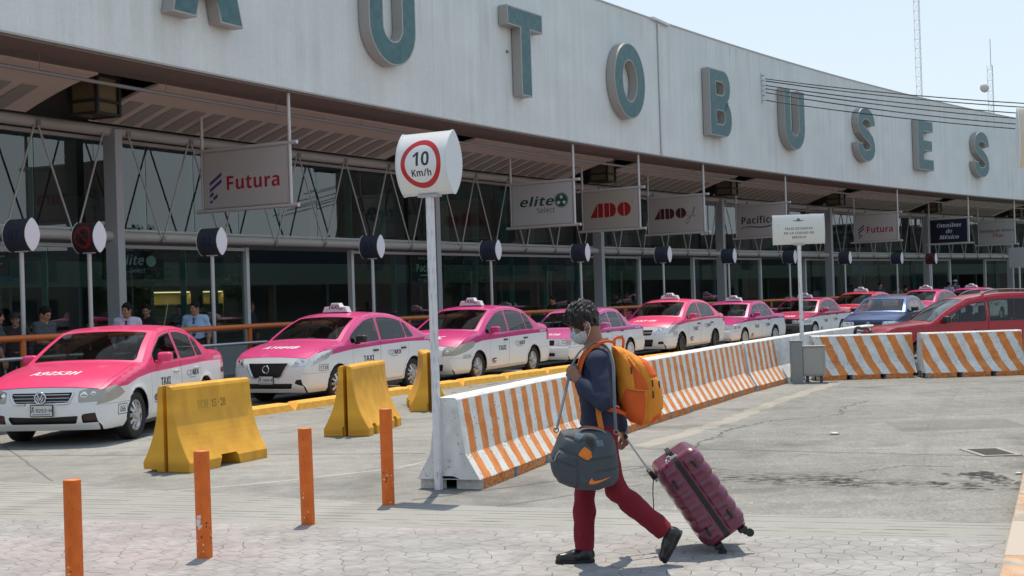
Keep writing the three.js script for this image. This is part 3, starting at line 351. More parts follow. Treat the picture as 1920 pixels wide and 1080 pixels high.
{ // boards inside the hall, read through the glass
  const b = (s, off, y, w, h, label, draw) => { const t = thing('hall_board', label, 'sign', arcP(s, off, y), arcTurn(s)); part('panel', rbox(w, h, 0.05, 0.01), mat([0.012, 0.016, 0.035], 0.5), t); part('print', new THREE.PlaneGeometry(w - 0.04, h - 0.04).translate(0, 0, 0.027), new THREE.MeshPhysicalMaterial({ map: canvasTex(512, 256, draw), roughness: 0.5, emissiveMap: null }), t); };
  const bg = (g) => { g.fillStyle = '#0d1226'; g.fillRect(0, 0, 512, 256); g.fillStyle = '#e8ecf4'; g.textAlign = 'center'; };
  b(0.2, -1.3, 2.75, 2.1, 0.7, 'dark board reading ANAHUAC behind the glass left of the first column', (g) => { bg(g); g.font = 'bold 44px sans-serif'; g.fillText('ZACATECAS', 256, 50); g.font = 'italic 92px sans-serif'; g.fillText('ANAHUAC', 270, 170); g.fillRect(90, 196, 340, 10); });
  b(4.6, -1.3, 2.72, 1.8, 0.75, 'dark board reading elite Select behind the glass right of the first column', (g) => { bg(g); g.font = 'bold 26px sans-serif'; g.fillText('MONTERREY  ·  SALTILLO', 256, 40); g.font = 'italic bold 104px sans-serif'; g.fillText('elite', 220, 150); g.font = '50px sans-serif'; g.fillText('Select', 280, 210); g.beginPath(); g.arc(400, 120, 44, 0, 7); g.fill(); });
  b(15.9, -1.3, 2.6, 1.7, 0.9, 'dark board reading Pacífico behind the glass beside the second column', (g) => { bg(g); g.font = 'bold 34px sans-serif'; g.fillText('MORELIA · LEÓN', 256, 46); g.font = 'bold 92px sans-serif'; g.fillText('Pacífico', 256, 150); g.fillRect(150, 176, 220, 10); g.font = '44px monospace'; g.fillText('11:40', 170, 240); });
}
// ---------------------------------------------------------------- concrete barriers
const BL = 1.85, BP = [[-0.3, 0], [-0.3, 0.09], [-0.17, 0.31], [-0.1, 0.79], [-0.08, 0.81], [0.08, 0.81], [0.1, 0.79], [0.17, 0.31], [0.3, 0.09], [0.3, 0]];
function barrierGeo(seed, slots) { // local x along, z across; groups: 0 = painted side +z, 1 = rest
  const r = rng(seed), secs = [0, 0.07, ...slots.flatMap((c) => [c - 0.06, c + 0.06]), BL - 0.07, BL], side = [], rest = [];
  const q = (x0, x1, a, b, la, lb, list, hole) => { const n = Math.max(1, Math.round((x1 - x0) / 0.12)), pos = [], uv = [], idx = []; for (let i = 0; i <= n; i++) { const x = lerp(x0, x1, i / n), w = () => (r() - 0.5) * 0.003; pos.push(x, a[1], a[0], x, b[1], b[0]); uv.push(x / BL, la, x / BL, lb); } for (let i = 0; i < n; i++) idx.push(2 * i, 2 * i + 2, 2 * i + 1, 2 * i + 1, 2 * i + 2, 2 * i + 3); list.push(fromArrays(pos, idx, uv).toNonIndexed()); };
  const L = [0]; for (let i = 1; i < BP.length; i++) L.push(L[i - 1] + Math.hypot(BP[i][0] - BP[i - 1][0], BP[i][1] - BP[i - 1][1])); const T = L[BP.length - 1];
  const half = T - L[5];
  for (let i = 0; i + 1 < BP.length; i++) for (let k = 0; k + 1 < secs.length; k++) { const isSlot = k === 0 || k === secs.length - 2 || k % 2 === 0, toe = i === 0 || i === BP.length - 2; let a = BP[i], b = BP[i + 1]; const va = i >= 5 ? (T - L[i]) / half : L[i] / half, vb = i >= 5 ? (T - L[i + 1]) / half : L[i + 1] / half; if (toe && isSlot) { continue; } q(secs[k], secs[k + 1], a, b, va, vb, i >= 5 ? side : rest); }
  const endFace = (x, p) => { const tri = THREE.ShapeUtils.triangulateShape(p.map((v) => new THREE.Vector2(...v)), []), pos = [], uv = [], idx = []; for (const v of p) { pos.push(x, v[1], v[0]); uv.push(v[0], v[1]); } for (const t of tri) x > BL / 2 ? idx.push(t[0], t[2], t[1]) : idx.push(...t); rest.push(fromArrays(pos, idx, uv).toNonIndexed()); };
  const notch = BP.map((p) => [p[0], p[1]]).slice(1, -1), low = [[-0.3, 0], [-0.3, 0.09], [-0.08, 0.09], [-0.12, 0.0]], arch = [...notch, [0.12, 0.09], [0.05, 0.12], [-0.05, 0.12], [-0.12, 0.09]];
  for (const x of [0, BL]) endFace(x, arch);
  for (let k = 1; k + 1 < secs.length; k++) for (const z of [-1, 1]) rest.push(box(0.001, 0.09, 0.25, secs[k], 0.045, z * 0.175).toNonIndexed());
  for (let k = 0; k + 1 < secs.length; k++) if (!(k === 0 || k === secs.length - 2 || k % 2 === 0)) rest.push(box(secs[k + 1] - secs[k], 0.085, 0.002, (secs[k] + secs[k + 1]) / 2, 0.0425, 0.05).toNonIndexed());
  rest.push(box(BL, 0.004, 0.56, BL / 2, 0.092, 0).toNonIndexed());
  const A = merge(side), B = merge(rest); return mergeGeometries([A, B], true);
}
const stripeTex = (slant, seed, w = 1024, h = 512) => canvasTex(w, h, (g) => {
  const im = g.createImageData(w, h), pitch = BL / 6, half = 0.874;
  for (let y = 0; y < h; y++) for (let x = 0; x < w; x++) {
    const u = (x / w) * BL, v = (1 - y / h) * half, k = (y * w + x) * 4, rag = (wrapN(x / 5, y / 5, 205, seed) - 0.5) * 0.016 + (wrapN(x / 40, y / 40, 25, seed + 1) - 0.5) * 0.018;
    let t = ((u - 0.12 + rag - (slant ? (half - v) * slant : 0)) / pitch) % 1; if (t < 0) t += 1; let orange = t < 0.5; if (v < 0.09 + rag) orange = true;
    const top = v > half - 0.035 + rag * 0.7; if (top) orange = false;
    const n = hash(x, y) - 0.5, f = wrapN(x / 9, y / 9, 113, seed + 2), lo = wrapN(x / 60, y / 60, 17, seed + 3) - 0.5;
    let c = orange ? [214, 126, 58] : [212, 212, 208]; const dirt = 14 * n + 22 * lo; c = c.map((q) => q + dirt);
    const chip = f > 0.86 || (v < 0.36 && v > 0.3 && f > 0.62) ? smoothstep(f, 0.86, 0.92) + (v < 0.36 && v > 0.3 ? 0.6 * smoothstep(f, 0.62, 0.75) : 0) : 0; c = c.map((q, i) => lerp(q, [128, 124, 118][i], clamp(chip, 0, 1) * 0.75));
    if (orange) { const fade = wrapN(x / 22, y / 30, 47, seed + 6); c = c.map((q, i) => lerp(q, [200, 160, 128][i], 0.45 * smoothstep(fade, 0.55, 0.9))); }
    if (v < 0.09) { const m = 0.35 * smoothstep(wrapN(x / 14, y / 8, 74, seed + 8), 0.3, 0.8); c = c.map((q, i) => lerp(q, [70, 58, 48][i], m)); }
    im.data[k] = c[0]; im.data[k + 1] = c[1]; im.data[k + 2] = c[2]; im.data[k + 3] = 255;
  }
  g.putImageData(im, 0, 0); g.fillStyle = 'rgba(50,46,44,0.8)'; const r = rng(seed); for (let i = 0; i < 9; i++) { g.beginPath(); g.ellipse(r() * w, r() * h * 0.75, 2 + 3 * r(), 2 + 6 * r(), r(), 0, 7); g.fill(); }
}, { clamp: true });
const whiteConc = new THREE.MeshPhysicalMaterial({ map: pixelTex(512, 512, (x, y) => { const n = hash(x, y) - 0.5, b = wrapN(x / 40, y / 40, 13, 4) - 0.5, f = wrapN(x / 10, y / 10, 51, 2), v = 208 + n * 16 + b * 24 - 40 * smoothstep(f, 0.84, 0.95); return [v, v, v - 3]; }), roughness: 0.85, bumpMap: grainAt(3), bumpScale: 0.004 });
const paint = [[0, 21], [0, 33], [0.42, 45], [0.42, 57]].map(([s, n]) => new THREE.MeshPhysicalMaterial({ map: stripeTex(s, n), roughness: 0.85, bumpMap: grainAt(6, 3), bumpScale: 0.005 }));
const bGeo = [barrierGeo(1, [0.62, 1.24]), barrierGeo(2, [0.92])];
function barrier(x, z, turn, mats, label, g, k) { const m = solo('concrete_barrier', bGeo[k], mats, label, 'barrier', g); m.position.set(x, 0.004, z); m.rotation.y = turn; return m; }
{
  let p = [-0.615, -11.74]; const hd = [19.5, 21, 22.5, 23.5, 24, 25, 25.5, 27, 28, 29, 30], names = ['nearest orange and white striped barrier with its white end behind the speed sign pole', 'second striped barrier of the left row, partly behind the grey sports bag', 'striped barrier of the left row hidden mostly by the walking person', 'striped barrier of the left row just right of the orange backpack', 'fifth striped barrier of the left row, counted from the speed sign', 'last but one striped barrier before the grey utility post', 'far striped barrier ending at the grey utility post', 'plain white barrier just behind the greeting sign pole', 'plain white barrier between the far striped ones and the red car', 'plain white barrier hidden behind the front of the red car', 'farthest plain white barrier beyond the red car'];
  hd.forEach((h, i) => { const a = THREE.MathUtils.degToRad(h), d = [Math.sin(a), -Math.cos(a)], turn = PI / 2 - a + (hash(i, 5) - 0.5) * 0.03; // +z side of the barrier faces right and the viewer
    barrier(p[0] + d[0] * 0.01, p[1] + d[1] * 0.01, turn, i < 7 ? [paint[i & 1], whiteConc] : [whiteConc, whiteConc], names[i], i < 7 ? 'striped barriers of the left row' : 'plain white barriers', i ? 1 : 1);
    p = [p[0] + d[0] * (BL + 0.04), p[1] + d[1] * (BL + 0.04)]; });
  barrier(5.43, -24.42, 0.03, [paint[2], whiteConc], 'barrier with slanted orange stripes right of the grey utility box', 'barriers with slanted stripes', 0);
  barrier(7.36, -24.22, 0.035, [paint[3], whiteConc], 'barrier with slanted orange stripes cut off by the right edge', 'barriers with slanted stripes', 0);
  barrier(9.27, -24.12, 0.03, [paint[2], whiteConc], 'barrier with slanted orange stripes just beyond the right edge', 'barriers with slanted stripes', 0);
}
// lifting hole of the nearest barrier end
// ---------------------------------------------------------------- yellow moulded barriers
const yTex = (txt, seed) => canvasTex(1024, 512, (g, w, h) => { const im = g.createImageData(w, h); for (let y = 0; y < h; y++) for (let x = 0; x < w; x++) { const n = hash(x, y) - 0.5, b = wrapN(x / 70, y / 70, 15, seed) - 0.5, sc = Math.max(0, wrapN(x / 3, y / 60, 341, seed + 2) - 0.72) * 60, k = (y * w + x) * 4, v = n * 8 + b * 22 - sc; im.data[k] = 214 + v; im.data[k + 1] = 156 + v * 0.9; im.data[k + 2] = 38 + v * 0.5; im.data[k + 3] = 255; } g.putImageData(im, 0, 0);
  const r = rng(seed); for (let i = 0; i < 40; i++) { g.strokeStyle = 'rgba(90,60,20,' + (0.1 + 0.25 * r()) + ')'; g.lineWidth = 1 + r(); const x = r() * w, y = r() * h; g.beginPath(); g.moveTo(x, y); g.lineTo(x + (r() - 0.5) * 90, y + (r() - 0.5) * 24); g.stroke(); }
  if (txt) { g.font = 'bold 62px serif'; g.fillStyle = 'rgba(60,52,22,0.85)'; g.save(); g.scale(1, 1.05); g.fillText('15 · 20', 480, 152); g.fillStyle = 'rgba(110,92,30,0.45)'; g.fillText('TCM', 300, 152); g.restore(); } }, { clamp: true });
function yellowProfile() { const o = []; for (let i = 0; i <= 14; i++) { const t = i / 14, y = 0.1 + 0.74 * t; o.push([0.3 - 0.205 * (1 - Math.pow(1 - t, 2.3)), y]); } return [[0.3, 0], ...o, [0.085, 0.87], [0.06, 0.885], [-0.06, 0.885], [-0.085, 0.87], ...o.slice().reverse().map((p) => [-p[0], p[1]]), [-0.3, 0]]; }
const ev = new Evaluator(); ev.useGroups = false; ev.attributes = ['position', 'normal', 'uv'];
function csg(a, list) { let A = new Brush(a); A.updateMatrixWorld(); for (const g of list) { const B = new Brush(g.index ? g : g); B.updateMatrixWorld(); A = ev.evaluate(A, B, SUBTRACTION); } return A.geometry; }
function yellowBarrier(L, pos, turn, label, txt, seed, opts) {
  const t = thing('plastic_barrier', label, 'barrier', pos, turn, 'yellow moulded barriers');
  const P = yellowProfile(); let body = extrude(P, L, 0.012).rotateY(PI / 2); // now along +x, profile x -> -z
  body.clearGroups(); const trap = (c, a, b) => extrude([[c - a, -0.05], [c + a, -0.05], [c + b, 0.13], [c - b, 0.13]], 0.8).translate(0, 0, -0.4);
  const cutters = [trap(L * 0.5, 0.2, 0.13), box(0.36, 1.3, 0.05, 0, 0.5, 0), box(0.36, 1.3, 0.05, L, 0.5, 0)]; if (opts?.hole) cutters.push(extrude([[-0.02, -0.1], [0.16, -0.1], [0.1, 0.1], [0.02, 0.16]], 0.3).translate(0, 0, -0.42)); if (opts?.slots) cutters.push(box(0.1, 0.14, 0.06, 0, 0.05, -0.02), box(0.14, 0.16, 0.12, L * 0.18, 0.06, 0.3), box(0.14, 0.16, 0.12, L * 0.82, 0.06, 0.3), box(0.14, 0.16, 0.12, L * 0.18, 0.06, -0.3), box(0.14, 0.16, 0.12, L * 0.82, 0.06, -0.3));
  body = csg(body, cutters); const p = body.attributes.position, uv = body.attributes.uv; for (let i = 0; i < p.count; i++) uv.setXY(i, p.getX(i) / L, p.getY(i) / 0.9);
  part('body', body, new THREE.MeshPhysicalMaterial({ map: yTex(txt, seed), roughness: 0.55, bumpMap: grainAt(3), bumpScale: 0.0015 }), t); return t; }
yellowBarrier(1.34, [-3.58, 0.004, -13.61], PI / 2 - 0.43, 'large yellow plastic barrier lettered 15 · 20 in front of the nearest taxi', true, 5, { hole: true });
yellowBarrier(1.44, [-2.13, 0.004, -16.71], PI / 2 - 0.2, 'middle yellow plastic barrier between two orange bollards, without lettering', false, 9, { slots: true });
yellowBarrier(1.44, [-1.29, 0.004, -20.15], PI / 2 + 0.12, 'farthest yellow plastic barrier partly behind the white sign pole', false, 14, { slots: true });
// ---------------------------------------------------------------- lane separators
{
  const prof = [[-0.15, 0], [-0.12, 0.1], [-0.08, 0.13], [0.08, 0.13], [0.12, 0.1], [0.15, 0]], L = 1.74, g = extrude(prof, L, 0.0).rotateY(PI / 2), P = g.attributes.position; for (let i = 0; i < P.count; i++) { const e = P.getX(i) < L / 2 ? 1 : -1; P.setX(i, P.getX(i) + e * P.getY(i) * 1.1); } g.computeVertexNormals();
  const ym = new THREE.MeshPhysicalMaterial({ map: pixelTex(256, 256, (x, y) => { const n = hash(x, y) - 0.5, b = wrapN(x / 20, y / 20, 12, 5) - 0.5, f = smoothstep(wrapN(x / 6, y / 6, 42, 3), 0.85, 0.95); const v = n * 10 + b * 18; return [222 + v - 90 * f, 165 + v - 60 * f, 58 + v + 10 * f]; }), roughness: 0.7 });
  const where = ['nearest yellow lane separator, right of the lettered yellow barrier', 'yellow lane separator in front of the second taxi bumper', 'yellow lane separator left of the middle yellow barrier', 'yellow lane separator behind the middle yellow barrier', 'yellow lane separator left of the white sign pole', 'yellow lane separator right of the white sign pole', 'yellow lane separator below the front wheel of the third taxi', 'yellow lane separator below the rear wheel of the third taxi', 'yellow lane separator left of the walking person', 'yellow lane separator behind the walking person', 'yellow lane separator right of the orange backpack', 'yellow lane separator before the front wheel of the fifth taxi', 'yellow lane separator under the rear of the fifth taxi', 'farthest yellow lane separator above the striped barriers'];
  where.forEach((label, i) => { const s = -0.17 + (i - 1) * 1.8, a = arcP(s, 6.45, 0.004), m = part(numbered('lane_separator'), g, ym, scene); tag(m, label, 'lane separator', 'yellow separators along the taxi queue'); m.position.set(...a); m.rotation.y = arcTurn(s + 0.9) + (hash(i, 2) - 0.5) * 0.02; });
}
// ---------------------------------------------------------------- bollards
{
  const bt = (seed, big) => canvasTex(256, 512, (g, w, h) => { const im = g.createImageData(w, h); for (let y = 0; y < h; y++) for (let x = 0; x < w; x++) { const n = hash(x, y) - 0.5, b = wrapN(x / 30, y / 40, 9, seed) - 0.5, k = (y * w + x) * 4; im.data[k] = 216 + n * 10 + b * 18; im.data[k + 1] = 103 + n * 8 + b * 16; im.data[k + 2] = 22 + n * 5 + b * 6; im.data[k + 3] = 255; } g.putImageData(im, 0, 0); const r = rng(seed);
    for (let i = 0; i < 60; i++) { const x = r() * w, y = h * (0.05 + 0.95 * r()); g.strokeStyle = r() < 0.6 ? 'rgba(80,35,12,0.55)' : 'rgba(40,26,20,0.6)'; g.lineWidth = 1 + r() * 1.6; g.beginPath(); g.moveTo(x, y); g.lineTo(x + (r() - 0.5) * 10, y + (r() - 0.5) * 26); g.stroke(); }
    for (let i = 0; i < 22; i++) { const x = r() * w, y = h * (0.66 + 0.36 * r()); g.fillStyle = r() < 0.5 ? 'rgba(205,203,198,0.9)' : 'rgba(42,34,30,0.8)'; g.beginPath(); for (let q = 0; q < 8; q++) g.lineTo(x + Math.cos(q) * (2 + 6 * r()), y + Math.sin(q) * (2 + 6 * r())); g.fill(); }
    if (big) { g.fillStyle = 'rgb(208,206,202)'; for (let i = 0; i < 16; i++) { const x = w * big[0] + (r() - 0.5) * 26, y = h * big[1] + (r() - 0.5) * 56; g.beginPath(); for (let q = 0; q < 9; q++) g.lineTo(x + Math.cos(q * 0.7) * (4 + 9 * r()), y + Math.sin(q * 0.7) * (4 + 8 * r())); g.fill(); } } }, { clamp: true });
  [[-2.656, -7.95, 0.668, 0.0, 'nearest orange bollard, cut off by the bottom edge of the picture', 3], [-2.1, -8.89, 0.715, 0.004, 'orange bollard with a large white peeled patch, in front of the lettered barrier', 6, [0.42, 0.66]], [-1.6, -10.12, 0.73, 0.008, 'orange bollard left of the middle yellow barrier', 9], [-1.07, -10.97, 0.79, 0.002, 'orange bollard just left of the white speed sign pole', 12]].forEach(([x, z, h, lean, label, seed, big]) => {
    const t = thing('bollard', label, 'bollard', [x, 0.008, z], 0, 'orange bollards in a row'); t.rotation.z = lean; const R = 0.052;
    const lg = new THREE.LatheGeometry([[R, 0], [R, h - 0.008], [R - 0.004, h - 0.002], [R - 0.01, h]].map((p) => new THREE.Vector2(...p)), 28); { const P = lg.attributes.position, U = lg.attributes.uv; for (let i = 0; i < P.count; i++) U.setY(i, P.getY(i) / h); } lg.rotateY(PI); part('post', lg, new THREE.MeshPhysicalMaterial({ map: bt(seed, big), roughness: 0.6 }), t); part('cap', new THREE.CylinderGeometry(R - 0.009, R - 0.009, 0.006, 24).translate(0, h - 0.004, 0), mat([0.5, 0.2, 0.08], 0.7), t); });
}
// ---------------------------------------------------------------- lens-shaped signs
const lensZ = (y, h, t) => (t / 2) * Math.pow(Math.max(0, 1 - Math.pow(y / (h / 2 * 1.04), 2)), 0.85);
function lensShape(h, t) { const p = []; for (let i = 0; i <= 16; i++) { const y = lerp(-h / 2, h / 2, i / 16); p.push([lensZ(y, h, t), y]); } return [...p, ...p.slice().reverse().map((q) => [-q[0], q[1]])]; }
function printPatch(w, h, t, y0, y1, x0 = -w / 2, x1 = w / 2) { const n = 14, pos = [], uv = [], idx = []; for (let i = 0; i <= n; i++) { const y = lerp(y0, y1, i / n), z = lensZ(y, h, t) + 0.003; pos.push(x0, y, z, x1, y, z); uv.push(0, i / n, 1, i / n); } for (let i = 0; i < n; i++) idx.push(2 * i, 2 * i + 1, 2 * i + 2, 2 * i + 1, 2 * i + 3, 2 * i + 2); return fromArrays(pos, idx, uv); }
function lensSign(name, label, pos, turn, h, w, t, poleH, poleR, bodyM, capM, print, group, square) {
  const o = thing(name, label, 'sign', pos, turn, group);
  const g = extrude(lensShape(h, t), w, 0.004); g.rotateY(-PI / 2).translate(w / 2, poleH + h / 2, 0); // profile x -> +z
  part('sign_box', g, [capM, bodyM], o); for (const e of [-1, 1]) part('end_cap', extrude(lensShape(h + 0.012, t + 0.012), 0.012, 0.003).rotateY(-PI / 2).translate(e * (w / 2 + 0.007) + 0.006, poleH + h / 2, 0), capM, o);
  if (print) { const m = part('print', print.geo ?? printPatch(w, h, t, -h / 2 + 0.02, h / 2 - 0.02), new THREE.MeshPhysicalMaterial({ map: print.tex, roughness: print.rough ?? 0.35 }), o); m.position.y = poleH + h / 2; }
  part('pole', square ? rbox(poleR * 2, poleH, poleR * 2, 0.006, 0, poleH / 2, 0) : rod([0, 0, 0], [0, poleH, 0], poleR, 14), square ?? mat([0.5, 0.5, 0.48], 0.5), o); part('pole_clamp', box(0.2, 0.02, 0.08, 0, poleH - 0.008, 0), mat([0.4, 0.4, 0.4], 0.5), o); return o; }
const capWhite = mat([0.68, 0.7, 0.72], 0.5), signWhite = mat([0.66, 0.66, 0.66], 0.3, { metalness: 0.1 });
const poleWhite = new THREE.MeshPhysicalMaterial({ map: pixelTex(128, 512, (x, y) => { const n = hash(x, y) - 0.5, c = smoothstep(wrapN(x / 5, y / 22, 23, 4), 0.8, 0.88); const v = 214 + n * 8 - 100 * c; return [v, v, v + 2]; }), roughness: 0.5 });
lensSign('speed_sign', 'round red 10 Km/h speed limit sign on a square white pole', [-0.7, 0.004, -11.76], -0.5, 0.55, 0.5, 0.27, 2.6, 0.029, signWhite, capWhite, { tex: canvasTex(512, 512, (g) => { g.fillStyle = '#dddcda'; g.fillRect(0, 0, 512, 512); g.strokeStyle = '#b81f24'; g.lineWidth = 46; g.beginPath(); g.ellipse(256, 262, 190, 188, 0, 0, 7); g.stroke(); g.fillStyle = '#16181d'; g.textAlign = 'center'; g.font = 'bold 170px sans-serif'; g.fillText('10', 256, 280); g.font = 'bold 84px sans-serif'; g.fillText('Km/h', 256, 372); }), rough: 0.3 }, undefined, poleWhite);
{
  const noteTex = canvasTex(1024, 640, (g, w, h) => { g.fillStyle = '#d4d3cc'; g.fillRect(0, 0, w, h); g.fillStyle = '#243a3c'; g.beginPath(); g.moveTo(470, 120); g.lineTo(495, 60); g.lineTo(505, 60); g.lineTo(512, 110); g.lineTo(519, 60); g.lineTo(529, 60); g.lineTo(554, 120); g.fill(); g.fillRect(400, 112, 224, 14); g.fillRect(440, 132, 144, 6); g.fillStyle = '#3a3f48'; g.textAlign = 'center'; g.font = 'bold 74px sans-serif'; ['FELÍZ ESTANCIA', 'EN LA CIUDAD DE', 'MÉXICO'].forEach((s, i) => g.fillText(s, w / 2, 330 + i * 100)); g.strokeStyle = '#6a7686'; g.lineWidth = 4; for (const [x, y] of [[90, 200], [120, 240], [80, 260]]) { g.beginPath(); g.moveTo(x - 22, y - 8); g.quadraticCurveTo(x - 8, y - 10, x, y); g.quadraticCurveTo(x + 8, y - 12, x + 24, y - 12); g.stroke(); } });
  lensSign('greeting_sign', 'pale sign reading FELÍZ ESTANCIA EN LA CIUDAD DE MÉXICO on a white pole', [5.33, 0.004, -24.66], -0.1, 0.55, 0.92, 0.14, 2.5, 0.034, signWhite, capWhite, { tex: noteTex, rough: 0.4 }, undefined, poleWhite);
  lensSign('warning_sign', 'pale sign with an orange diamond, cut off by the right edge', [5.045, 0.1, -12.3], -0.12, 0.55, 0.62, 0.14, 2.63, 0.034, mat([0.66, 0.6, 0.5], 0.4), capWhite, { tex: canvasTex(512, 512, (g) => { g.fillStyle = '#cfc3ac'; g.fillRect(0, 0, 512, 512); g.save(); g.translate(128, 250); g.rotate(PI / 4); g.fillStyle = '#1c1712'; g.fillRect(-70, -70, 140, 140); g.fillStyle = '#e08a1e'; g.fillRect(-56, -56, 112, 112); g.restore(); g.fillStyle = '#1c1712'; g.beginPath(); g.arc(128, 250, 22, 0, 7); g.fill(); }), rough: 0.4 }, undefined, poleWhite);
}
{ // numbered bay signs along the pavement edge
  const body = mat([0.035, 0.04, 0.055], 0.55), red = mat([0.06, 0.02, 0.022], 0.55);
  const num = (txt) => canvasTex(256, 256, (g) => { g.fillStyle = txt === 'E' ? '#30292b' : '#363a42'; g.fillRect(0, 0, 256, 256); g.textAlign = 'center'; if (txt === 'E') { g.strokeStyle = '#8a1c22'; g.lineWidth = 22; g.beginPath(); g.arc(128, 128, 92, 0, 7); g.stroke(); g.fillStyle = '#0c0c0e'; g.font = 'bold 150px sans-serif'; g.fillText('E', 128, 182); g.strokeStyle = '#8a1c22'; g.lineWidth = 14; g.beginPath(); g.moveTo(66, 62); g.lineTo(190, 194); g.stroke(); } else { g.fillStyle = '#1b2350'; g.font = 'bold 130px sans-serif'; g.fillText(txt, 128, 176); } });
  const items = [[-2.4, '01', 'dark bay sign on a grey pole nearest the left edge'], [-0.95, 'E', 'dark bay sign with a red ring and letter E behind the nearest taxi'], [2.15, '02', 'dark bay sign beside the man in the light blue shirt'], [7.4, '03', 'dark bay sign left of the white speed sign pole'], [12.5, '04', 'dark bay sign right of the white speed sign pole'], [17.3, '05', 'dark bay sign above the walking person'], [22.6, '06', 'dark bay sign above the roof light of the fifth taxi'], [27.5, '07', 'dark bay sign below the dark green wave sign'], [32.7, '08', 'dark bay sign just left of the greeting sign pole'], [38.0, '09', 'dark bay sign right of the greeting sign'], [43.5, '10', 'dark bay sign below the far flag logo sign'], [47.4, 'E', 'maroon bay sign right of the far flag logo sign']];
  for (const [s, t, label] of items) lensSign('bay_sign', label, arcP(s, 3.05, 0.19), arcTurn(s) - 1.55, 0.5, 0.46, 0.3, 2.46, 0.036, t === 'E' ? red : body, capWhite, { tex: num(t), rough: 0.55 }, 'bay signs along the pavement');
  const t = thing('blank_sign', 'blank grey back of a square sign below the rightmost hanging sign', 'sign', arcP(57.0, 3.6, 0.19), arcTurn(57) - 1.5); part('panel', rbox(1.05, 1.05, 0.06, 0.02, 0, 2.75, 0), mat([0.36, 0.37, 0.37], 0.6), t); part('pole', rod([0, 0, 0], [0, 2.3, 0], 0.05), mat([0.5, 0.5, 0.48], 0.5), t);
}
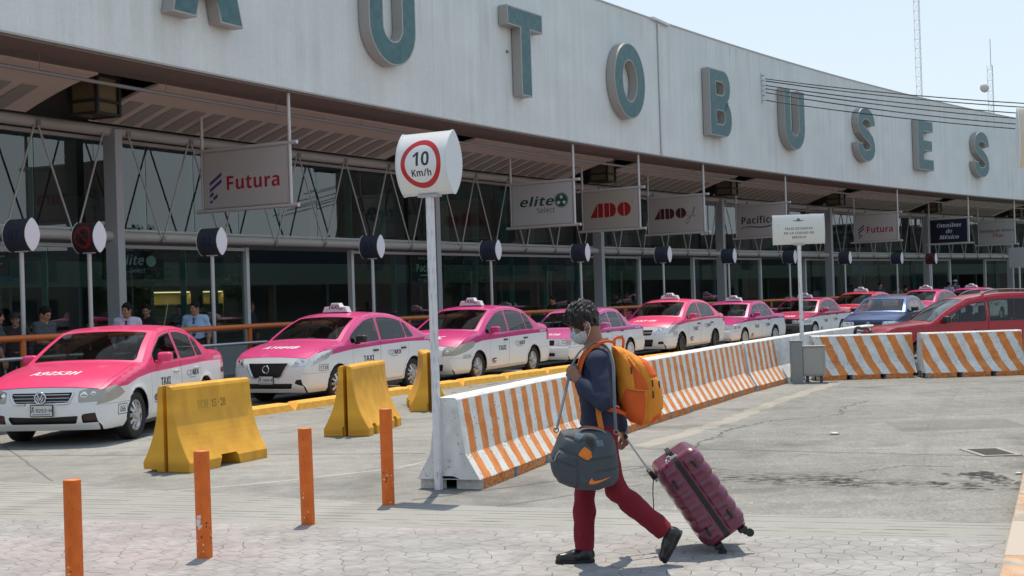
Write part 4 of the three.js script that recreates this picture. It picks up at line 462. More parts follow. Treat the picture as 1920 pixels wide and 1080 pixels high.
// ---------------------------------------------------------------- hanging company signs
{
  const W = 1024, H = 640, base = (g, c = '#bdb5af') => { g.fillStyle = c; g.fillRect(0, 0, W, H); };
  const flag = (g, x, y, k) => { g.save(); g.translate(x, y); g.scale(k, k); g.fillStyle = '#43356e'; for (const [a, b, l] of [[0, 40, 110], [0, 95, 110], [0, 140, 34], [30, 165, 40]]) { g.beginPath(); g.moveTo(a, b); g.lineTo(a + l, b - l * 0.75); g.lineTo(a + l, b - l * 0.75 + 30); g.lineTo(a, b + 28); g.fill(); } g.fillRect(0, 190, 24, 22); g.restore(); };
  const futura = (g) => { base(g); flag(g, 70, 290, 1.4); g.fillStyle = '#a31d36'; g.font = 'bold 200px sans-serif'; g.save(); g.translate(268, 445); g.scale(1.06, 1.12); g.fillText('Futura', 0, 0); g.restore(); };
  const stars = (g, x, y, r) => { g.fillStyle = '#0f4a3c'; g.beginPath(); g.arc(x, y, r, 0, 7); g.fill(); g.strokeStyle = '#cfcac4'; g.lineWidth = 5; g.beginPath(); g.arc(x, y, r * 0.88, 0, 7); g.stroke(); g.fillStyle = '#dcd8d2'; for (const [a, b] of [[0, -0.42], [-0.4, 0.3], [0.4, 0.3]]) { g.beginPath(); for (let i = 0; i < 10; i++) { const q = (i / 10) * 2 * PI - PI / 2, R = (i & 1 ? 0.14 : 0.34) * r; g.lineTo(x + a * r + R * Math.cos(q), y + b * r + R * Math.sin(q)); } g.fill(); } };
  const ado = (g, x, y, k, c) => { g.save(); g.translate(x, y); g.scale(k, k); g.fillStyle = c; g.beginPath(); g.moveTo(0, 260); g.lineTo(150, 0); g.lineTo(150, 260); g.fill(); g.fillRect(164, 0, 100, 260); g.fillRect(290, 0, 100, 260); g.beginPath(); g.moveTo(404, 0); g.quadraticCurveTo(525, 10, 525, 130); g.quadraticCurveTo(525, 250, 404, 260); g.fill(); g.beginPath(); g.ellipse(690, 130, 135, 130, 0, 0, 7); g.fill(); g.fillStyle = g.bg; g.fillRect(683, -4, 14, 270); g.restore(); };
  const prints = [futura,
    (g) => { base(g, '#bcb9b6'); g.fillStyle = '#174238'; g.save(); g.transform(1, 0, -0.3, 1, 130, 0); g.font = 'bold 250px sans-serif'; g.save(); g.scale(1.12, 0.82); g.fillText('elite', 70, 420); g.restore(); g.restore(); g.fillStyle = '#5b4d2c'; g.font = '120px sans-serif'; g.fillText('Select', 420, 460); stars(g, 850, 275, 118); },
    (g) => { base(g, '#b2a99c'); g.bg = '#b2a99c'; ado(g, 120, 200, 0.95, '#9c1719'); g.fillStyle = '#9c1719'; g.font = '34px sans-serif'; g.fillText('®', 920, 210); },
    (g) => { base(g, '#b3aba3'); g.bg = '#b3aba3'; ado(g, 90, 190, 0.76, '#471518'); g.strokeStyle = '#2b2625'; g.lineWidth = 8; g.beginPath(); g.moveTo(790, 290); g.bezierCurveTo(700, 240, 690, 380, 770, 350); g.bezierCurveTo(800, 320, 790, 470, 730, 490); g.bezierCurveTo(670, 500, 720, 400, 800, 370); g.bezierCurveTo(860, 320, 900, 180, 880, 190); g.bezierCurveTo(840, 220, 830, 420, 890, 350); g.stroke(); },
    (g) => { base(g, '#b5ada8'); g.fillStyle = '#22302c'; g.font = 'bold 210px sans-serif'; g.save(); g.translate(70, 370); g.scale(0.98, 1); g.fillText('Pacífico', 0, 0); g.restore(); g.strokeStyle = '#22302c'; g.lineWidth = 16; g.beginPath(); g.moveTo(70, 470); g.bezierCurveTo(260, 380, 400, 460, 560, 450); g.bezierCurveTo(700, 440, 800, 400, 940, 400); g.stroke(); g.lineWidth = 9; g.beginPath(); g.moveTo(200, 470); g.bezierCurveTo(380, 420, 500, 500, 720, 440); g.stroke(); },
    futura,
    (g) => { base(g, '#161b33'); g.fillStyle = '#d5d6de'; g.textAlign = 'center'; g.font = 'italic bold 150px serif'; ['Omnibus', 'de', 'México'].forEach((s, i) => g.fillText(s, W / 2, 210 + i * 165)); },
    (g) => { base(g, '#b0adab'); g.fillStyle = '#23263a'; g.textAlign = 'center'; g.font = 'italic bold 104px serif'; g.fillText('Omnibus de México', W / 2, 290); g.fillRect(60, 308, 500, 8); g.fillStyle = '#a31d26'; g.font = 'bold 150px serif'; g.fillText('-Plus', W / 2 + 30, 450); }];
  const rows = [[4.46, 2.3, 'hanging sign with a purple flag logo and red word Futura, nearest of all'], [16.85, 2.08, 'hanging sign reading elite Select with a green star badge'], [20.9, 2.0, 'hanging sign with bright red letters ADO'], [25.5, 2.1, 'hanging sign with dark red letters ADO and a thin script GL'], [32.3, 2.06, 'hanging sign reading Pacífico over a dark wave'], [43.5, 2.05, 'far hanging sign with flag logo and red word Futura above the blue car'], [51.8, 2.0, 'navy hanging sign with white script Omnibus de México'], [57.7, 1.95, 'rightmost hanging sign reading Omnibus de México Plus']];
  const tubeM = mat([0.56, 0.53, 0.5], 0.4), texs = []; rows.forEach(([s, w, label], i) => {
    const t = thing('hanging_sign', label, 'sign', arcP(s, 3.16, 0), arcTurn(s) - PI / 2, 'company signs hung from the fascia');
    const tex = i === 5 ? texs[0] : (texs[i] = canvasTex(W, H, prints[i])); const pm = new THREE.MeshPhysicalMaterial({ map: tex, roughness: 0.55 });
    part('panel', rbox(w - 0.08, 1.18, 0.07, 0.012, -w / 2, 4.31, 0), mat([0.4, 0.37, 0.35], 0.6), t); const f = part('print', new THREE.PlaneGeometry(w - 0.13, 1.13).translate(-w / 2, 4.31, 0.0385), pm, t);
    for (const y of [3.68, 4.94]) part('cross_tube', rod([-w - 0.17, y, 0], [0.19, y, 0], 0.042), tubeM, t); for (const x of [-w, 0]) part('hanger_rod', rod([x, 3.72, 0], [x, 5.97, 0], 0.036), tubeM, t); });
}
// ---------------------------------------------------------------- utility post and cabinet at the barrier corner
{ const grey = mat([0.24, 0.25, 0.25], 0.5, { metalness: 0.3, bumpMap: grainAt(2), bumpScale: 0.001 });
  const p = thing('utility_post', 'short square grey steel post where the two barrier rows meet', 'post', [5.02, 0.004, -23.75], -0.1); part('post', rbox(0.2, 0.74, 0.24, 0.01, 0, 0.37, 0), grey, p); part('cap', rbox(0.22, 0.02, 0.26, 0.006, 0, 0.752, 0), grey, p); part('foot_plate', box(0.34, 0.015, 0.36, 0, 0.008, 0), grey, p);
  const c = thing('utility_cabinet', 'grey utility cabinet mounted beside the square steel post', 'cabinet', [5.32, 0.12, -23.7], -0.35); part('case', rbox(0.38, 0.52, 0.22, 0.01, 0, 0.27, 0), mat([0.3, 0.3, 0.285], 0.5), c); part('door', rbox(0.34, 0.47, 0.012, 0.004, 0, 0.27, 0.114), mat([0.33, 0.33, 0.31], 0.45), c); part('lid', box(0.41, 0.014, 0.25, 0, 0.538, 0), mat([0.36, 0.36, 0.34], 0.5), c); for (const x of [-0.12, 0.12]) part('stand', box(0.05, 0.12, 0.05, x, -0.055, 0), mat([0.1, 0.1, 0.1], 0.7), c); }
// ---------------------------------------------------------------- cars: +x runs from nose to tail, +z is the driver's side
const carGlass = new THREE.MeshPhysicalMaterial({ color: col(0.5, 0.56, 0.53), transmission: 1, roughness: 0.02, thickness: 0, ior: 1.5 });
const blackTrim = mat([0.015, 0.015, 0.016], 0.5), reflectorMat = mat([0.7, 0.71, 0.72], 0.1, { metalness: 0.9, clearcoat: 1 }), sealMat = mat([0.015, 0.015, 0.016], 0.9, { specularIntensity: 0.3 }), rubber = mat([0.018, 0.018, 0.018], 0.85, { bumpMap: grainAt(4), bumpScale: 0.002 }), alloy = mat([0.55, 0.55, 0.56], 0.3, { metalness: 0.75 }), chrome = mat([0.75, 0.75, 0.76], 0.12, { metalness: 1 }), darkGrey = mat([0.04, 0.04, 0.042], 0.7), seatMat = mat([0.06, 0.06, 0.065], 0.9), lampGlass = new THREE.MeshPhysicalMaterial({ color: col(0.62, 0.64, 0.64), roughness: 0.12, metalness: 0.35, clearcoat: 1, clearcoatRoughness: 0.05 }), hazyLamp = new THREE.MeshPhysicalMaterial({ color: col(0.36, 0.35, 0.3), roughness: 0.35, clearcoat: 0.5 }), redLamp = mat([0.35, 0.01, 0.015], 0.15, { clearcoat: 1 }), amber = mat([0.7, 0.22, 0.02], 0.2, { clearcoat: 1 });
const paintOf = (c, rough = 0.35) => new THREE.MeshPhysicalMaterial({ color: col(...c), roughness: rough, clearcoat: 0.7, clearcoatRoughness: 0.08, specularIntensity: 0.35 });
const taxiWhite = paintOf([0.74, 0.75, 0.76]);
function carModel(S) {
  S.bow ??= S.boxy ? [[-0.04, 0], [-0.05, 0.02], [-0.06, 0.025], [-0.03, 0.025], [0.02, 0.025], [0.03, 0.015], [0.03, 0.01], [0.03, 0]] : [[-0.05, 0], [-0.1, 0.04], [-0.1, 0.035], [-0.05, 0.035], [0.03, 0.03], [0.08, 0.03], [0.07, 0.02], [0.05, 0]];
  const M = {}, segs = ['front', 'hood', 'screen', 'roof', 'rear', 'deck', 'tail'], path = {}, outline = [];
  for (const k of segs) { const c = new THREE.CatmullRomCurve3(S[k].map((p) => V3(p[0], p[1], 0)), false, 'centripetal'), n = Math.max(4, Math.round(c.getLength() / 0.045)); path[k] = c.getSpacedPoints(n).map((p) => [p.x, p.y]); outline.push(...(outline.length ? path[k].slice(1) : path[k])); }
  const sd = polySD(outline), top = outline.filter((p) => p[1] > 0.3);
  const dist = (x, y) => { let d = 1e9; for (let i = 0; i + 1 < top.length; i++) { const a = top[i], b = top[i + 1], ex = b[0] - a[0], ey = b[1] - a[1], t = clamp(((x - a[0]) * ex + (y - a[1]) * ey) / (ex * ex + ey * ey || 1e-9), 0, 1), q = (x - a[0] - ex * t) ** 2 + (y - a[1] - ey * t) ** 2; if (q < d) d = q; } return Math.sqrt(d); };
  const belt = (x) => lerp(S.belt[0], S.belt[1], clamp((x - S.cowlX) / (S.endX - S.cowlX), 0, 1));
  const round = (d, a, b) => (d >= a ? 0 : b * (1 - Math.sqrt(Math.max(0, 1 - ((a - Math.max(d, 0)) / a) ** 2))));
  const half = (x, y, edge) => { const b = belt(x), t = clamp((y - 0.2) / (b - 0.2), 0, 1.02); let w = S.W / 2 - 0.035 * ((t - 0.58) / 0.58) ** 2 - (y < 0.34 ? 0.05 * ((0.34 - y) / 0.14) ** 2 : 0); if (y > b) { const e = y - b; w -= e * S.tumble + 0.12 * e * e; }
    w -= round(x, S.noseA ?? 0.62, S.noseB ?? 0.17) + round(S.L - x, S.tailA ?? 0.45, S.tailB ?? 0.1); // plan corners
    for (const ax of [S.axF, S.axR]) { const r = Math.hypot(x - ax, y - S.wr), k = r - S.arch; if (k > 0 && k < 0.1 && y > S.wr * 0.6) w += 0.014 * (1 - k / 0.1) ** 2; }
    const d = edge ? 0 : Math.max(0, dist(x, y)), r = S.fillet ?? 0.07; if (d < r) w -= r * 0.5 * ((r - d) / r) ** 2; return w; };
  const sideP = (x, y) => [x, y, half(x, y)];
  const sideN = (x, y) => { const e = 0.008, z = half(x, y), a = (half(x + e, y) - half(x - e, y)) / (2 * e), b = (half(x, y + e) - half(x, y - e)) / (2 * e), l = Math.hypot(a, b, 1); return [-a / l, -b / l, 1 / l]; };
  const cache = new Map(), sideGeo = (tris) => { const pos = [], nor = [], uv = [], idx = [], key = new Map(); for (const t of tris) { const id = t.map((p) => { const k = Math.round(p[0] * 5e4) * 1e6 + Math.round(p[1] * 5e4); let v = key.get(k); if (v === undefined) { v = pos.length / 3; key.set(k, v); pos.push(...sideP(p[0], p[1])); let n = cache.get(k); if (!n) cache.set(k, (n = sideN(p[0], p[1]))); nor.push(...n); uv.push(p[0], p[1]); } return v; }); if (id[0] !== id[1] && id[1] !== id[2] && id[0] !== id[2]) idx.push(...id); } return fromArrays(pos, idx, uv, nor); };
  // side triangles
  let tris = []; const st = 0.04, nx = Math.ceil((S.L + 0.02) / st), ny = Math.ceil((S.H + 0.05) / st); for (let i = 0; i < nx; i++) for (let j = 2; j < ny; j++) { const a = [-0.01 + i * st, j * st], b = [a[0] + st, a[1]], c = [b[0], a[1] + st], d = [a[0], c[1]]; tris.push([a, b, c], [a, c, d]); }
  const F = (f) => (p) => f(p[0], p[1]);
  [tris] = cut(tris, F(sd)); for (const ax of [S.axF, S.axR]) [, tris] = cut(tris, F((x, y) => Math.hypot(x - ax, Math.max(0, y - S.wr) + Math.min(0, y - S.wr) * 0.35) - S.arch));
  [, tris] = cut(tris, F((x, y) => y - 0.2));
  // glass openings
  const wTop = S.winInset ?? 0.085, A = (y) => S.winA + (y - S.belt[0]) * (S.winAk ?? 0), Bx = (y) => S.xB + (y - S.belt[0]) * (S.kB ?? 0.1), Cx = (y) => S.winC + (y - S.belt[1]) * (S.kC ?? -0.6);
  const inWin = (x, y) => Math.max(belt(x) + 0.015 - y, wTop - dist(x, y), A(y) - x, x - Cx(y));
  const wins = [['front', (x, y) => Math.max(inWin(x, y), x - (Bx(y) - 0.035))], ['rear', (x, y) => Math.max(inWin(x, y), Bx(y) + 0.035 - x, S.xQ ? x - (S.xQ + (y - S.belt[1]) * -0.12) : -1)]]; if (S.xQ) wins.push(['quarter', (x, y) => Math.max(inWin(x, y), S.xQ + 0.028 + (y - S.belt[1]) * -0.12 - x)]);
  M.win = []; M.trim = []; for (const [k, f] of wins) { const g = (x, y) => f(x, y); let a; [a, tris] = cut(tris, F(g)); const [inn, ring] = cut(a, F((x, y) => g(x, y) + 0.016)); M.win.push([k, sideGeo(inn)]); M.trim.push(sideGeo(ring)); }
  const lampS = polySD(S.lampSide), tailS = polySD(S.tailSide); let a; [a, tris] = cut(tris, F(lampS)); M.lampSide = a.length ? sideGeo(a) : null; [a, tris] = cut(tris, F(tailS)); M.tailSide = a.length ? sideGeo(a) : null;
  const liner = tris.map((t) => t.map((p) => [p[0], p[1]])).filter((t) => t[0][1] < belt(t[0][0]) && t[0][0] > S.axF + S.arch && t[0][0] < S.axR - S.arch + 0.3); // inside trim
  { const pos = [], idx = []; for (const t of liner) { for (const p of t) { pos.push(p[0], p[1], half(p[0], p[1]) - 0.05); idx.push(idx.length); } } M.liner = fromArrays(pos, idx); }
  const gap = 0.0045, paintY = (x) => { const p = S.paint; let i = 0; while (i + 2 < p.length && x > p[i + 1][0]) i++; return lerp(p[i][1], p[i + 1][1], clamp((x - p[i][0]) / (p[i + 1][0] - p[i][0]), 0, 1)); };
  const two = (t) => { const [lo, up] = cut(t, F((x, y) => y - paintY(x))); return [lo, up].map((q) => (q.length ? sideGeo(q) : null)); };
  const d0 = (y) => S.xD0 + (y < 0.5 ? 0 : 0), roofCut = (x, y) => 0.05 - dist(x, y), xd1 = (y) => (y > S.wr + S.arch * 0.9 ? S.xD1 : Math.min(S.xD1, S.axR - S.arch * 1.02 - 0.1 * Math.max(0, S.wr + 0.1 - y)) + 0);
  const doorB = (x, y) => Math.max(0.27 - y, roofCut(x, y), S.xD0 + (y > S.belt[0] ? (y - S.belt[0]) * S.kA : 0) - x), dF = (x, y) => Math.max(doorB(x, y), x - Bx(y)), dR = (x, y) => Math.max(0.27 - y, roofCut(x, y), Bx(y) - x, y > S.belt[1] ? x - Cx(y) - 0.07 : x - Math.min(S.xD1, S.axR + (y < S.wr + S.arch + 0.06 ? -Math.sqrt(Math.max(0, (S.arch + 0.05) ** 2 - (y - S.wr) ** 2)) : 9)));
  M.panels = {}; for (const [k, f] of [['front_door', dF], ['rear_door', dR]]) { let q, rest; [q, rest] = cut(tris, F(f)); M.panels[k] = two(cut(q, F((x, y) => f(x, y) + gap))[0]); tris = rest; }
  { let q; const bump = (x, y) => Math.max(y - S.bumpY, x - (S.axF - S.arch * 0.4)); [q, tris] = cut(tris, F(bump)); M.bumpSide = sideGeo(cut(q, F((x, y) => bump(x, y) + gap * 0.8))[0]); const rb = (x, y) => Math.max(y - S.bumpY - 0.06, S.axR + S.arch * 0.4 - x);[q, tris] = cut(tris, F(rb)); M.rearBumpSide = sideGeo(cut(q, F((x, y) => rb(x, y) + gap * 0.8))[0]); }
  { const [f, r] = cut(tris, F((x, y) => x - lerp(S.xD0, S.xB, 0.5))); M.panels.fender = two(f); M.panels.quarter_panel = two(r); }
  // swept skin across the car
  const T = (k, t, v) => { const p = path[k], n = p.length - 1, f = clamp(t, 0, 1) * n, i = Math.min(n - 1, Math.floor(f)), u = f - i, x = lerp(p[i][0], p[i + 1][0], u), y = lerp(p[i][1], p[i + 1][1], u), g = (q) => { const a = p[Math.max(0, q - 1)], b = p[Math.min(n, q + 1)], l = Math.hypot(b[0] - a[0], b[1] - a[1]) || 1; return [-(b[1] - a[1]) / l, (b[0] - a[0]) / l]; }, n0 = g(i), n1 = g(i + 1), nx = lerp(n0[0], n1[0], u), nyy = lerp(n0[1], n1[1], u), si = segs.indexOf(k), A0 = S.bow[si], A1 = S.bow[si + 1], tt = clamp(t, 0, 1), w = half(x, y, true), q = 1 - Math.pow(Math.abs(v), 2.2); return [x + lerp(A0[0], A1[0], tt) * q, y + lerp(A0[1], A1[1], tt) * q, v * w]; };
  const Tn = (k, t, v) => { const e = 0.02, a = T(k, t - e, v), b = T(k, t + e, v), c = T(k, t, Math.max(-1, v - e)), d = T(k, t, Math.min(1, v + e)), p = V3(b[0] - a[0], b[1] - a[1], b[2] - a[2]), q = V3(d[0] - c[0], d[1] - c[1], d[2] - c[2]), n = q.cross(p).normalize(); return [n.x, n.y, n.z]; };
  const grid = (k, nv = 28) => { const nt = path[k].length * (k === 'front' || k === 'tail' ? 2 : 1), o = []; for (let i = 0; i < nt; i++) for (let j = 0; j < nv; j++) { const t0 = i / nt, t1 = (i + 1) / nt, v0 = -1 + (2 * j) / nv, v1 = -1 + (2 * (j + 1)) / nv; o.push([[t0, v0], [t1, v1], [t1, v0]], [[t0, v0], [t0, v1], [t1, v1]]); } return o; };
  const Tg = (k, tr, push = 0) => { if (!tr.length) return null; const pos = [], nor = [], uv = [], idx = [], key = new Map(); for (const t of tr) for (const p of t) { const h = Math.round(p[0] * 1e5) * 1e6 + Math.round(p[1] * 1e5); let v = key.get(h); if (v === undefined) { v = pos.length / 3; key.set(h, v); const P = T(k, p[0], p[1]), N = Tn(k, p[0], p[1]); pos.push(P[0] + N[0] * push, P[1] + N[1] * push, P[2] + N[2] * push); nor.push(...N); uv.push(P[2], P[0]); } idx.push(v); } return fromArrays(pos, idx, uv, nor); };
  M.T = T; M.Tn = Tn;
  const zy = (k, f) => (p) => { const P = T(k, p[0], p[1]); return f(Math.abs(P[2]), P[1]); };
  let fr = grid('front', 44); M.front = {}; for (const [k, pl] of Object.entries(S.frontal)) { const f = zy('front', polySD(pl)); let q; [q, fr] = cut(fr, f); M.front[k] = Tg('front', q, k === 'grille' || k === 'intake' || k === 'fog' ? -0.03 : 0.002); }
  { const [lo, up] = cut(fr, zy('front', (z, y) => y - (S.hoodY ?? 9))); M.frontBody = Tg('front', lo); M.frontHood = Tg('front', up); }
  let hd = grid('hood'); M.hoodLamp = null; if (S.hoodLamp) { let q; [q, hd] = cut(hd, (p) => { const P = T('hood', p[0], p[1]); return polySD(S.hoodLamp)(P[0], Math.abs(P[2])); }); M.hoodLamp = Tg('hood', q, 0.002); }
  { let side; [hd, side] = cut(hd, (p) => Math.abs(p[1]) - 0.93); [hd] = cut(hd, (p) => 0.012 - p[0]); M.hood = Tg('hood', cut(hd, (p) => Math.abs(p[1]) - 0.922)[0]); M.hoodSide = Tg('hood', side); }
  for (const k of ['screen', 'rear']) { const [gl, br] = cut(grid(k), (p) => Math.max(Math.abs(p[1]) - (k === 'screen' ? 0.9 : 0.86), (k === 'screen' ? 0.04 : 0.09) - p[0], p[0] - (k === 'screen' ? 0.93 : 0.93))); const [inn, ring] = cut(gl, (p) => Math.max(Math.abs(p[1]) - (k === 'screen' ? 0.88 : 0.835), (k === 'screen' ? 0.06 : 0.12) - p[0], p[0] - 0.91)); M[k + 'Glass'] = Tg(k, inn); M[k + 'Ring'] = Tg(k, ring); M[k + 'Border'] = Tg(k, br); }
  M.roof = Tg('roof', grid('roof')); M.deck = Tg('deck', grid('deck')); { let q, t = grid('tail'); [q, t] = cut(t, zy('tail', polySD(S.tailFront))); M.tailLamp = Tg('tail', q, 0.002); const [lo, up] = cut(t, zy('tail', (z, y) => y - paintY(S.L))); M.tail = [Tg('tail', lo), Tg('tail', up)]; }
  M.sidePatch = (x0, x1, y0, y1, push = 0.004) => { const pos = [], nor = [], uv = [], idx = [], nx2 = 8, ny2 = 5; for (let j = 0; j <= ny2; j++) for (let i = 0; i <= nx2; i++) { const x = lerp(x0, x1, i / nx2), y = lerp(y0, y1, j / ny2), P = sideP(x, y), N = sideN(x, y); pos.push(P[0] + N[0] * push, P[1] + N[1] * push, P[2] + N[2] * push); nor.push(...N); uv.push(i / nx2, j / ny2); } for (let j = 0; j < ny2; j++) for (let i = 0; i < nx2; i++) { const b = j * (nx2 + 1) + i; idx.push(b, b + 1, b + nx2 + 2, b, b + nx2 + 2, b + nx2 + 1); } return fromArrays(pos, idx, uv, nor); };
  M.topPatch = (k, t0, t1, v0, v1, push = 0.004) => { const pos = [], nor = [], uv = [], idx = [], n = 8; for (let j = 0; j <= n; j++) for (let i = 0; i <= n; i++) { const t = lerp(t0, t1, j / n), v = lerp(v0, v1, i / n), P = T(k, t, v), N = Tn(k, t, v); pos.push(P[0] + N[0] * push, P[1] + N[1] * push, P[2] + N[2] * push); nor.push(...N); uv.push(i / n, j / n); } for (let j = 0; j < n; j++) for (let i = 0; i < n; i++) { const b = j * (n + 1) + i; idx.push(b, b + 1, b + n + 2, b, b + n + 2, b + n + 1); } return fromArrays(pos, idx, uv, nor); };
  M.half = half; M.belt = belt; M.S = S; M.roofTop = T('roof', 0.4, 0)[1]; return M;
}
const join2 = (list) => { const l = list.filter(Boolean); return l.length ? merge(l.map((g) => g.clone())) : null; };
const both = (g) => (g ? [g, mirrorZ(g.index ? g.toNonIndexed() : g)] : []);
const tyreGeo = (r, w) => new THREE.LatheGeometry([[r * 0.64, -w * 0.42], [r * 0.72, -w * 0.5], [r * 0.92, -w * 0.5], [r * 0.985, -w * 0.42], [r, -w * 0.25], [r, w * 0.25], [r * 0.985, w * 0.42], [r * 0.92, w * 0.5], [r * 0.72, w * 0.5], [r * 0.64, w * 0.42]].map((p) => new THREE.Vector2(...p)), 36).rotateX(PI / 2);
function rimGeo(r, kind) { // faces +z
  const s = new THREE.Shape(); s.absarc(0, 0, r * 0.66, 0, 2 * PI); const n = kind === 'steel' ? 8 : kind === 'five' ? 10 : 9;
  for (let i = 0; i < n; i++) { const a = (i / n) * 2 * PI, h = new THREE.Path(); if (kind === 'steel') h.absellipse(Math.cos(a) * r * 0.5, Math.sin(a) * r * 0.5, r * 0.06, r * 0.1, 0, 2 * PI, true, a); else { const p = (q, rr) => new THREE.Vector2(Math.cos(a + q) * r * rr, Math.sin(a + q) * r * rr), k = kind === 'five' ? 0.16 : 0.21; h.setFromPoints([p(-k, 0.57), p(-k * 0.7, 0.27), p(k * 0.7, 0.27), p(k, 0.57)]); } s.holes.push(h); }
  const g = new THREE.ExtrudeGeometry(s, { depth: 0.012, bevelEnabled: true, bevelSize: 0.006, bevelThickness: 0.008, bevelSegments: 2, curveSegments: 24 }), P = g.attributes.position; for (let i = 0; i < P.count; i++) { const q = Math.hypot(P.getX(i), P.getY(i)) / r; P.setZ(i, P.getZ(i) - 0.035 * smoothstep(q, 0.25, 0.62) * (kind === 'steel' ? -0.6 : 1) + 0.03 * smoothstep(q, 0.56, 0.66)); } g.computeVertexNormals(); return merge([g, new THREE.CylinderGeometry(r * 0.16, r * 0.19, 0.03, 16).rotateX(PI / 2).translate(0, 0, 0.025)]); }
const textDecal = (w, h, draw) => new THREE.MeshPhysicalMaterial({ map: canvasTex(w, h, (g) => { g.clearRect(0, 0, w, h); draw(g, w, h); }, { clamp: true }), transparent: true, roughness: 0.45, depthWrite: false });
const doorTaxi = textDecal(256, 128, (g) => { g.fillStyle = '#26282c'; g.font = 'bold 104px sans-serif'; g.textAlign = 'center'; g.save(); g.translate(128, 102); g.scale(0.92, 1); g.fillText('TAXI', 0, 0); g.restore(); }), doorCity = textDecal(256, 128, (g) => { g.font = '92px sans-serif'; g.fillStyle = '#76797e'; g.fillText('CD', 8, 92); g.font = 'bold 92px sans-serif'; g.fillStyle = '#2a2c30'; g.fillText('MX', 126, 92); g.fillStyle = '#8d9094'; g.fillRect(60, 108, 130, 8); }), swoop = textDecal(128, 128, (g) => { g.fillStyle = '#2b2b2e'; g.beginPath(); g.moveTo(8, 60); g.lineTo(26, 22); g.lineTo(40, 44); g.lineTo(50, 20); g.lineTo(120, 26); g.lineTo(116, 40); g.quadraticCurveTo(60, 40, 8, 74); g.fill(); g.fillStyle = '#a33038'; g.beginPath(); g.moveTo(8, 92); g.quadraticCurveTo(50, 46, 74, 66); g.quadraticCurveTo(96, 80, 118, 62); g.quadraticCurveTo(100, 100, 60, 92); g.quadraticCurveTo(30, 86, 8, 92); g.fill(); g.fillStyle = '#2b2b2e'; g.fillRect(16, 104, 92, 8); });
const roofSignMat = mat([0.68, 0.68, 0.7], 0.4), roofText = textDecal(256, 96, (g) => { g.fillStyle = '#1c1d22'; g.font = 'bold 76px sans-serif'; g.textAlign = 'center'; g.fillText('TAXI', 112, 68); g.font = 'bold 34px sans-serif'; g.fillText('MX', 224, 82); });
const plateMat = (txt) => new THREE.MeshPhysicalMaterial({ map: canvasTex(256, 128, (g) => { g.fillStyle = '#c9cac6'; g.fillRect(0, 0, 256, 128); g.fillStyle = '#32363e'; g.font = 'bold 62px sans-serif'; g.textAlign = 'center'; g.fillText(txt, 128, 84); g.fillStyle = '#5a6a84'; g.fillRect(20, 104, 216, 12); g.fillRect(8, 14, 30, 26); }, { clamp: true }), roughness: 0.5 });
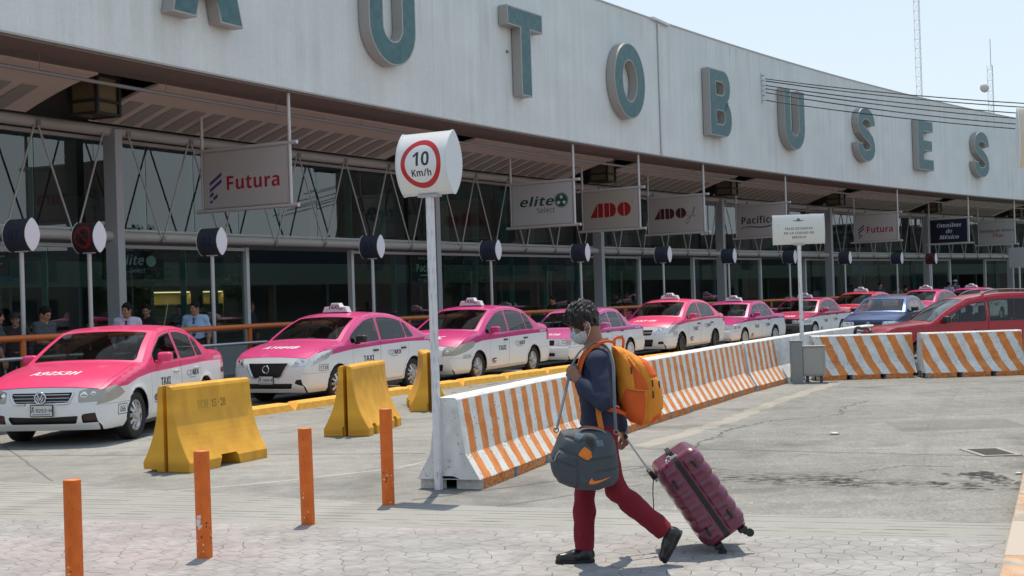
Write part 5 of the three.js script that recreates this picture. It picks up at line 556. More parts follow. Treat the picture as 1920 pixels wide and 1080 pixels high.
function buildCar(M, o) { // o: name, label, colours, marks
  const S = M.S, t = thing(o.name, o.label, o.category ?? 'taxi', [0, 0, 0], 0, o.group), up = o.upper, lo = o.lower ?? up;
  const paintMesh = (name, low, upp, parent = t) => { const gs = [low, upp].map((x) => join2([x])), ms = [lo, up].filter((_, i) => gs[i]); const l = gs.filter(Boolean); if (!l.length) return null; return l.length === 1 ? part(name, l[0], ms[0], parent) : part(name, mergeGeometries(l, true), ms, parent); };
  const flip = (g) => (g ? mirrorZ(g.index ? g.toNonIndexed() : g) : null);
  // shells
  { const low = join2([M.frontBody, ...both(M.bumpSide)]); if (o.bumper) part('front_bumper', low, o.bumper, t, 'dark front bumper'); else part('front_bumper', low, lo, t); }
  part('hood', join2([M.hood, M.frontHood]), up, t); part('roof', join2([M.roof, M.screenBorder, M.rearBorder, M.hoodSide]), up, t); part('boot_lid', M.deck, up, t); paintMesh('tail_panel', M.tail[0], M.tail[1]); for (const g of both(M.rearBumpSide)) part('rear_bumper', g, lo, t);
  for (const m of [0, 1]) { const f = m ? flip : (g) => g; for (const k of ['fender', 'quarter_panel']) paintMesh(k, f(M.panels[k][0]), f(M.panels[k][1]));
    for (const [k, win] of [['front_door', 'front'], ['rear_door', 'rear']]) { const d = paintMesh(k, f(M.panels[k][0]), f(M.panels[k][1])); const x = (k === 'front_door' ? S.xB : S.xD1) - 0.2, y = S.handleY ?? S.belt[0] - 0.13, z = M.half(x, y) + 0.012; part('door_handle', rbox(0.17, 0.035, 0.03, 0.012, x, y, m ? -z : z), o.handle ?? blackTrim, d); const g = M.win.find((w) => w[0] === win)[1]; if (!(o.openWindow && k === 'front_door' && !m)) part('window_pane', f(g), carGlass, d); else part('window_pane', f(M.win.find((w) => w[0] === win)[1]).clone().translate(0, -0.34, -0.03), carGlass, d, 'lowered window'); }
    const q = M.win.find((w) => w[0] === 'quarter'); if (q) part('quarter_window', f(q[1]), carGlass, t);
    for (const q2 of M.trim) part('window_trim', f(q2), blackTrim, t); part('headlight', join2([f(M.lampSide), M.front.lamp ? cutHalf(M.front.lamp, m ? -1 : 1) : null, M.hoodLamp ? cutHalf(M.hoodLamp, m ? -1 : 1) : null]), o.lamp ?? lampGlass, t); part('tail_light', join2([f(M.tailSide), M.tailLamp ? cutHalf(M.tailLamp, m ? -1 : 1) : null]), redLamp, t);
    part('door_lining', f(M.liner), darkGrey, t);
    const mx = S.cowlX + (S.mirX ?? 0.42), my = M.belt(mx) + 0.09, mz = M.half(mx, M.belt(mx)) + 0.11; const mir = part('wing_mirror', merge([rbox(0.13, 0.13, 0.2, 0.045, mx, my, m ? -mz : mz, 4), rbox(0.07, 0.05, 0.1, 0.015, mx - 0.01, my - 0.07, m ? -(mz - 0.09) : mz - 0.09)]), o.mirror ?? up, t); part('mirror_glass', box(0.004, 0.1, 0.16, mx + 0.066, my, m ? -mz : mz), chrome, mir); }
  part('windscreen', M.screenGlass, carGlass, t); part('screen_seal', M.screenRing, sealMat, t); part('screen_seal', M.rearRing, sealMat, t); part('rear_window', M.rearGlass, carGlass, t);
  if (M.front.grille) { const g = part('grille', M.front.grille, blackTrim, t); const n = S.slats ?? 3, pl = S.frontal.grille, y0 = Math.min(...pl.map((p) => p[1])), y1 = Math.max(...pl.map((p) => p[1])), zw = S.slatW ?? Math.max(...pl.map((p) => p[0])) * 0.95; for (let i = 0; i < n; i++) { const y = lerp(y0, y1, (i + 0.6) / (n + 0.2)), P = frontAt(M, y, 0), Q = frontAt(M, y, zw); part('grille_bar', tube([[Q[0] - 0.004, y, -zw], [lerp(P[0], Q[0], 0.3) - 0.004, y, -zw * 0.5], [P[0] - 0.006, y, 0], [lerp(P[0], Q[0], 0.3) - 0.004, y, zw * 0.5], [Q[0] - 0.004, y, zw]], S.slatR ?? 0.009, 16, 6), o.slat ?? alloy, g); } if (S.frame) for (const sgn of [-1, 1]) part('grille_trim', tube(S.frame.map(([z, y]) => { const P = frontAt(M, y, z); return [P[0] - 0.012, y, z * sgn]; }), 0.014, 16, 6), chrome, g); }
  if (M.front.intake) part('air_intake', M.front.intake, blackTrim, t); if (M.front.fog) for (const m of [1, -1]) part('fog_light_recess', cutHalf(M.front.fog, m), o.fog ?? blackTrim, t);
  if (S.bulbs) for (const m of [1, -1]) for (const [z, y, r, kind] of S.bulbs) { const P = frontAt(M, y, z), q = frontAt(M, y, z + 0.04), a = Math.atan2(q[0] - P[0], 0.04); const lg = new THREE.SphereGeometry(r, 18, 10).scale(1, 1, 0.28).rotateY(-PI / 2 + a * 1).translate(P[0] + 0.003, y, z).toNonIndexed(); part('lamp_reflector', m > 0 ? lg : mirrorZ(lg), kind ? amber : reflectorMat, t); }
  { const y = S.emblemY, P = frontAt(M, y, 0); if (y) { const e = part('emblem', merge([new THREE.TorusGeometry(S.emblemR ?? 0.055, 0.01, 8, 28).rotateY(PI / 2).translate(P[0] - 0.022, y, 0), ...(o.bars ?? [[0, 0, 0.13, 0.022]]).map(([a, b, w, h, r]) => box(0.012, h, w, 0, 0, 0).rotateX(r ?? 0).translate(P[0] - 0.022, y + b, a))]), chrome, t); if (o.emblemBack) part('emblem_back', new THREE.CylinderGeometry(0.07, 0.07, 0.012, 24).rotateZ(PI / 2).translate(P[0] - 0.014, y, 0), o.emblemBack, e); } }
  if (o.plate) { const P = frontAt(M, S.plateY, 0), q = part('number_plate', rbox(0.012, 0.15, 0.3, 0.005, P[0] - 0.02, S.plateY, o.plateZ ?? 0), blackTrim, t); part('plate_print', new THREE.PlaneGeometry(0.275, 0.128).rotateY(-PI / 2).translate(P[0] - 0.0275, S.plateY, o.plateZ ?? 0), plateMat(o.plate), q); }
  // wheels
  const tw = 0.19, wg = (S._tyre ??= tyreGeo(S.wr, tw)), rg = (S._rim ??= rimGeo(S.wr, S.rim)), bk = (S._back ??= new THREE.CylinderGeometry(S.wr * 0.65, S.wr * 0.65, 0.03, 24).rotateX(PI / 2));
  for (const ax of [S.axF, S.axR]) for (const m of [1, -1]) { const w = part('wheel', bk, blackTrim, t); w.position.set(ax, S.wr, m * (S.W / 2 - tw / 2 - 0.03)); if (m < 0) w.rotation.y = PI; if (o.steer && ax === S.axF) w.rotation.y += o.steer; part('tyre', wg, rubber, w); const r = part('rim', rg, o.rim ?? alloy, w); r.position.z = tw * 0.5 - 0.03;
    part('wheel_housing', new THREE.CylinderGeometry(S.arch + 0.01, S.arch + 0.01, 0.34, 24, 1, true, -PI * 0.62, PI * 1.24).rotateX(PI / 2).rotateZ(PI / 2).rotateZ(PI / 2).translate(ax, S.wr, m * (S.W / 2 - 0.24)), darkGrey, t); }
  part('underbody', merge([box(S.axR - S.axF - 2 * S.arch, 0.22, S.W - 0.16, (S.axF + S.axR) / 2, 0.28, 0), box(S.L - 0.5, 0.28, S.W - 0.62, S.L / 2, 0.34, 0), box(0.3, 0.3, S.W - 0.5, 0.38, 0.42, 0), box(0.35, 0.3, S.W - 0.45, S.L - 0.4, 0.42, 0), rbox(0.5, 0.5, S.W - 0.2, 0.06, S.axF + 0.18, 0.62, 0)]), darkGrey, t);
  // inside
  const sy = S.belt[0] - 0.42, fx = S.xB - 0.12; for (const z of [-0.36, 0.36]) { part('front_seat', merge([rbox(0.5, 0.16, 0.46, 0.06, fx - 0.25, sy, z), rbox(0.14, 0.58, 0.44, 0.06, 0, 0, 0).rotateZ(-0.28).translate(fx + 0.08, sy + 0.33, z)]), seatMat, t); part('headrest', rbox(0.1, 0.17, 0.25, 0.045, fx + 0.19, sy + 0.68, z), seatMat, t); }
  part('rear_seat', merge([rbox(0.5, 0.18, 1.2, 0.06, S.xD1 - 0.35, sy, 0), rbox(0.16, 0.52, 1.2, 0.06, 0, 0, 0).rotateZ(-0.35).translate(S.xD1, sy + 0.28, 0)]), seatMat, t); part('dashboard', rbox(0.42, 0.3, S.W - 0.36, 0.08, S.cowlX + 0.34, S.belt[0] - 0.13, 0, 3), darkGrey, t); part('parcel_shelf', box(0.4, 0.03, 1.1, S.xD1 + 0.3, S.belt[1] - 0.03, 0), darkGrey, t);
  part('steering_wheel', new THREE.TorusGeometry(0.18, 0.016, 8, 24).rotateY(PI / 2).rotateZ(-0.45).translate(S.cowlX + 0.62, S.belt[0] - 0.02, 0.36), blackTrim, t);
  // taxi marks
  if (o.number) {
    part('door_lettering', M.sidePatch(...S.taxiAt), doorTaxi, t); part('door_lettering', M.sidePatch(...S.cityAt), doorCity, t); part('door_badge', M.sidePatch(...S.badgeAt), swoop, t);
    const nm = (txt, c, k = 1) => textDecal(256, 64, (g) => { g.fillStyle = c; g.font = 'italic bold 58px sans-serif'; g.textAlign = 'center'; g.save(); g.translate(128, 54); g.scale(k, 1); g.fillText(txt, 0, 0); g.restore(); });
    part('hood_lettering', M.topPatch('hood', S.hoodTxt[0], S.hoodTxt[1], S.hoodTxt[2], S.hoodTxt[3]), nm(o.number, '#e6dce0', 1.05), t); part('quarter_lettering', M.sidePatch(...S.quarterAt), nm(o.number, '#eadfe4'), t);
    if (o.fleet) part('fleet_number', M.sidePatch(...S.fleetAt), textDecal(128, 64, (g) => { g.fillStyle = '#dedfe0'; g.fillRect(2, 2, 124, 60); g.strokeStyle = '#33363a'; g.lineWidth = 4; g.strokeRect(4, 4, 120, 56); g.fillStyle = '#1b1c20'; g.font = 'bold 48px sans-serif'; g.textAlign = 'center'; g.fillText(o.fleet, 64, 50); }), t);
    if (o.sign !== false) { const x = S.signX ?? S.screen[S.screen.length - 1][0] + 0.28, y = M.roofTop + (S.signDy ?? -0.005); const sg = part('roof_sign', extrude([[-0.3, 0], [-0.25, 0.1], [-0.12, 0.11], [-0.08, 0.17], [0.08, 0.17], [0.12, 0.11], [0.25, 0.1], [0.3, 0]].map((p) => [p[0] * 0.9, p[1]]), 0.15, 0.012).rotateY(-PI / 2).translate(x + 0.075, y, 0), roofSignMat, t); part('sign_lettering', new THREE.PlaneGeometry(0.36, 0.12).rotateY(-PI / 2).translate(x - 0.0785, y + 0.085, 0), roofText, sg); }
  }
  if (o.rack) for (const z of [-0.6, 0.6]) part('roof_rail', merge([tube([[2.15, M.roofTop - 0.08, z], [2.35, M.roofTop + 0.03, z], [3.2, M.roofTop + 0.04, z], [3.95, M.roofTop + 0.0, z], [4.1, M.roofTop - 0.08, z]], 0.02, 30, 8)]), mat([0.12, 0.12, 0.12], 0.5), t);
  return t;
}
function cutHalf(g, s) { const n = g.index ? g.toNonIndexed() : g, p = n.attributes.position, keep = []; for (let i = 0; i < p.count; i += 3) if (s * (p.getZ(i) + p.getZ(i + 1) + p.getZ(i + 2)) > 0) keep.push(i, i + 1, i + 2); if (!keep.length) return null; const o = new THREE.BufferGeometry(); for (const k of ['position', 'normal', 'uv']) { const A = n.attributes[k], r = new Float32Array(keep.length * A.itemSize); keep.forEach((q, j) => { for (let c = 0; c < A.itemSize; c++) r[j * A.itemSize + c] = A.array[q * A.itemSize + c]; }); o.setAttribute(k, new THREE.BufferAttribute(r, A.itemSize)); } return o; }
function frontAt(M, y, z) { let best = null; for (let i = 0; i <= 120; i++) { const w = M.T('front', i / 120, 1)[2], v = clamp(z / w, -1, 1), P = M.T('front', i / 120, v), d = Math.abs(P[1] - y); if (!best || d < best[0]) best = [d, P]; } return best[1]; }
function placeCar(t, M, P, turn) { // P: ground point under the left front wheel
  const c = Math.cos(turn), s = Math.sin(turn), lx = M.S.axF, lz = M.S.W / 2 - 0.1; t.rotation.y = turn; t.position.set(P[0] - (lx * c + lz * s), P[1], P[2] - (-lx * s + lz * c)); }
const mir = (p) => p;
const SPEC = {
  versa: { L: 4.49, W: 1.695, H: 1.52, axF: 0.87, axR: 3.47, wr: 0.3, arch: 0.345, tumble: 0.3, belt: [0.945, 1.0], cowlX: 1.05, endX: 3.9, front: [[0.12, 0.2], [0.03, 0.3], [0.0, 0.46], [0.03, 0.62], [0.12, 0.76]], hood: [[0.12, 0.76], [0.35, 0.87], [0.7, 0.96], [1.05, 1.02]], screen: [[1.05, 1.02], [1.45, 1.25], [1.88, 1.425]], roof: [[1.88, 1.425], [2.2, 1.475], [2.6, 1.48], [3.0, 1.44], [3.3, 1.365]], rear: [[3.3, 1.365], [3.65, 1.2], [3.98, 1.06]], deck: [[3.98, 1.06], [4.2, 1.055], [4.39, 1.02]], tail: [[4.39, 1.02], [4.47, 0.85], [4.49, 0.55], [4.42, 0.25]], crown: { front: [0.07, 0.13], hood: [0.13, 0.05], screen: 0.06, roof: [0.03, 0.03], rear: 0.05, deck: 0.04, tail: 0.08 },
    winA: 1.3, xB: 2.28, kB: 0.1, winC: 3.52, kC: -0.75, xQ: 3.22, xD0: 1.32, xD1: 3.28, kA: 1.5, bumpY: 0.52, paint: [[0, 0.74], [0.55, 0.8], [1.3, 0.865], [2.3, 0.9], [3.3, 0.925], [4.49, 0.9]], lampSide: [[0.0, 0.62], [0.2, 0.66], [0.5, 0.74], [0.72, 0.86], [0.66, 0.895], [0.42, 0.87], [0.0, 0.78]], tailSide: [[4.05, 0.9], [4.5, 0.72], [4.5, 0.95], [4.3, 0.98]],
    frontal: { grille: [[-0.1, 0.46], [0.26, 0.46], [0.4, 0.7], [-0.1, 0.7]], lamp: [[0.47, 0.63], [0.9, 0.66], [0.9, 0.9], [0.58, 0.8]], intake: [[-0.1, 0.27], [0.44, 0.27], [0.48, 0.36], [-0.1, 0.36]], fog: [[0.52, 0.36], [0.56, 0.42], [0.8, 0.44], [0.74, 0.34], [0.64, 0.32]] }, frame: [[0.42, 0.68], [0.36, 0.58], [0.28, 0.47], [0.2, 0.455]], bulbs: [[0.56, 0.69, 0.042, 0], [0.65, 0.725, 0.034, 0]], slats: 0, emblemY: 0.6, emblemR: 0.062, plateY: 0.42, tailFront: [[0.45, 0.75], [0.9, 0.7], [0.9, 0.98], [0.55, 0.94]], rim: 'nine', taxiAt: [1.62, 2.06, 0.6, 0.77], cityAt: [2.5, 2.98, 0.66, 0.83], badgeAt: [1.42, 1.7, 0.33, 0.5], quarterAt: [3.85, 4.3, 0.92, 1.0], hoodTxt: [0.3, 0.52, -0.55, 0.5], fleetAt: [0.28, 0.54, 0.55, 0.66] },
  tiida: { L: 4.43, W: 1.695, H: 1.54, axF: 0.86, axR: 3.46, wr: 0.3, arch: 0.345, tumble: 0.3, belt: [0.94, 0.985], cowlX: 1.0, endX: 3.7, front: [[0.1, 0.2], [0.02, 0.3], [0, 0.5], [0.03, 0.64], [0.1, 0.73]], hood: [[0.1, 0.73], [0.32, 0.86], [0.65, 0.965], [0.98, 1.02]], screen: [[0.98, 1.02], [1.45, 1.27], [1.9, 1.455]], roof: [[1.9, 1.455], [2.3, 1.505], [2.8, 1.495], [3.28, 1.41]], rear: [[3.28, 1.41], [3.55, 1.25], [3.8, 1.1]], deck: [[3.8, 1.1], [4.05, 1.08], [4.28, 1.05]], tail: [[4.28, 1.05], [4.38, 0.85], [4.43, 0.55], [4.36, 0.25]], crown: { front: [0.06, 0.12], hood: [0.12, 0.05], screen: 0.07, roof: 0.03, rear: 0.04, deck: 0.04, tail: 0.08 },
    winA: 1.22, xB: 2.26, kB: 0.08, winC: 3.5, kC: -0.55, xQ: 3.12, xD0: 1.35, xD1: 3.22, kA: 0.9, bulbs: [[0.57, 0.64, 0.045, 0]], bumpY: 0.52, paint: [[0, 0.7], [0.5, 0.76], [1.0, 0.825], [2.2, 0.86], [3.3, 0.885], [4.4, 0.9]], lampSide: [[0, 0.56], [0.35, 0.64], [0.62, 0.72], [0.72, 0.8], [0.6, 0.84], [0.4, 0.81], [0, 0.75]], tailSide: [[4.12, 0.72], [4.45, 0.72], [4.45, 1.0], [4.18, 1.0]],
    frontal: { grille: [[-0.1, 0.58], [0.32, 0.58], [0.42, 0.7], [-0.1, 0.7]], lamp: [[0.47, 0.56], [0.9, 0.58], [0.9, 0.84], [0.5, 0.73]], intake: [[-0.1, 0.27], [0.46, 0.27], [0.5, 0.4], [-0.1, 0.4]] }, slats: 2, emblemY: 0.65, emblemR: 0.05, plateY: 0.47, tailFront: [[0.6, 0.72], [0.9, 0.72], [0.9, 1.0], [0.62, 1.0]], rim: 'five', taxiAt: [1.68, 2.12, 0.56, 0.73], cityAt: [2.5, 2.98, 0.62, 0.79], badgeAt: [1.4, 1.66, 0.32, 0.48], quarterAt: [3.72, 4.14, 0.9, 0.97], hoodTxt: [0.24, 0.48, -0.5, 0.5], fleetAt: [0.24, 0.5, 0.5, 0.58] },
  jetta: { L: 4.38, W: 1.735, H: 1.45, axF: 0.88, axR: 3.395, wr: 0.31, arch: 0.355, tumble: 0.32, belt: [0.93, 0.965], cowlX: 1.18, endX: 3.6, front: [[0.12, 0.2], [0.03, 0.3], [0, 0.46], [0.02, 0.58], [0.07, 0.7]], hood: [[0.07, 0.7], [0.3, 0.8], [0.75, 0.91], [1.18, 0.975]], screen: [[1.18, 0.975], [1.55, 1.19], [1.95, 1.375]], roof: [[1.95, 1.375], [2.3, 1.42], [2.7, 1.42], [3.1, 1.355]], rear: [[3.1, 1.355], [3.4, 1.2], [3.68, 1.035]], deck: [[3.68, 1.035], [4.0, 1.025], [4.28, 0.98]], tail: [[4.28, 0.98], [4.35, 0.8], [4.38, 0.5], [4.3, 0.25]], crown: { front: [0.08, 0.12], hood: [0.12, 0.05], screen: 0.06, roof: 0.03, rear: 0.05, deck: 0.04, tail: 0.08 },
    winA: 1.5, xB: 2.42, kB: -0.05, winC: 3.36, kC: -0.6, xQ: 3.08, xD0: 1.34, xD1: 3.2, kA: 1.35, bumpY: 0.52, paint: [[0, 0.7], [0.55, 0.72], [0.9, 0.79], [1.35, 0.83], [2.4, 0.855], [3.3, 0.88], [4.4, 0.87]], lampSide: [[0, 0.52], [0.3, 0.575], [0.48, 0.64], [0.38, 0.7], [0.28, 0.745], [0, 0.7]], tailSide: [[4.05, 0.68], [4.4, 0.66], [4.4, 0.9], [4.1, 0.9]],
    frontal: { grille: [[-0.1, 0.545], [0.34, 0.555], [0.4, 0.675], [-0.1, 0.675]], lamp: [[0.47, 0.545], [0.9, 0.565], [0.9, 0.78], [0.47, 0.69]], intake: [[-0.1, 0.285], [0.42, 0.285], [0.46, 0.385], [-0.1, 0.365]], fog: [[0.5, 0.29], [0.5, 0.4], [0.6, 0.415], [0.95, 0.43], [0.84, 0.36], [0.7, 0.3]] }, frame: [[0.405, 0.672], [0.39, 0.62], [0.35, 0.553], [0.2, 0.541]], bulbs: [[0.53, 0.63, 0.05, 0], [0.64, 0.645, 0.038, 0]], slats: 3, slatR: 0.0055, slatW: 0.36, emblemY: 0.615, emblemR: 0.07, plateY: 0.46, tailFront: [[0.5, 0.66], [0.9, 0.66], [0.9, 0.9], [0.55, 0.9]], rim: 'nine', taxiAt: [1.62, 2.04, 0.6, 0.78], cityAt: [2.62, 3.1, 0.66, 0.82], badgeAt: [1.4, 1.62, 0.4, 0.57], quarterAt: [3.72, 4.12, 0.88, 0.96], hoodTxt: [0.3, 0.5, -0.5, 0.42], fleetAt: [0.3, 0.52, 0.36, 0.5] },
  tsuru: { L: 4.33, W: 1.67, H: 1.39, axF: 0.88, axR: 3.31, wr: 0.285, arch: 0.325, tumble: 0.3, belt: [0.865, 0.885], cowlX: 1.2, endX: 3.4, boxy: true, noseA: 0.3, noseB: 0.09, tailA: 0.25, tailB: 0.06, fillet: 0.05, front: [[0.06, 0.22], [0.0, 0.3], [0, 0.49], [0.05, 0.53], [0.08, 0.69]], hood: [[0.08, 0.69], [0.6, 0.8], [1.2, 0.885]], screen: [[1.2, 0.885], [1.5, 1.1], [1.8, 1.285]], roof: [[1.8, 1.285], [2.2, 1.345], [2.6, 1.35], [2.96, 1.3]], rear: [[2.96, 1.3], [3.2, 1.13], [3.45, 0.94]], deck: [[3.45, 0.94], [3.85, 0.93], [4.22, 0.9]], tail: [[4.22, 0.9], [4.26, 0.6], [4.33, 0.5], [4.28, 0.25]], crown: { front: 0.05, hood: [0.04, 0.03], screen: 0.04, roof: 0.025, rear: 0.03, deck: 0.02, tail: 0.03 },
    winA: 1.4, xB: 2.22, kB: -0.02, winC: 3.18, kC: -0.72, xQ: 2.86, xD0: 1.28, xD1: 3.02, kA: 1.2, bulbs: [[0.48, 0.61, 0.045, 0], [0.6, 0.61, 0.045, 0]], bumpY: 0.5, paint: [[0, 0.6], [0.1, 0.7], [0.6, 0.73], [1.3, 0.765], [3.3, 0.79], [4.4, 0.79]], lampSide: [[0.0, 0.55], [0.24, 0.56], [0.24, 0.66], [0.0, 0.67]], tailSide: [[4.12, 0.6], [4.3, 0.6], [4.3, 0.8], [4.12, 0.8]],
    frontal: { grille: [[-0.1, 0.545], [0.36, 0.545], [0.36, 0.665], [-0.1, 0.665]], lamp: [[0.39, 0.55], [0.9, 0.55], [0.9, 0.67], [0.39, 0.67]], intake: [[-0.1, 0.3], [0.4, 0.3], [0.4, 0.38], [-0.1, 0.38]] }, slats: 2, emblemY: 0, plateY: 0.44, tailFront: [[0.4, 0.62], [0.9, 0.62], [0.9, 0.8], [0.4, 0.8]], rim: 'steel', taxiAt: [1.62, 2.02, 0.52, 0.68], cityAt: [2.42, 2.86, 0.54, 0.7], badgeAt: [1.36, 1.6, 0.28, 0.42], quarterAt: [3.6, 4.0, 0.8, 0.88], hoodTxt: [0.2, 0.42, -0.5, 0.5], fleetAt: [0.3, 0.56, 0.57, 0.65], handleY: 0.79 },
  suv: { L: 4.44, W: 1.8, H: 1.68, axF: 0.87, axR: 3.49, wr: 0.35, arch: 0.4, tumble: 0.24, belt: [1.05, 1.07], boxy: true, mirX: 0.26, cowlX: 1.05, endX: 4.2, noseA: 0.35, noseB: 0.1, front: [[0.1, 0.3], [0, 0.42], [0, 0.64], [0.05, 0.86]], hood: [[0.05, 0.86], [0.22, 0.97], [0.65, 1.025], [1.05, 1.06]], screen: [[1.05, 1.06], [1.42, 1.33], [1.84, 1.55]], roof: [[1.84, 1.55], [2.4, 1.625], [3.4, 1.625], [4.1, 1.56]], rear: [[4.1, 1.56], [4.25, 1.3], [4.33, 1.1]], deck: [[4.33, 1.1], [4.35, 1.08], [4.37, 1.05]], tail: [[4.37, 1.05], [4.43, 0.8], [4.42, 0.4], [4.36, 0.3]], crown: { front: 0.07, hood: [0.07, 0.05], screen: 0.06, roof: 0.04, rear: 0.05, deck: 0.05, tail: 0.05 },
    winA: 1.27, xB: 2.22, kB: 0.02, winC: 3.42, kC: -0.12, xQ: 3.36, xD0: 1.15, xD1: 3.36, kA: 1.25, winInset: 0.11, bumpY: 0.6, paint: [[0, 0.3], [4.5, 0.3]], lampSide: [[0, 0.68], [0.22, 0.68], [0.3, 0.84], [0, 0.86]], tailSide: [[4.2, 0.9], [4.45, 0.9], [4.45, 1.2], [4.25, 1.2]], frontal: { grille: [[-0.1, 0.66], [0.42, 0.66], [0.44, 0.82], [-0.1, 0.82]], lamp: [[0.47, 0.66], [0.95, 0.66], [0.95, 0.85], [0.47, 0.84]] }, slats: 2, emblemY: 0, plateY: 0.5, tailFront: [[0.6, 0.8], [0.95, 0.8], [0.95, 1.05], [0.6, 1.05]], rim: 'five', handleY: 0.9 },
};
SPEC.aveo = { ...SPEC.versa, L: 4.31, W: 1.71, H: 1.51, axF: 0.85, axR: 3.33, frontal: { grille: [[-0.1, 0.56], [0.34, 0.57], [0.38, 0.71], [-0.1, 0.71]], lamp: [[0.42, 0.58], [0.9, 0.6], [0.9, 0.9], [0.52, 0.8]], intake: [[-0.1, 0.27], [0.34, 0.27], [0.4, 0.46], [-0.1, 0.46]], fog: [[0.5, 0.33], [0.54, 0.4], [0.84, 0.42], [0.8, 0.33]] }, frame: null, slats: 1, emblemY: 0, rim: 'steel', lampSide: [[0, 0.58], [0.3, 0.64], [0.6, 0.76], [0.56, 0.85], [0.3, 0.83], [0, 0.78]], deck: [[3.85, 1.06], [4.05, 1.055], [4.2, 1.02]], rear: [[3.22, 1.38], [3.55, 1.22], [3.85, 1.06]], roof: [[1.85, 1.425], [2.2, 1.475], [2.55, 1.475], [2.95, 1.44], [3.22, 1.38]], screen: [[1.05, 1.02], [1.45, 1.25], [1.85, 1.425]], tail: [[4.2, 1.02], [4.29, 0.85], [4.31, 0.55], [4.24, 0.25]], tailSide: [[3.95, 0.85], [4.32, 0.72], [4.32, 0.98], [4.12, 1.0]], winC: 3.42, xQ: 0, quarterAt: [3.7, 4.1, 0.93, 1.0] };
SPEC.derby = { ...SPEC.tsuru, L: 4.2, W: 1.64, H: 1.42, axR: 3.3, belt: [0.9, 0.93], front: [[0.08, 0.22], [0, 0.32], [0, 0.48], [0.04, 0.56], [0.1, 0.7]], hood: [[0.1, 0.7], [0.5, 0.82], [1.12, 0.92]], screen: [[1.12, 0.92], [1.45, 1.14], [1.78, 1.31]], roof: [[1.78, 1.31], [2.15, 1.375], [2.6, 1.375], [3.0, 1.31]], rear: [[3.0, 1.31], [3.25, 1.15], [3.5, 1.0]], deck: [[3.5, 1.0], [3.8, 0.99], [4.1, 0.95]], tail: [[4.1, 0.95], [4.15, 0.65], [4.2, 0.5], [4.14, 0.25]], paint: [[0, 0.1], [4.5, 0.1]], frontal: { grille: [[-0.1, 0.55], [0.38, 0.55], [0.38, 0.66], [-0.1, 0.66]], lamp: [[0.42, 0.54], [0.9, 0.54], [0.9, 0.69], [0.42, 0.67]], intake: [[-0.1, 0.28], [0.5, 0.28], [0.5, 0.38], [-0.1, 0.38]] }, emblemY: 0.605, emblemR: 0.05, tailSide: [[4.0, 0.6], [4.3, 0.6], [4.3, 0.85], [4.0, 0.85]] };
const MODEL = {}; const model = (k) => (MODEL[k] ??= carModel(SPEC[k]));
const hot = paintOf([0.78, 0.06, 0.18]), magenta = paintOf([0.5, 0.03, 0.19]), rose = paintOf([0.62, 0.06, 0.22]), crimson = paintOf([0.5, 0.02, 0.06]);
const Q = 'taxis waiting in the queue', onArc = (t, k, s, off, y = 0.004) => placeCar(t, model(k), arcP(s, off, y), arcTurn(s + 1.3));
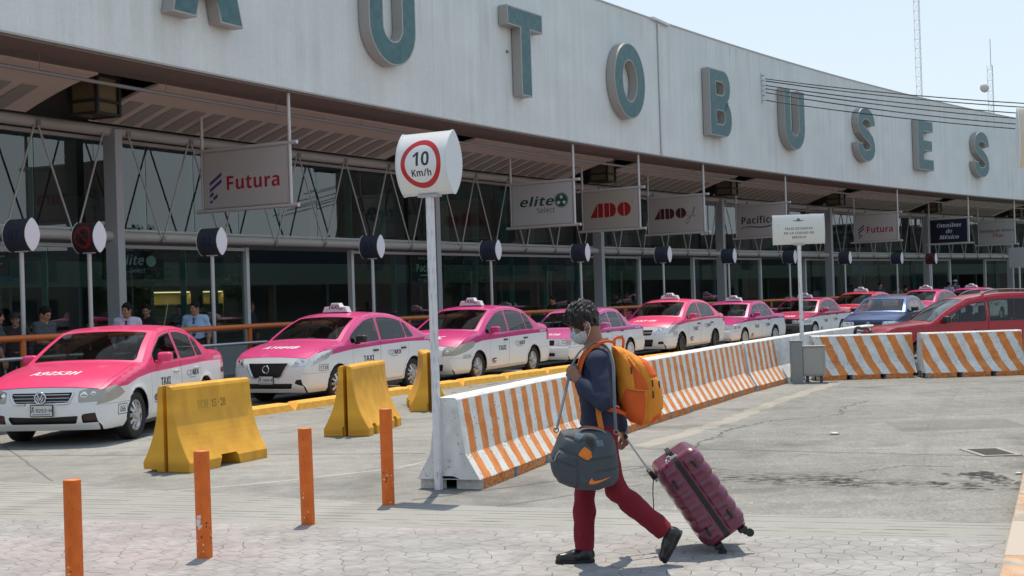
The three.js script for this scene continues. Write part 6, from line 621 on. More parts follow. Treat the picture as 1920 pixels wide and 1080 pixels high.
{
  let c = buildCar(model('jetta'), { name: 'taxi', group: Q, label: 'nearest pink and white taxi with fleet number 066, without a roof light', upper: hot, lower: taxiWhite, number: 'A9253H', fleet: '066', plate: 'A·9253·H', sign: false, lamp: hazyLamp, slat: alloy, openWindow: true, emblemBack: mat([0.04, 0.08, 0.2], 0.2), bars: [[-0.018, 0.016, 0.1, 0.014, 1.15], [0.018, 0.016, 0.1, 0.014, -1.15], [-0.03, -0.02, 0.075, 0.013, 1.1], [0.03, -0.02, 0.075, 0.013, -1.1]], handle: mat([0.5, 0.48, 0.48], 0.3), fog: mat([0.06, 0.025, 0.015], 0.5), plateZ: 0.02 });
  placeCar(c, model('jetta'), [-4.99, 0.004, -17.34], PI / 2 - 0.12);
  c = buildCar(model('versa'), { name: 'taxi', group: Q, label: 'second pink and white taxi with fleet number 1738 and a black V-shaped grille', upper: rose, lower: taxiWhite, number: 'A1664B', fleet: '1738', plate: 'A·1664·B', mirror: blackTrim, bars: [[0, 0, 0.15, 0.024]] }); placeCar(c, model('versa'), arcP(1.67, 6.1, 0.004), arcTurn(1.67) + 0.05);
  c = buildCar(model('tiida'), { name: 'taxi', group: Q, label: 'third taxi, tall pink and white saloon right of the white sign pole', upper: paintOf([0.56, 0.04, 0.2]), lower: taxiWhite, number: 'A6253C', fleet: '2216', lamp: hazyLamp, bars: [[0, 0, 0.13, 0.02]] }); placeCar(c, model('tiida'), arcP(6.5, 6.15, 0.004), arcTurn(6.57) + 0.055);
  c = buildCar(model('tsuru'), { name: 'taxi', group: Q, label: 'boxy taxi with pale pink sides half hidden behind the walking person', upper: paintOf([0.55, 0.1, 0.3]), lower: taxiWhite, number: 'A5297A', rim: mat([0.6, 0.6, 0.6], 0.5), slat: blackTrim }); placeCar(c, model('tsuru'), arcP(11.65, 6.1, 0.004), arcTurn(11.65) + 0.035);
  c = buildCar(model('aveo'), { name: 'taxi', group: Q, label: 'fifth taxi, rounded bright pink and white saloon with black wheels', upper: hot, lower: taxiWhite, number: 'A53·48', fleet: '1225', rim: mat([0.05, 0.05, 0.05], 0.5) }); placeCar(c, model('aveo'), arcP(17.12, 6.1, 0.004), arcTurn(17.12) + 0.045);
  c = buildCar(model('tsuru'), { name: 'taxi', group: Q, label: 'boxy purple-pink and white taxi behind the rounded bright pink one', upper: magenta, lower: taxiWhite, number: 'B4072A', fleet: '3608', rim: mat([0.45, 0.45, 0.44], 0.5), slat: blackTrim }); placeCar(c, model('tsuru'), arcP(21.55, 6.1, 0.004), arcTurn(21.55) + 0.015);
  c = buildCar(model('tsuru'), { name: 'taxi', group: Q, label: 'boxy taxi with a black front bumper behind the greeting sign pole', upper: paintOf([0.5, 0.035, 0.12]), lower: taxiWhite, number: 'A8830B', fleet: '645', rim: mat([0.5, 0.5, 0.48], 0.5), bumper: mat([0.05, 0.055, 0.06], 0.6), slat: blackTrim }); onArc(c, 'tsuru', 27.32, 6.1);
  c = buildCar(model('versa'), { name: 'taxi', group: Q, label: 'dark red taxi just left of and behind the blue car', upper: crimson, lower: taxiWhite, number: 'A7712', rim: alloy }); onArc(c, 'versa', 32.3, 6.2);
  c = buildCar(model('versa'), { name: 'taxi', group: Q, label: 'pink and white taxi between the blue car and the red car', upper: paintOf([0.5, 0.025, 0.14]), lower: taxiWhite, number: 'A1180', rim: alloy }); onArc(c, 'versa', 38.1, 6.6);
  c = buildCar(model('versa'), { name: 'taxi', group: Q, label: 'farthest taxi, only its roof light and purple roof above the red car', upper: magenta, lower: taxiWhite, number: 'A2206', rim: alloy }); onArc(c, 'versa', 44.0, 6.4);
  c = buildCar(model('derby'), { name: 'car', label: 'dark blue saloon with sun glare on its windscreen beside the taxis', category: 'car', upper: (() => { const m = paintOf([0.035, 0.06, 0.17], 0.32); m.metalness = 0.45; return m; })(), mirror: blackTrim, plate: '', lamp: lampGlass, slat: blackTrim, bars: [[-0.015, 0.01, 0.07, 0.01, 1.1], [0.015, 0.01, 0.07, 0.01, -1.1]] }); placeCar(c, model('derby'), arcP(23.44, 10.3, 0.004), arcTurn(23.6) + 0.03);
  c = buildCar(model('suv'), { name: 'off_roader', label: 'red off-roader with roof rails and black bull bar behind the slanted stripes', category: 'car', upper: paintOf([0.29, 0.005, 0.013], 0.35), mirror: blackTrim, lamp: lampGlass, rack: true, handle: mat([0.2, 0.03, 0.04], 0.3), slat: blackTrim });
  { const P = frontAt(model('suv'), 0.72, 0.3), bb = mat([0.02, 0.02, 0.02], 0.4); part('bull_bar', merge([tube([[P[0] - 0.06, 0.35, -0.62], [P[0] - 0.13, 0.6, -0.6], [P[0] - 0.12, 0.93, -0.55], [P[0] - 0.13, 0.97, 0], [P[0] - 0.12, 0.93, 0.55], [P[0] - 0.13, 0.6, 0.6], [P[0] - 0.1, 0.35, 0.62]], 0.035, 60, 8), ...[0.55, 0.75].map((y) => rod([P[0] - 0.13, y, -0.6], [P[0] - 0.13, y, 0.6], 0.02)), ...[-0.75, 0.75].map((z) => tube([[P[0] - 0.15, 0.9, z * 0.72], [P[0] - 0.05, 0.88, z], [P[0] + 0.12, 0.86, z * 1.12], [P[0] + 0.1, 0.66, z * 1.12], [P[0] - 0.06, 0.62, z], [P[0] - 0.15, 0.62, z * 0.75]], 0.018, 30, 6))]), bb, c); for (const m of [1, -1]) part('indicator', rbox(0.1, 0.13, 0.03, 0.01, 0.26, 0.76, m * (model('suv').half(0.26, 0.76) + 0.0)), amber, c); }
  c.rotation.y = 0.03; c.scale.setScalar(0.9); c.position.set(6.84, 0.004, -25.6);
}
// ---------------------------------------------------------------- people
const add = (a, b, k = 1) => [a[0] + b[0] * k, a[1] + b[1] * k, a[2] + b[2] * k], mixp = (a, b, t) => [lerp(a[0], b[0], t), lerp(a[1], b[1], t), lerp(a[2], b[2], t)];
const unit = (a) => { const l = Math.hypot(...a); return a.map((q) => q / l); }, cross = (a, b) => [a[1] * b[2] - a[2] * b[1], a[2] * b[0] - a[0] * b[2], a[0] * b[1] - a[1] * b[0]], dot = (a, b) => a[0] * b[0] + a[1] * b[1] + a[2] * b[2], sub = (a, b) => add(a, b, -1);
const n3 = (x, y, z) => vnoise(x + z * 0.71 + 31.7, y + z * 0.53 + 11.3) - 0.5;
const bounds = (pts, pad) => [[0, 1, 2].map((k) => Math.min(...pts.map((p) => p[k])) - pad), [0, 1, 2].map((k) => Math.max(...pts.map((p) => p[k])) + pad)];
const union = (list, k) => (x, y, z) => { let d = list[0](x, y, z); for (let i = 1; i < list.length; i++) d = smin(d, list[i](x, y, z), k); return d; };
function handSDF(W, d, n, curl, scale = 1, thumbSide = 1) { // W wrist, d along the hand, n out of the palm
  const t = cross(d, n).map((q) => q * thumbSide), fs = [], s = scale, pts = [W];
  for (let i = 0; i < 4; i++) { const len = [0.95, 1.05, 0.98, 0.8][i] * s, base = add(add(W, d, 0.082 * s * [0.98, 1, 0.97, 0.9][i]), t, (0.03 - i * 0.0205) * s); fs.push(cone(add(add(W, d, 0.012 * s), t, (0.018 - i * 0.012) * s), base, 0.017 * s, 0.0125 * s)); let p = base, a = 0; for (const [l, r0, r1, w] of [[0.04, 0.0105, 0.0095, 0.9], [0.027, 0.0095, 0.0088, 1.1], [0.021, 0.0088, 0.0072, 0.8]]) { a += curl * w; const dir = add(d.map((q) => q * Math.cos(a)), n, Math.sin(a)), e = add(p, dir, l * len); fs.push(cone(p, e, r0 * s, r1 * s)); p = e; pts.push(p); } }
  const th = []; { let p = add(add(W, d, 0.025 * s), t, 0.022 * s); const q1 = add(add(add(p, d, 0.03 * s), t, 0.026 * s), n, 0.012 * s), q2 = add(add(add(q1, d, 0.026 * s), t, 0.004 * s), n, 0.02 * s), q3 = add(add(q2, d, 0.012 * s), n, 0.02 * s); th.push(cone(p, q1, 0.016 * s, 0.0125 * s), cone(q1, q2, 0.012 * s, 0.0105 * s), cone(q2, q3, 0.0105 * s, 0.0085 * s)); pts.push(q1, q2, q3); }
  return { f: union([...fs, ...th], 0.008 * s), pts }; }
function headSDF(C, f, u, k = 1) { const r = cross(f, u); // f forward, u up, r to the side
  const L = (g) => (x, y, z) => { const p = [x - C[0], y - C[1], z - C[2]]; return g(dot(p, f) / k, dot(p, u) / k, dot(p, r) / k) * k; };
  const skull = ellip([-0.012, 0.03, 0], [0.098, 0.1, 0.077]), jaw = ellip([0.03, -0.045, 0], [0.062, 0.078, 0.055]), chin = ellip([0.064, -0.098, 0], [0.024, 0.02, 0.024]), nose = cone([0.09, 0.0, 0], [0.112, -0.03, 0], 0.008, 0.013), brow = ellip([0.078, 0.022, 0], [0.018, 0.01, 0.046]), cheek = [1, -1].map((s) => ellip([0.062, -0.025, s * 0.036], [0.026, 0.026, 0.022])), lips = [ellip([0.087, -0.06, 0], [0.011, 0.006, 0.022]), ellip([0.086, -0.07, 0], [0.011, 0.007, 0.019])];
  const ear = (a, b, c) => { c = Math.abs(c); return Math.max(ellip([-0.004, -0.008, 0.079], [0.021, 0.033, 0.012])(a, b, c), -ellip([0.0, -0.006, 0.09], [0.011, 0.02, 0.009])(a, b, c)); };
  const g = (a, b, c) => { let d = smin(smin(skull(a, b, c), jaw(a, b, c), 0.04), chin(a, b, c), 0.025); d = smin(d, nose(a, b, c), 0.014); d = smin(d, brow(a, b, c), 0.015); d = smin(d, Math.min(cheek[0](a, b, c), cheek[1](a, b, c)), 0.02); const sk = hyp(a - 0.094, b - 0.004, Math.abs(c) - 0.031) - 0.015; d = -smin(-d, sk, 0.01); d = smin(d, Math.min(lips[0](a, b, c), lips[1](a, b, c)), 0.006); return Math.min(d, smin(d, ear(a, b, c), 0.008)); };
  return { f: L(g), L, skull, r, at: (a, b, c) => [0, 1, 2].map((i) => C[i] + k * (f[i] * a + u[i] * b + r[i] * c)), k }; }
function figureGeo(J, o) { // returns geometries
  const lat = unit(sub(J.shL, J.shR)), G = {}, w = o.width ?? 1, cell = o.cell, hc = o.headCell;
  const side = (p, q) => [add(p, lat, q), add(p, lat, -q)];
  const pel = mixp(J.hipL, J.hipR, 0.5), tor = [cone(mixp(J.shL, J.shR, 0.12), mixp(J.shL, J.shR, 0.88), 0.062 * w, 0.062 * w)];
  const [cL, cR] = side(J.chest, 0.07 * w), [wL, wR] = side(J.waist, 0.05 * w), [pL, pR] = side(add(pel, [0, 0.03, 0]), 0.06 * w), b = mixp(J.shL, J.shR, 0.5), [bL, bR] = side(add(b, [0, -0.03, 0]), 0.085 * w);
  for (const [a, c2, d] of [[bL, cL, wL], [bR, cR, wR]]) tor.push(cone(a, c2, 0.085 * w, 0.108 * w), cone(c2, d, 0.108 * w, 0.1 * w));
  const hips = [cone(wL, pL, 0.1 * w, 0.108 * w), cone(wR, pR, 0.1 * w, 0.108 * w)];
  const arm = (s) => [cone(J['sh' + s], J['el' + s], 0.05 * w, 0.04 * w), cone(J['el' + s], mixp(J['el' + s], J['wr' + s], 0.35), 0.04 * w, 0.04 * w), cone(mixp(J['el' + s], J['wr' + s], 0.35), J['wr' + s], 0.04 * w, 0.025)];
  const lw = w * (o.legW ?? 1), leg = (s) => [cone(J['hip' + s], J['kn' + s], 0.088 * lw, 0.057 * lw), cone(J['kn' + s], mixp(J['kn' + s], J['an' + s], 0.3), 0.055 * lw, 0.056 * lw), cone(mixp(J['kn' + s], J['an' + s], 0.3), J['an' + s], 0.056 * lw, 0.036 * (o.legW ?? 1))];
  const H = headSDF(J.head, J.f, J.u, o.headK ?? 1), neck = cone(J.neck, H.at(-0.025, -0.06, 0), 0.06, 0.054);
  const body = union([...tor, ...hips, ...arm('L'), ...arm('R'), ...leg('L'), ...leg('R'), neck], 0.045);
  const hands = ['L', 'R'].map((s) => handSDF(J['wr' + s], J['hd' + s], J['hn' + s], J['hc' + s] ?? 0.5, o.handK ?? 1, s === 'L' ? o.thumbL ?? 1 : o.thumbR ?? 1));
  const P = Object.values(J).filter((v) => Array.isArray(v) && v !== J.f && v !== J.u && !Object.entries(J).some(([k, q]) => q === v && /^(h[dn]|fu)/.test(k)));
  const [lo, hi] = bounds(P, 0.16); const torsoTop = J.neck[1] + 0.04;
  const skinBody = skin((x, y, z) => Math.max(body(x, y, z), y - (J.head[1] - 0.02)), lo, hi, cell);
  const [hl, hh] = [add(J.head, [-0.16, -0.19, -0.16]), add(J.head, [0.16, 0.18, 0.16])]; const face = skin((x, y, z) => smin(H.f(x, y, z), neck(x, y, z), 0.03), hl, hh, hc);
  G.skin = merge([skinBody, face, ...hands.map((h) => { const q = bounds(h.pts, 0.03); return skin(h.f, q[0], q[1], o.handCell); })]);
  // clothes
  const fold = o.fold ?? 0.004, cloth = (f, t, kx, ky, kz) => (x, y, z) => f(x, y, z) - t - fold * (n3(x * kx, y * ky, z * kz) + 0.6 * n3(x * kx * 2.3 + 9, y * ky * 2.1, z * kz * 2.3)) * 2;
  const sleeve = (s) => { const a = J['sh' + s], e = J['el' + s], q = J['wr' + s]; return o.shortSleeve ? [cone(a, mixp(a, e, 0.85), 0.058 * w, 0.056 * w)] : [cone(a, e, 0.053 * w, 0.047 * w), cone(e, mixp(e, q, o.sleeveEnd ?? 0.96), 0.047 * w, o.cuff ?? 0.034)]; };
  const torF = union([...tor, ...(o.tuck ? [] : hips)], 0.05), slF = union([...sleeve('L'), ...sleeve('R')], 0.015), shirtF = (x, y, z) => smin(torF(x, y, z), slF(x, y, z), 0.03), hem = o.hem ?? J.waist[1] - 0.02;
  const armDist = union([...sleeve('L'), ...sleeve('R')], 0.01), collar = cone(J.neck, H.at(-0.03, -0.09, 0), 0.064, 0.07);
  const cs = cloth(shirtF, o.tight ?? 0.013, 9, 16, 9); G.shirt = skin((x, y, z) => Math.max(cs(x, y, z), Math.min(hem - y, armDist(x, y, z) - 0.0 + (y < hem ? 0 : 0)) > 0 && armDist(x, y, z) > 0.02 ? hem - y : -1, -(collar(x, y, z) - 0.0), y - torsoTop), lo, hi, cell * 0.8);
  const tr = union([...hips, ...leg('L'), ...leg('R'), ...['L', 'R'].map((s) => cone(mixp(J['kn' + s], J['an' + s], 0.3), mixp(J['kn' + s], J['an' + s], 1.0), 0.06 * lw, o.legEnd ?? 0.05))], 0.04), ct = cloth(tr, 0.012, 14, 14, 14), cuffs = ['L', 'R'].map((s) => { const d = unit(sub(J['an' + s], J['kn' + s])), e = add(J['an' + s], d, -0.01); return (x, y, z) => { const q = (x - e[0]) * d[0] + (y - e[1]) * d[1] + (z - e[2]) * d[2], near = hyp(x - e[0], y - e[1], z - e[2]); return near < 0.16 ? q : -1; }; });
  G.trousers = skin((x, y, z) => Math.max(ct(x, y, z), y - (J.waist[1] + 0.005), cuffs[0](x, y, z), cuffs[1](x, y, z)), lo, hi, cell * 0.8);
  // hair
  const hairT = o.hairT ?? 0.009, hf = H.L((a, b, c) => { const up = clamp((b + 0.02) / 0.1, 0, 1), t = hairT * (0.55 + 0.9 * up) + (o.messy ?? 0.004) * (n3(a * 60 + c * 25, b * 34, c * 60) * 1.3 + n3(a * 150 + b * 40, b * 60 + a * 60, c * 150) * 1.6); const line = (o.fringe ?? -0.012) + 0.027 - (a * 0.9 - b * 0.85 + (b < 0 ? 0.1 * Math.abs(b) : 0)); const side = Math.abs(c) > 0.055 ? 0.034 * smoothstep(Math.abs(c), 0.055, 0.066) : 0; return Math.max(H.skull(a, b, c) - t, -(line + side), -(b + (a < -0.03 ? o.nape ?? 0.085 : 0.045)), b < 0.01 && a > -0.022 && a < 0.02 && Math.abs(c) > 0.05 ? 0.004 : -1); });
  G.hair = skin(hf, hl, hh, hc);
  // shoes
  G.shoe = []; G.sole = []; for (const s of ['L', 'R']) { const h = J['heel' + s], q = J['toe' + s], d = unit(sub(q, h)), len = Math.hypot(...sub(q, h)), up = unit(sub(J['fu' + s] ?? [0, 1, 0], d.map((v) => v * dot(d, J['fu' + s] ?? [0, 1, 0])))), sd = cross(d, up), loc = (g) => (x, y, z) => { const p = [x - h[0], y - h[1], z - h[2]]; return g(dot(p, d), dot(p, up), dot(p, sd)); };
    const up1 = union([cone([0.045, 0.04, 0], [len * 0.5, 0.036, 0], 0.04, 0.042), cone([len * 0.5, 0.034, 0], [len - 0.036, 0.03, -0.004], 0.041, 0.033), cone([0.05, 0.045, 0], [0.055, 0.085, 0], 0.041, 0.04)], 0.03), [a, e] = bounds([h, q, add(h, up, 0.12), add(q, up, 0.08)], 0.07);
    G.shoe.push(skin(loc((x, y, z) => Math.max(up1(x, y, z), 0.016 - y, y - 0.088)), a, e, Math.min(cell, 0.009))); G.sole.push(skin(loc((x, y, z) => { const k = clamp(x / len, 0, 1), wd = 0.036 + 0.01 * Math.sin(k * PI * 0.9 + 0.35), bx = Math.max(Math.abs(z) - wd, -x, x - len, 0); const r = hyp(Math.max(0.04 - x, 0), z); return Math.max(Math.abs(y - 0.01) - 0.0105, x < 0.04 ? r - 0.04 : x > len - 0.045 ? hyp(x - len + 0.045, z) - 0.045 : Math.abs(z) - wd); }), a, e, Math.min(cell, 0.009))); }
  G.H = H; return G; }
const skinMat = mat([0.33, 0.17, 0.1], 0.5), hairMat = mat([0.008, 0.007, 0.0065], 0.75, { specularIntensity: 0.4 }), leather = mat([0.012, 0.012, 0.013], 0.28), soleMat = mat([0.015, 0.015, 0.015], 0.8), clothMat = (c, o = {}) => mat(c, 0.9, { sheen: 0.06, bumpMap: grainAt(14), bumpScale: 0.0012, ...o });
function dress(t, G, o) {
  const b = part('body', G.skin, o.skin ?? skinMat, t); part('hair', G.hair, o.hair ?? hairMat, b); part('shirt', G.shirt, o.shirt, b); part('trousers', G.trousers, o.trousers, b); G.shoe.forEach((g, i) => { part('sole', G.sole[i], soleMat, part('shoe', g, leather, t)); });
  const r = 0.0115 * G.H.k; for (const s of [1, -1]) { const e = part('eye', new THREE.SphereGeometry(r, 14, 10).translate(...G.H.at(0.083, 0.004, s * 0.031)), o.eyes ?? mat([0.05, 0.035, 0.03], 0.4), b); e; part('iris', new THREE.SphereGeometry(r * 0.55, 12, 8).translate(...G.H.at(0.0895, 0.004, s * 0.031)), mat([0.02, 0.012, 0.008], 0.2), b); } return b; }
const stand = (v) => { const J = { head: [0, 1.575, 0.03], neck: [0, 1.42, -0.005], shL: [0.185, 1.375, 0], shR: [-0.185, 1.375, 0], chest: [0, 1.22, 0.02], waist: [0, 1.0, 0.01], hipL: [0.09, 0.88, 0], hipR: [-0.09, 0.88, 0], knL: [0.1, 0.47, 0.02], knR: [-0.1, 0.47, 0.02], anL: [0.105, 0.08, -0.02], anR: [-0.105, 0.08, -0.02], heelL: [0.1, 0, -0.075], heelR: [-0.1, 0, -0.075], toeL: [0.13, 0, 0.18], toeR: [-0.13, 0, 0.18], f: unit([0, v.nod ?? -0.12, 1]), u: unit([0, 1, -(v.nod ?? -0.12) * -1]) };
  J.u = unit(cross(cross(J.f, [0, 1, 0]), J.f)); if (v.look) { const c = Math.cos(v.look), s = Math.sin(v.look); J.f = [J.f[0] * c + J.f[2] * s, J.f[1], -J.f[0] * s + J.f[2] * c]; J.u = unit(cross(cross(J.f, [0, 1, 0]), J.f)); }
  for (const [s, k] of [['L', 1], ['R', -1]]) if (v.arms === 'front') { J['el' + s] = [k * 0.24, 1.1, 0.04]; J['wr' + s] = [k * 0.1, 1.04, 0.24]; J['hd' + s] = unit([-k * 0.7, 0.1, 0.6]); J['hn' + s] = unit([-k * 0.5, 0, -0.8]); } else if (v.arms === 'reach' && k < 0) { J.elR = [-0.24, 1.12, 0.1]; J.wrR = [-0.2, 1.08, 0.36]; J.hdR = [0, -0.1, 1]; J.hnR = [0, -1, 0]; } else { J['el' + s] = [k * 0.25, 1.09, -0.04]; J['wr' + s] = [k * 0.255, 0.85, 0.06]; J['hd' + s] = unit([0, -1, 0.2]); J['hn' + s] = [-k, 0, 0]; }
  J.hcL = J.hcR = 0.35; return J; };
const poseCache = {}; function poseGeo(key, v, o) { return (poseCache[key] ??= figureGeo(stand(v), { cell: 0.021, headCell: 0.0085, handCell: 0.007, fold: 0.006, thumbL: -1, thumbR: 1, ...o })); }
function bystander(label, s, off, turn, h, pose, c, extra = {}) {
  const [key, v, o] = pose, G = poseGeo(key, v, o), t = thing('person', label, 'person', arcP(s, off, extra.y ?? 0.19), turn); t.scale.setScalar(h / 1.7);
  const b = dress(t, G, { shirt: clothMat(c[0]), trousers: clothMat(c[1]), hair: c[2] ? mat(c[2], 0.6) : hairMat });
  if (extra.tie) { part('tie', extrude([[-0.022, 1.39], [0.022, 1.39], [0.014, 1.36], [0.04, 1.06], [0, 1.01], [-0.04, 1.06], [-0.014, 1.36]], 0.012, 0.004).translate(0, 0, 0.128), mat(extra.tie, 0.7), b); part('collar', merge([extrude([[0.0, 1.4], [0.07, 1.43], [0.05, 1.36]], 0.012, 0.003).translate(0, 0, 0.09), extrude([[0.0, 1.4], [-0.07, 1.43], [-0.05, 1.36]], 0.012, 0.003).translate(0, 0, 0.09)]), clothMat(c[0]), b); if (extra.stripes) for (let i = 0; i < 5; i++) part('tie_stripe', box(0.07, 0.012, 0.004, 0, 0, 0).rotateZ(0.5).translate(0, 1.1 + i * 0.055, 0.1415), mat([0.3, 0.3, 0.36], 0.7), b); }
  if (extra.cap) part('cap', merge([new THREE.SphereGeometry(0.115, 20, 10, 0, 2 * PI, 0, PI / 2).scale(1, 0.75, 1.08).translate(...G.H.at(-0.005, 0.06, 0)), new THREE.CylinderGeometry(0.085, 0.085, 0.01, 20).scale(1, 1, 0.9).translate(...G.H.at(0.1, 0.065, 0))]), mat(extra.cap, 0.7), b);
  if (extra.back) part('back_lettering', new THREE.PlaneGeometry(0.24, 0.14).rotateY(PI).translate(0, 1.27, -0.135), textDecal(128, 64, (g) => { g.fillStyle = '#8a8d94'; g.font = 'bold 30px sans-serif'; g.textAlign = 'center'; g.fillText('TAXI', 64, 28); g.fillText('CDMX', 64, 58); }), b);
  if (extra.belt) part('belt', new THREE.TorusGeometry(0.16, 0.02, 8, 30).scale(1.05, 0.72, 1.4).rotateX(PI / 2).translate(0, 0.985, 0.01), leather, b);
  return t; }
{
  const down = (look, nod = -0.12) => ['down' + look + nod, { look, nod }, {}], short = (look, nod = -0.12) => ['short' + look + nod, { look, nod }, { shortSleeve: true }], front = (look, nod = -0.2) => ['front' + look + nod, { look, nod, arms: 'front' }, {}], reach = ['reach', { look: 0, nod: -0.45, arms: 'reach' }, { shortSleeve: true }];
  const black = [0.015, 0.015, 0.017], grey = [0.05, 0.055, 0.062];
  bystander('man in a dark grey shirt cut off by the left edge, turned away', -3.0, 3.1, 2.2, 1.56, short(0, -0.1), [grey, black], { belt: true });
  bystander('man in a grey short-sleeved shirt leaning towards the nearest taxi', -2.12, 3.2, 1.15, 1.58, reach, [grey, [0.03, 0.03, 0.035]], { back: true });
  bystander('person in a dark cap between the two men in grey shirts', -1.5, 1.9, 0.3, 1.5, down(0), [[0.03, 0.02, 0.022], black], { cap: [0.012, 0.012, 0.014] });
  bystander('man in a pale lilac shirt and dark red tie behind the nearest taxi', -0.05, 3.0, 0.1, 1.6, down(-0.5), [[0.55, 0.5, 0.62], black], { tie: [0.05, 0.012, 0.02] });
  bystander('man in a light blue shirt and striped tie behind the nearest taxi', 1.7, 3.0, -0.05, 1.6, short(-0.45), [[0.3, 0.43, 0.6], black], { tie: [0.03, 0.03, 0.06], stripes: true, belt: true });
  { const t = bystander('man in black with a long radio aerial between the two men in ties', 2.15, 1.4, -0.4, 1.58, front(0.5), [black, black]); const r = thing('radio', 'hand-held radio with a long thin aerial held by the man in black', 'radio', arcP(2.2, 1.75, 1.2), 0); part('case', rbox(0.06, 0.16, 0.04, 0.01), blackTrim, r); part('aerial', rod([0, 0.08, 0], [0.12, 0.62, 0.02], 0.008, 6), mat([0.4, 0.4, 0.42], 0.4), r); }
  bystander('short person with a bare head low behind the roof of the nearest taxi', -0.1, 2.2, 0.2, 1.36, down(0.3), [[0.12, 0.02, 0.02], black]);
  bystander('dark hooded figure at the railing left of the walking person', 16.3, 2.7, -0.9, 1.5, front(0), [[0.012, 0.013, 0.02], black]);
  bystander('woman in a beige top behind the boxy taxi left of the greeting sign', 33.2, 2.8, 0.1, 1.42, front(-0.3), [[0.28, 0.22, 0.17], black]);
  bystander('person in black left of the man in dark blue behind the blue car', 41.0, 2.6, 0.8, 1.5, down(0), [black, black]);
  bystander('man in a dark blue shirt standing behind the blue car', 41.9, 2.9, 0.2, 1.66, front(0.2), [[0.015, 0.025, 0.06], black]);
  bystander('person in a grey-green shirt right of the man in dark blue', 44.6, 2.6, 2.6, 1.52, down(0), [[0.07, 0.11, 0.1], black]);
  bystander('person in dark clothes behind the far pink taxi roof light', 46.4, 2.2, 2.8, 1.52, down(0.3), [[0.02, 0.02, 0.025], black]);
  bystander('man in a pale blue shirt with his back turned, above the red car', 50.0, 2.8, 2.7, 1.6, short(0, -0.1), [[0.32, 0.38, 0.47], black]);
  bystander('person in a pale cap and grey shirt by the open doorway above the red car', 52.2, 2.2, 2.4, 1.7, down(0), [[0.14, 0.16, 0.19], black], { cap: [0.4, 0.4, 0.38] });
  const hall = [[6.9, -2.2, 'visitor in a bright blue top inside the first open doorway', [0.03, 0.09, 0.2]], [9.6, -2.4, 'brown-haired visitor inside the hall near the second taxi', [0.03, 0.03, 0.035]], [8.4, -3.0, 'visitor in dark clothes deep inside the first open doorway', [0.02, 0.02, 0.02]], [5.3, -2.5, 'visitor in grey inside the hall left of the first doorway', [0.06, 0.06, 0.065]], [29.4, -2.6, 'visitor in dark clothes inside the doorway above the fifth taxi', [0.02, 0.02, 0.025]], [30.6, -2.9, 'second visitor in dark red inside the doorway above the fifth taxi', [0.07, 0.02, 0.02]]];
  hall.forEach(([s, off, label, c], i) => bystander(label, s, off, i * 1.3, 1.55 + 0.02 * (i % 3), down(0), [c, black, i === 1 ? [0.09, 0.04, 0.02] : null], { y: 0.21 }));
}
// ---------------------------------------------------------------- the walking person and the luggage
const WB = [0.42, 0.0125, -8.25];
function ribbon(pts, width, thick, n = 40) { // flat strap; width: direction vector times half width
  const c = new THREE.CatmullRomCurve3(pts.map((p) => V3(p[0], p[1], p[2]))), P = c.getSpacedPoints(n), pos = [], idx = []; P.forEach((p, i) => { const a = P[Math.max(0, i - 1)], b = P[Math.min(n, i + 1)], t = b.clone().sub(a).normalize(), w = V3(...width), nn = t.clone().cross(w).normalize().multiplyScalar(thick); for (const [s, q] of [[1, 1], [1, -1], [-1, -1], [-1, 1]]) pos.push(p.x + w.x * s + nn.x * q, p.y + w.y * s + nn.y * q, p.z + w.z * s + nn.z * q); }); for (let i = 0; i < n; i++) for (let k = 0; k < 4; k++) { const a = i * 4 + k, b = i * 4 + ((k + 1) % 4); idx.push(a, a + 4, b, b, a + 4, b + 4); } const g = fromArrays(pos, idx).toNonIndexed(); g.computeVertexNormals(); return g; }
const poly3 = (pts, zc, hz, r, taper) => { const s = polySD(pts); return (x, y, z) => { const h = taper ? taper(x, y) * hz : hz, a = s(x, y) + r, b = Math.abs(z - zc) - h + r; return hyp(Math.max(a, 0), Math.max(b, 0)) + Math.min(Math.max(a, b), 0) - r; }; };
function split3(g, f) { const n = g.index ? g.toNonIndexed() : g, P = n.attributes.position.array, N = n.attributes.normal.array, tris = []; for (let i = 0; i < P.length; i += 9) { const t = []; for (let k = 0; k < 3; k++) t.push([...P.slice(i + k * 3, i + k * 3 + 3), ...N.slice(i + k * 3, i + k * 3 + 3)]); tris.push(t); } return cut(tris, (p) => f(p[0], p[1], p[2])).map((l) => { const pos = [], nor = [], uv = []; for (const t of l) for (const p of t) { pos.push(p[0], p[1], p[2]); nor.push(p[3], p[4], p[5]); uv.push(p[0] + p[2], p[1]); } return l.length ? fromArrays(pos, null, uv, nor) : null; }); }
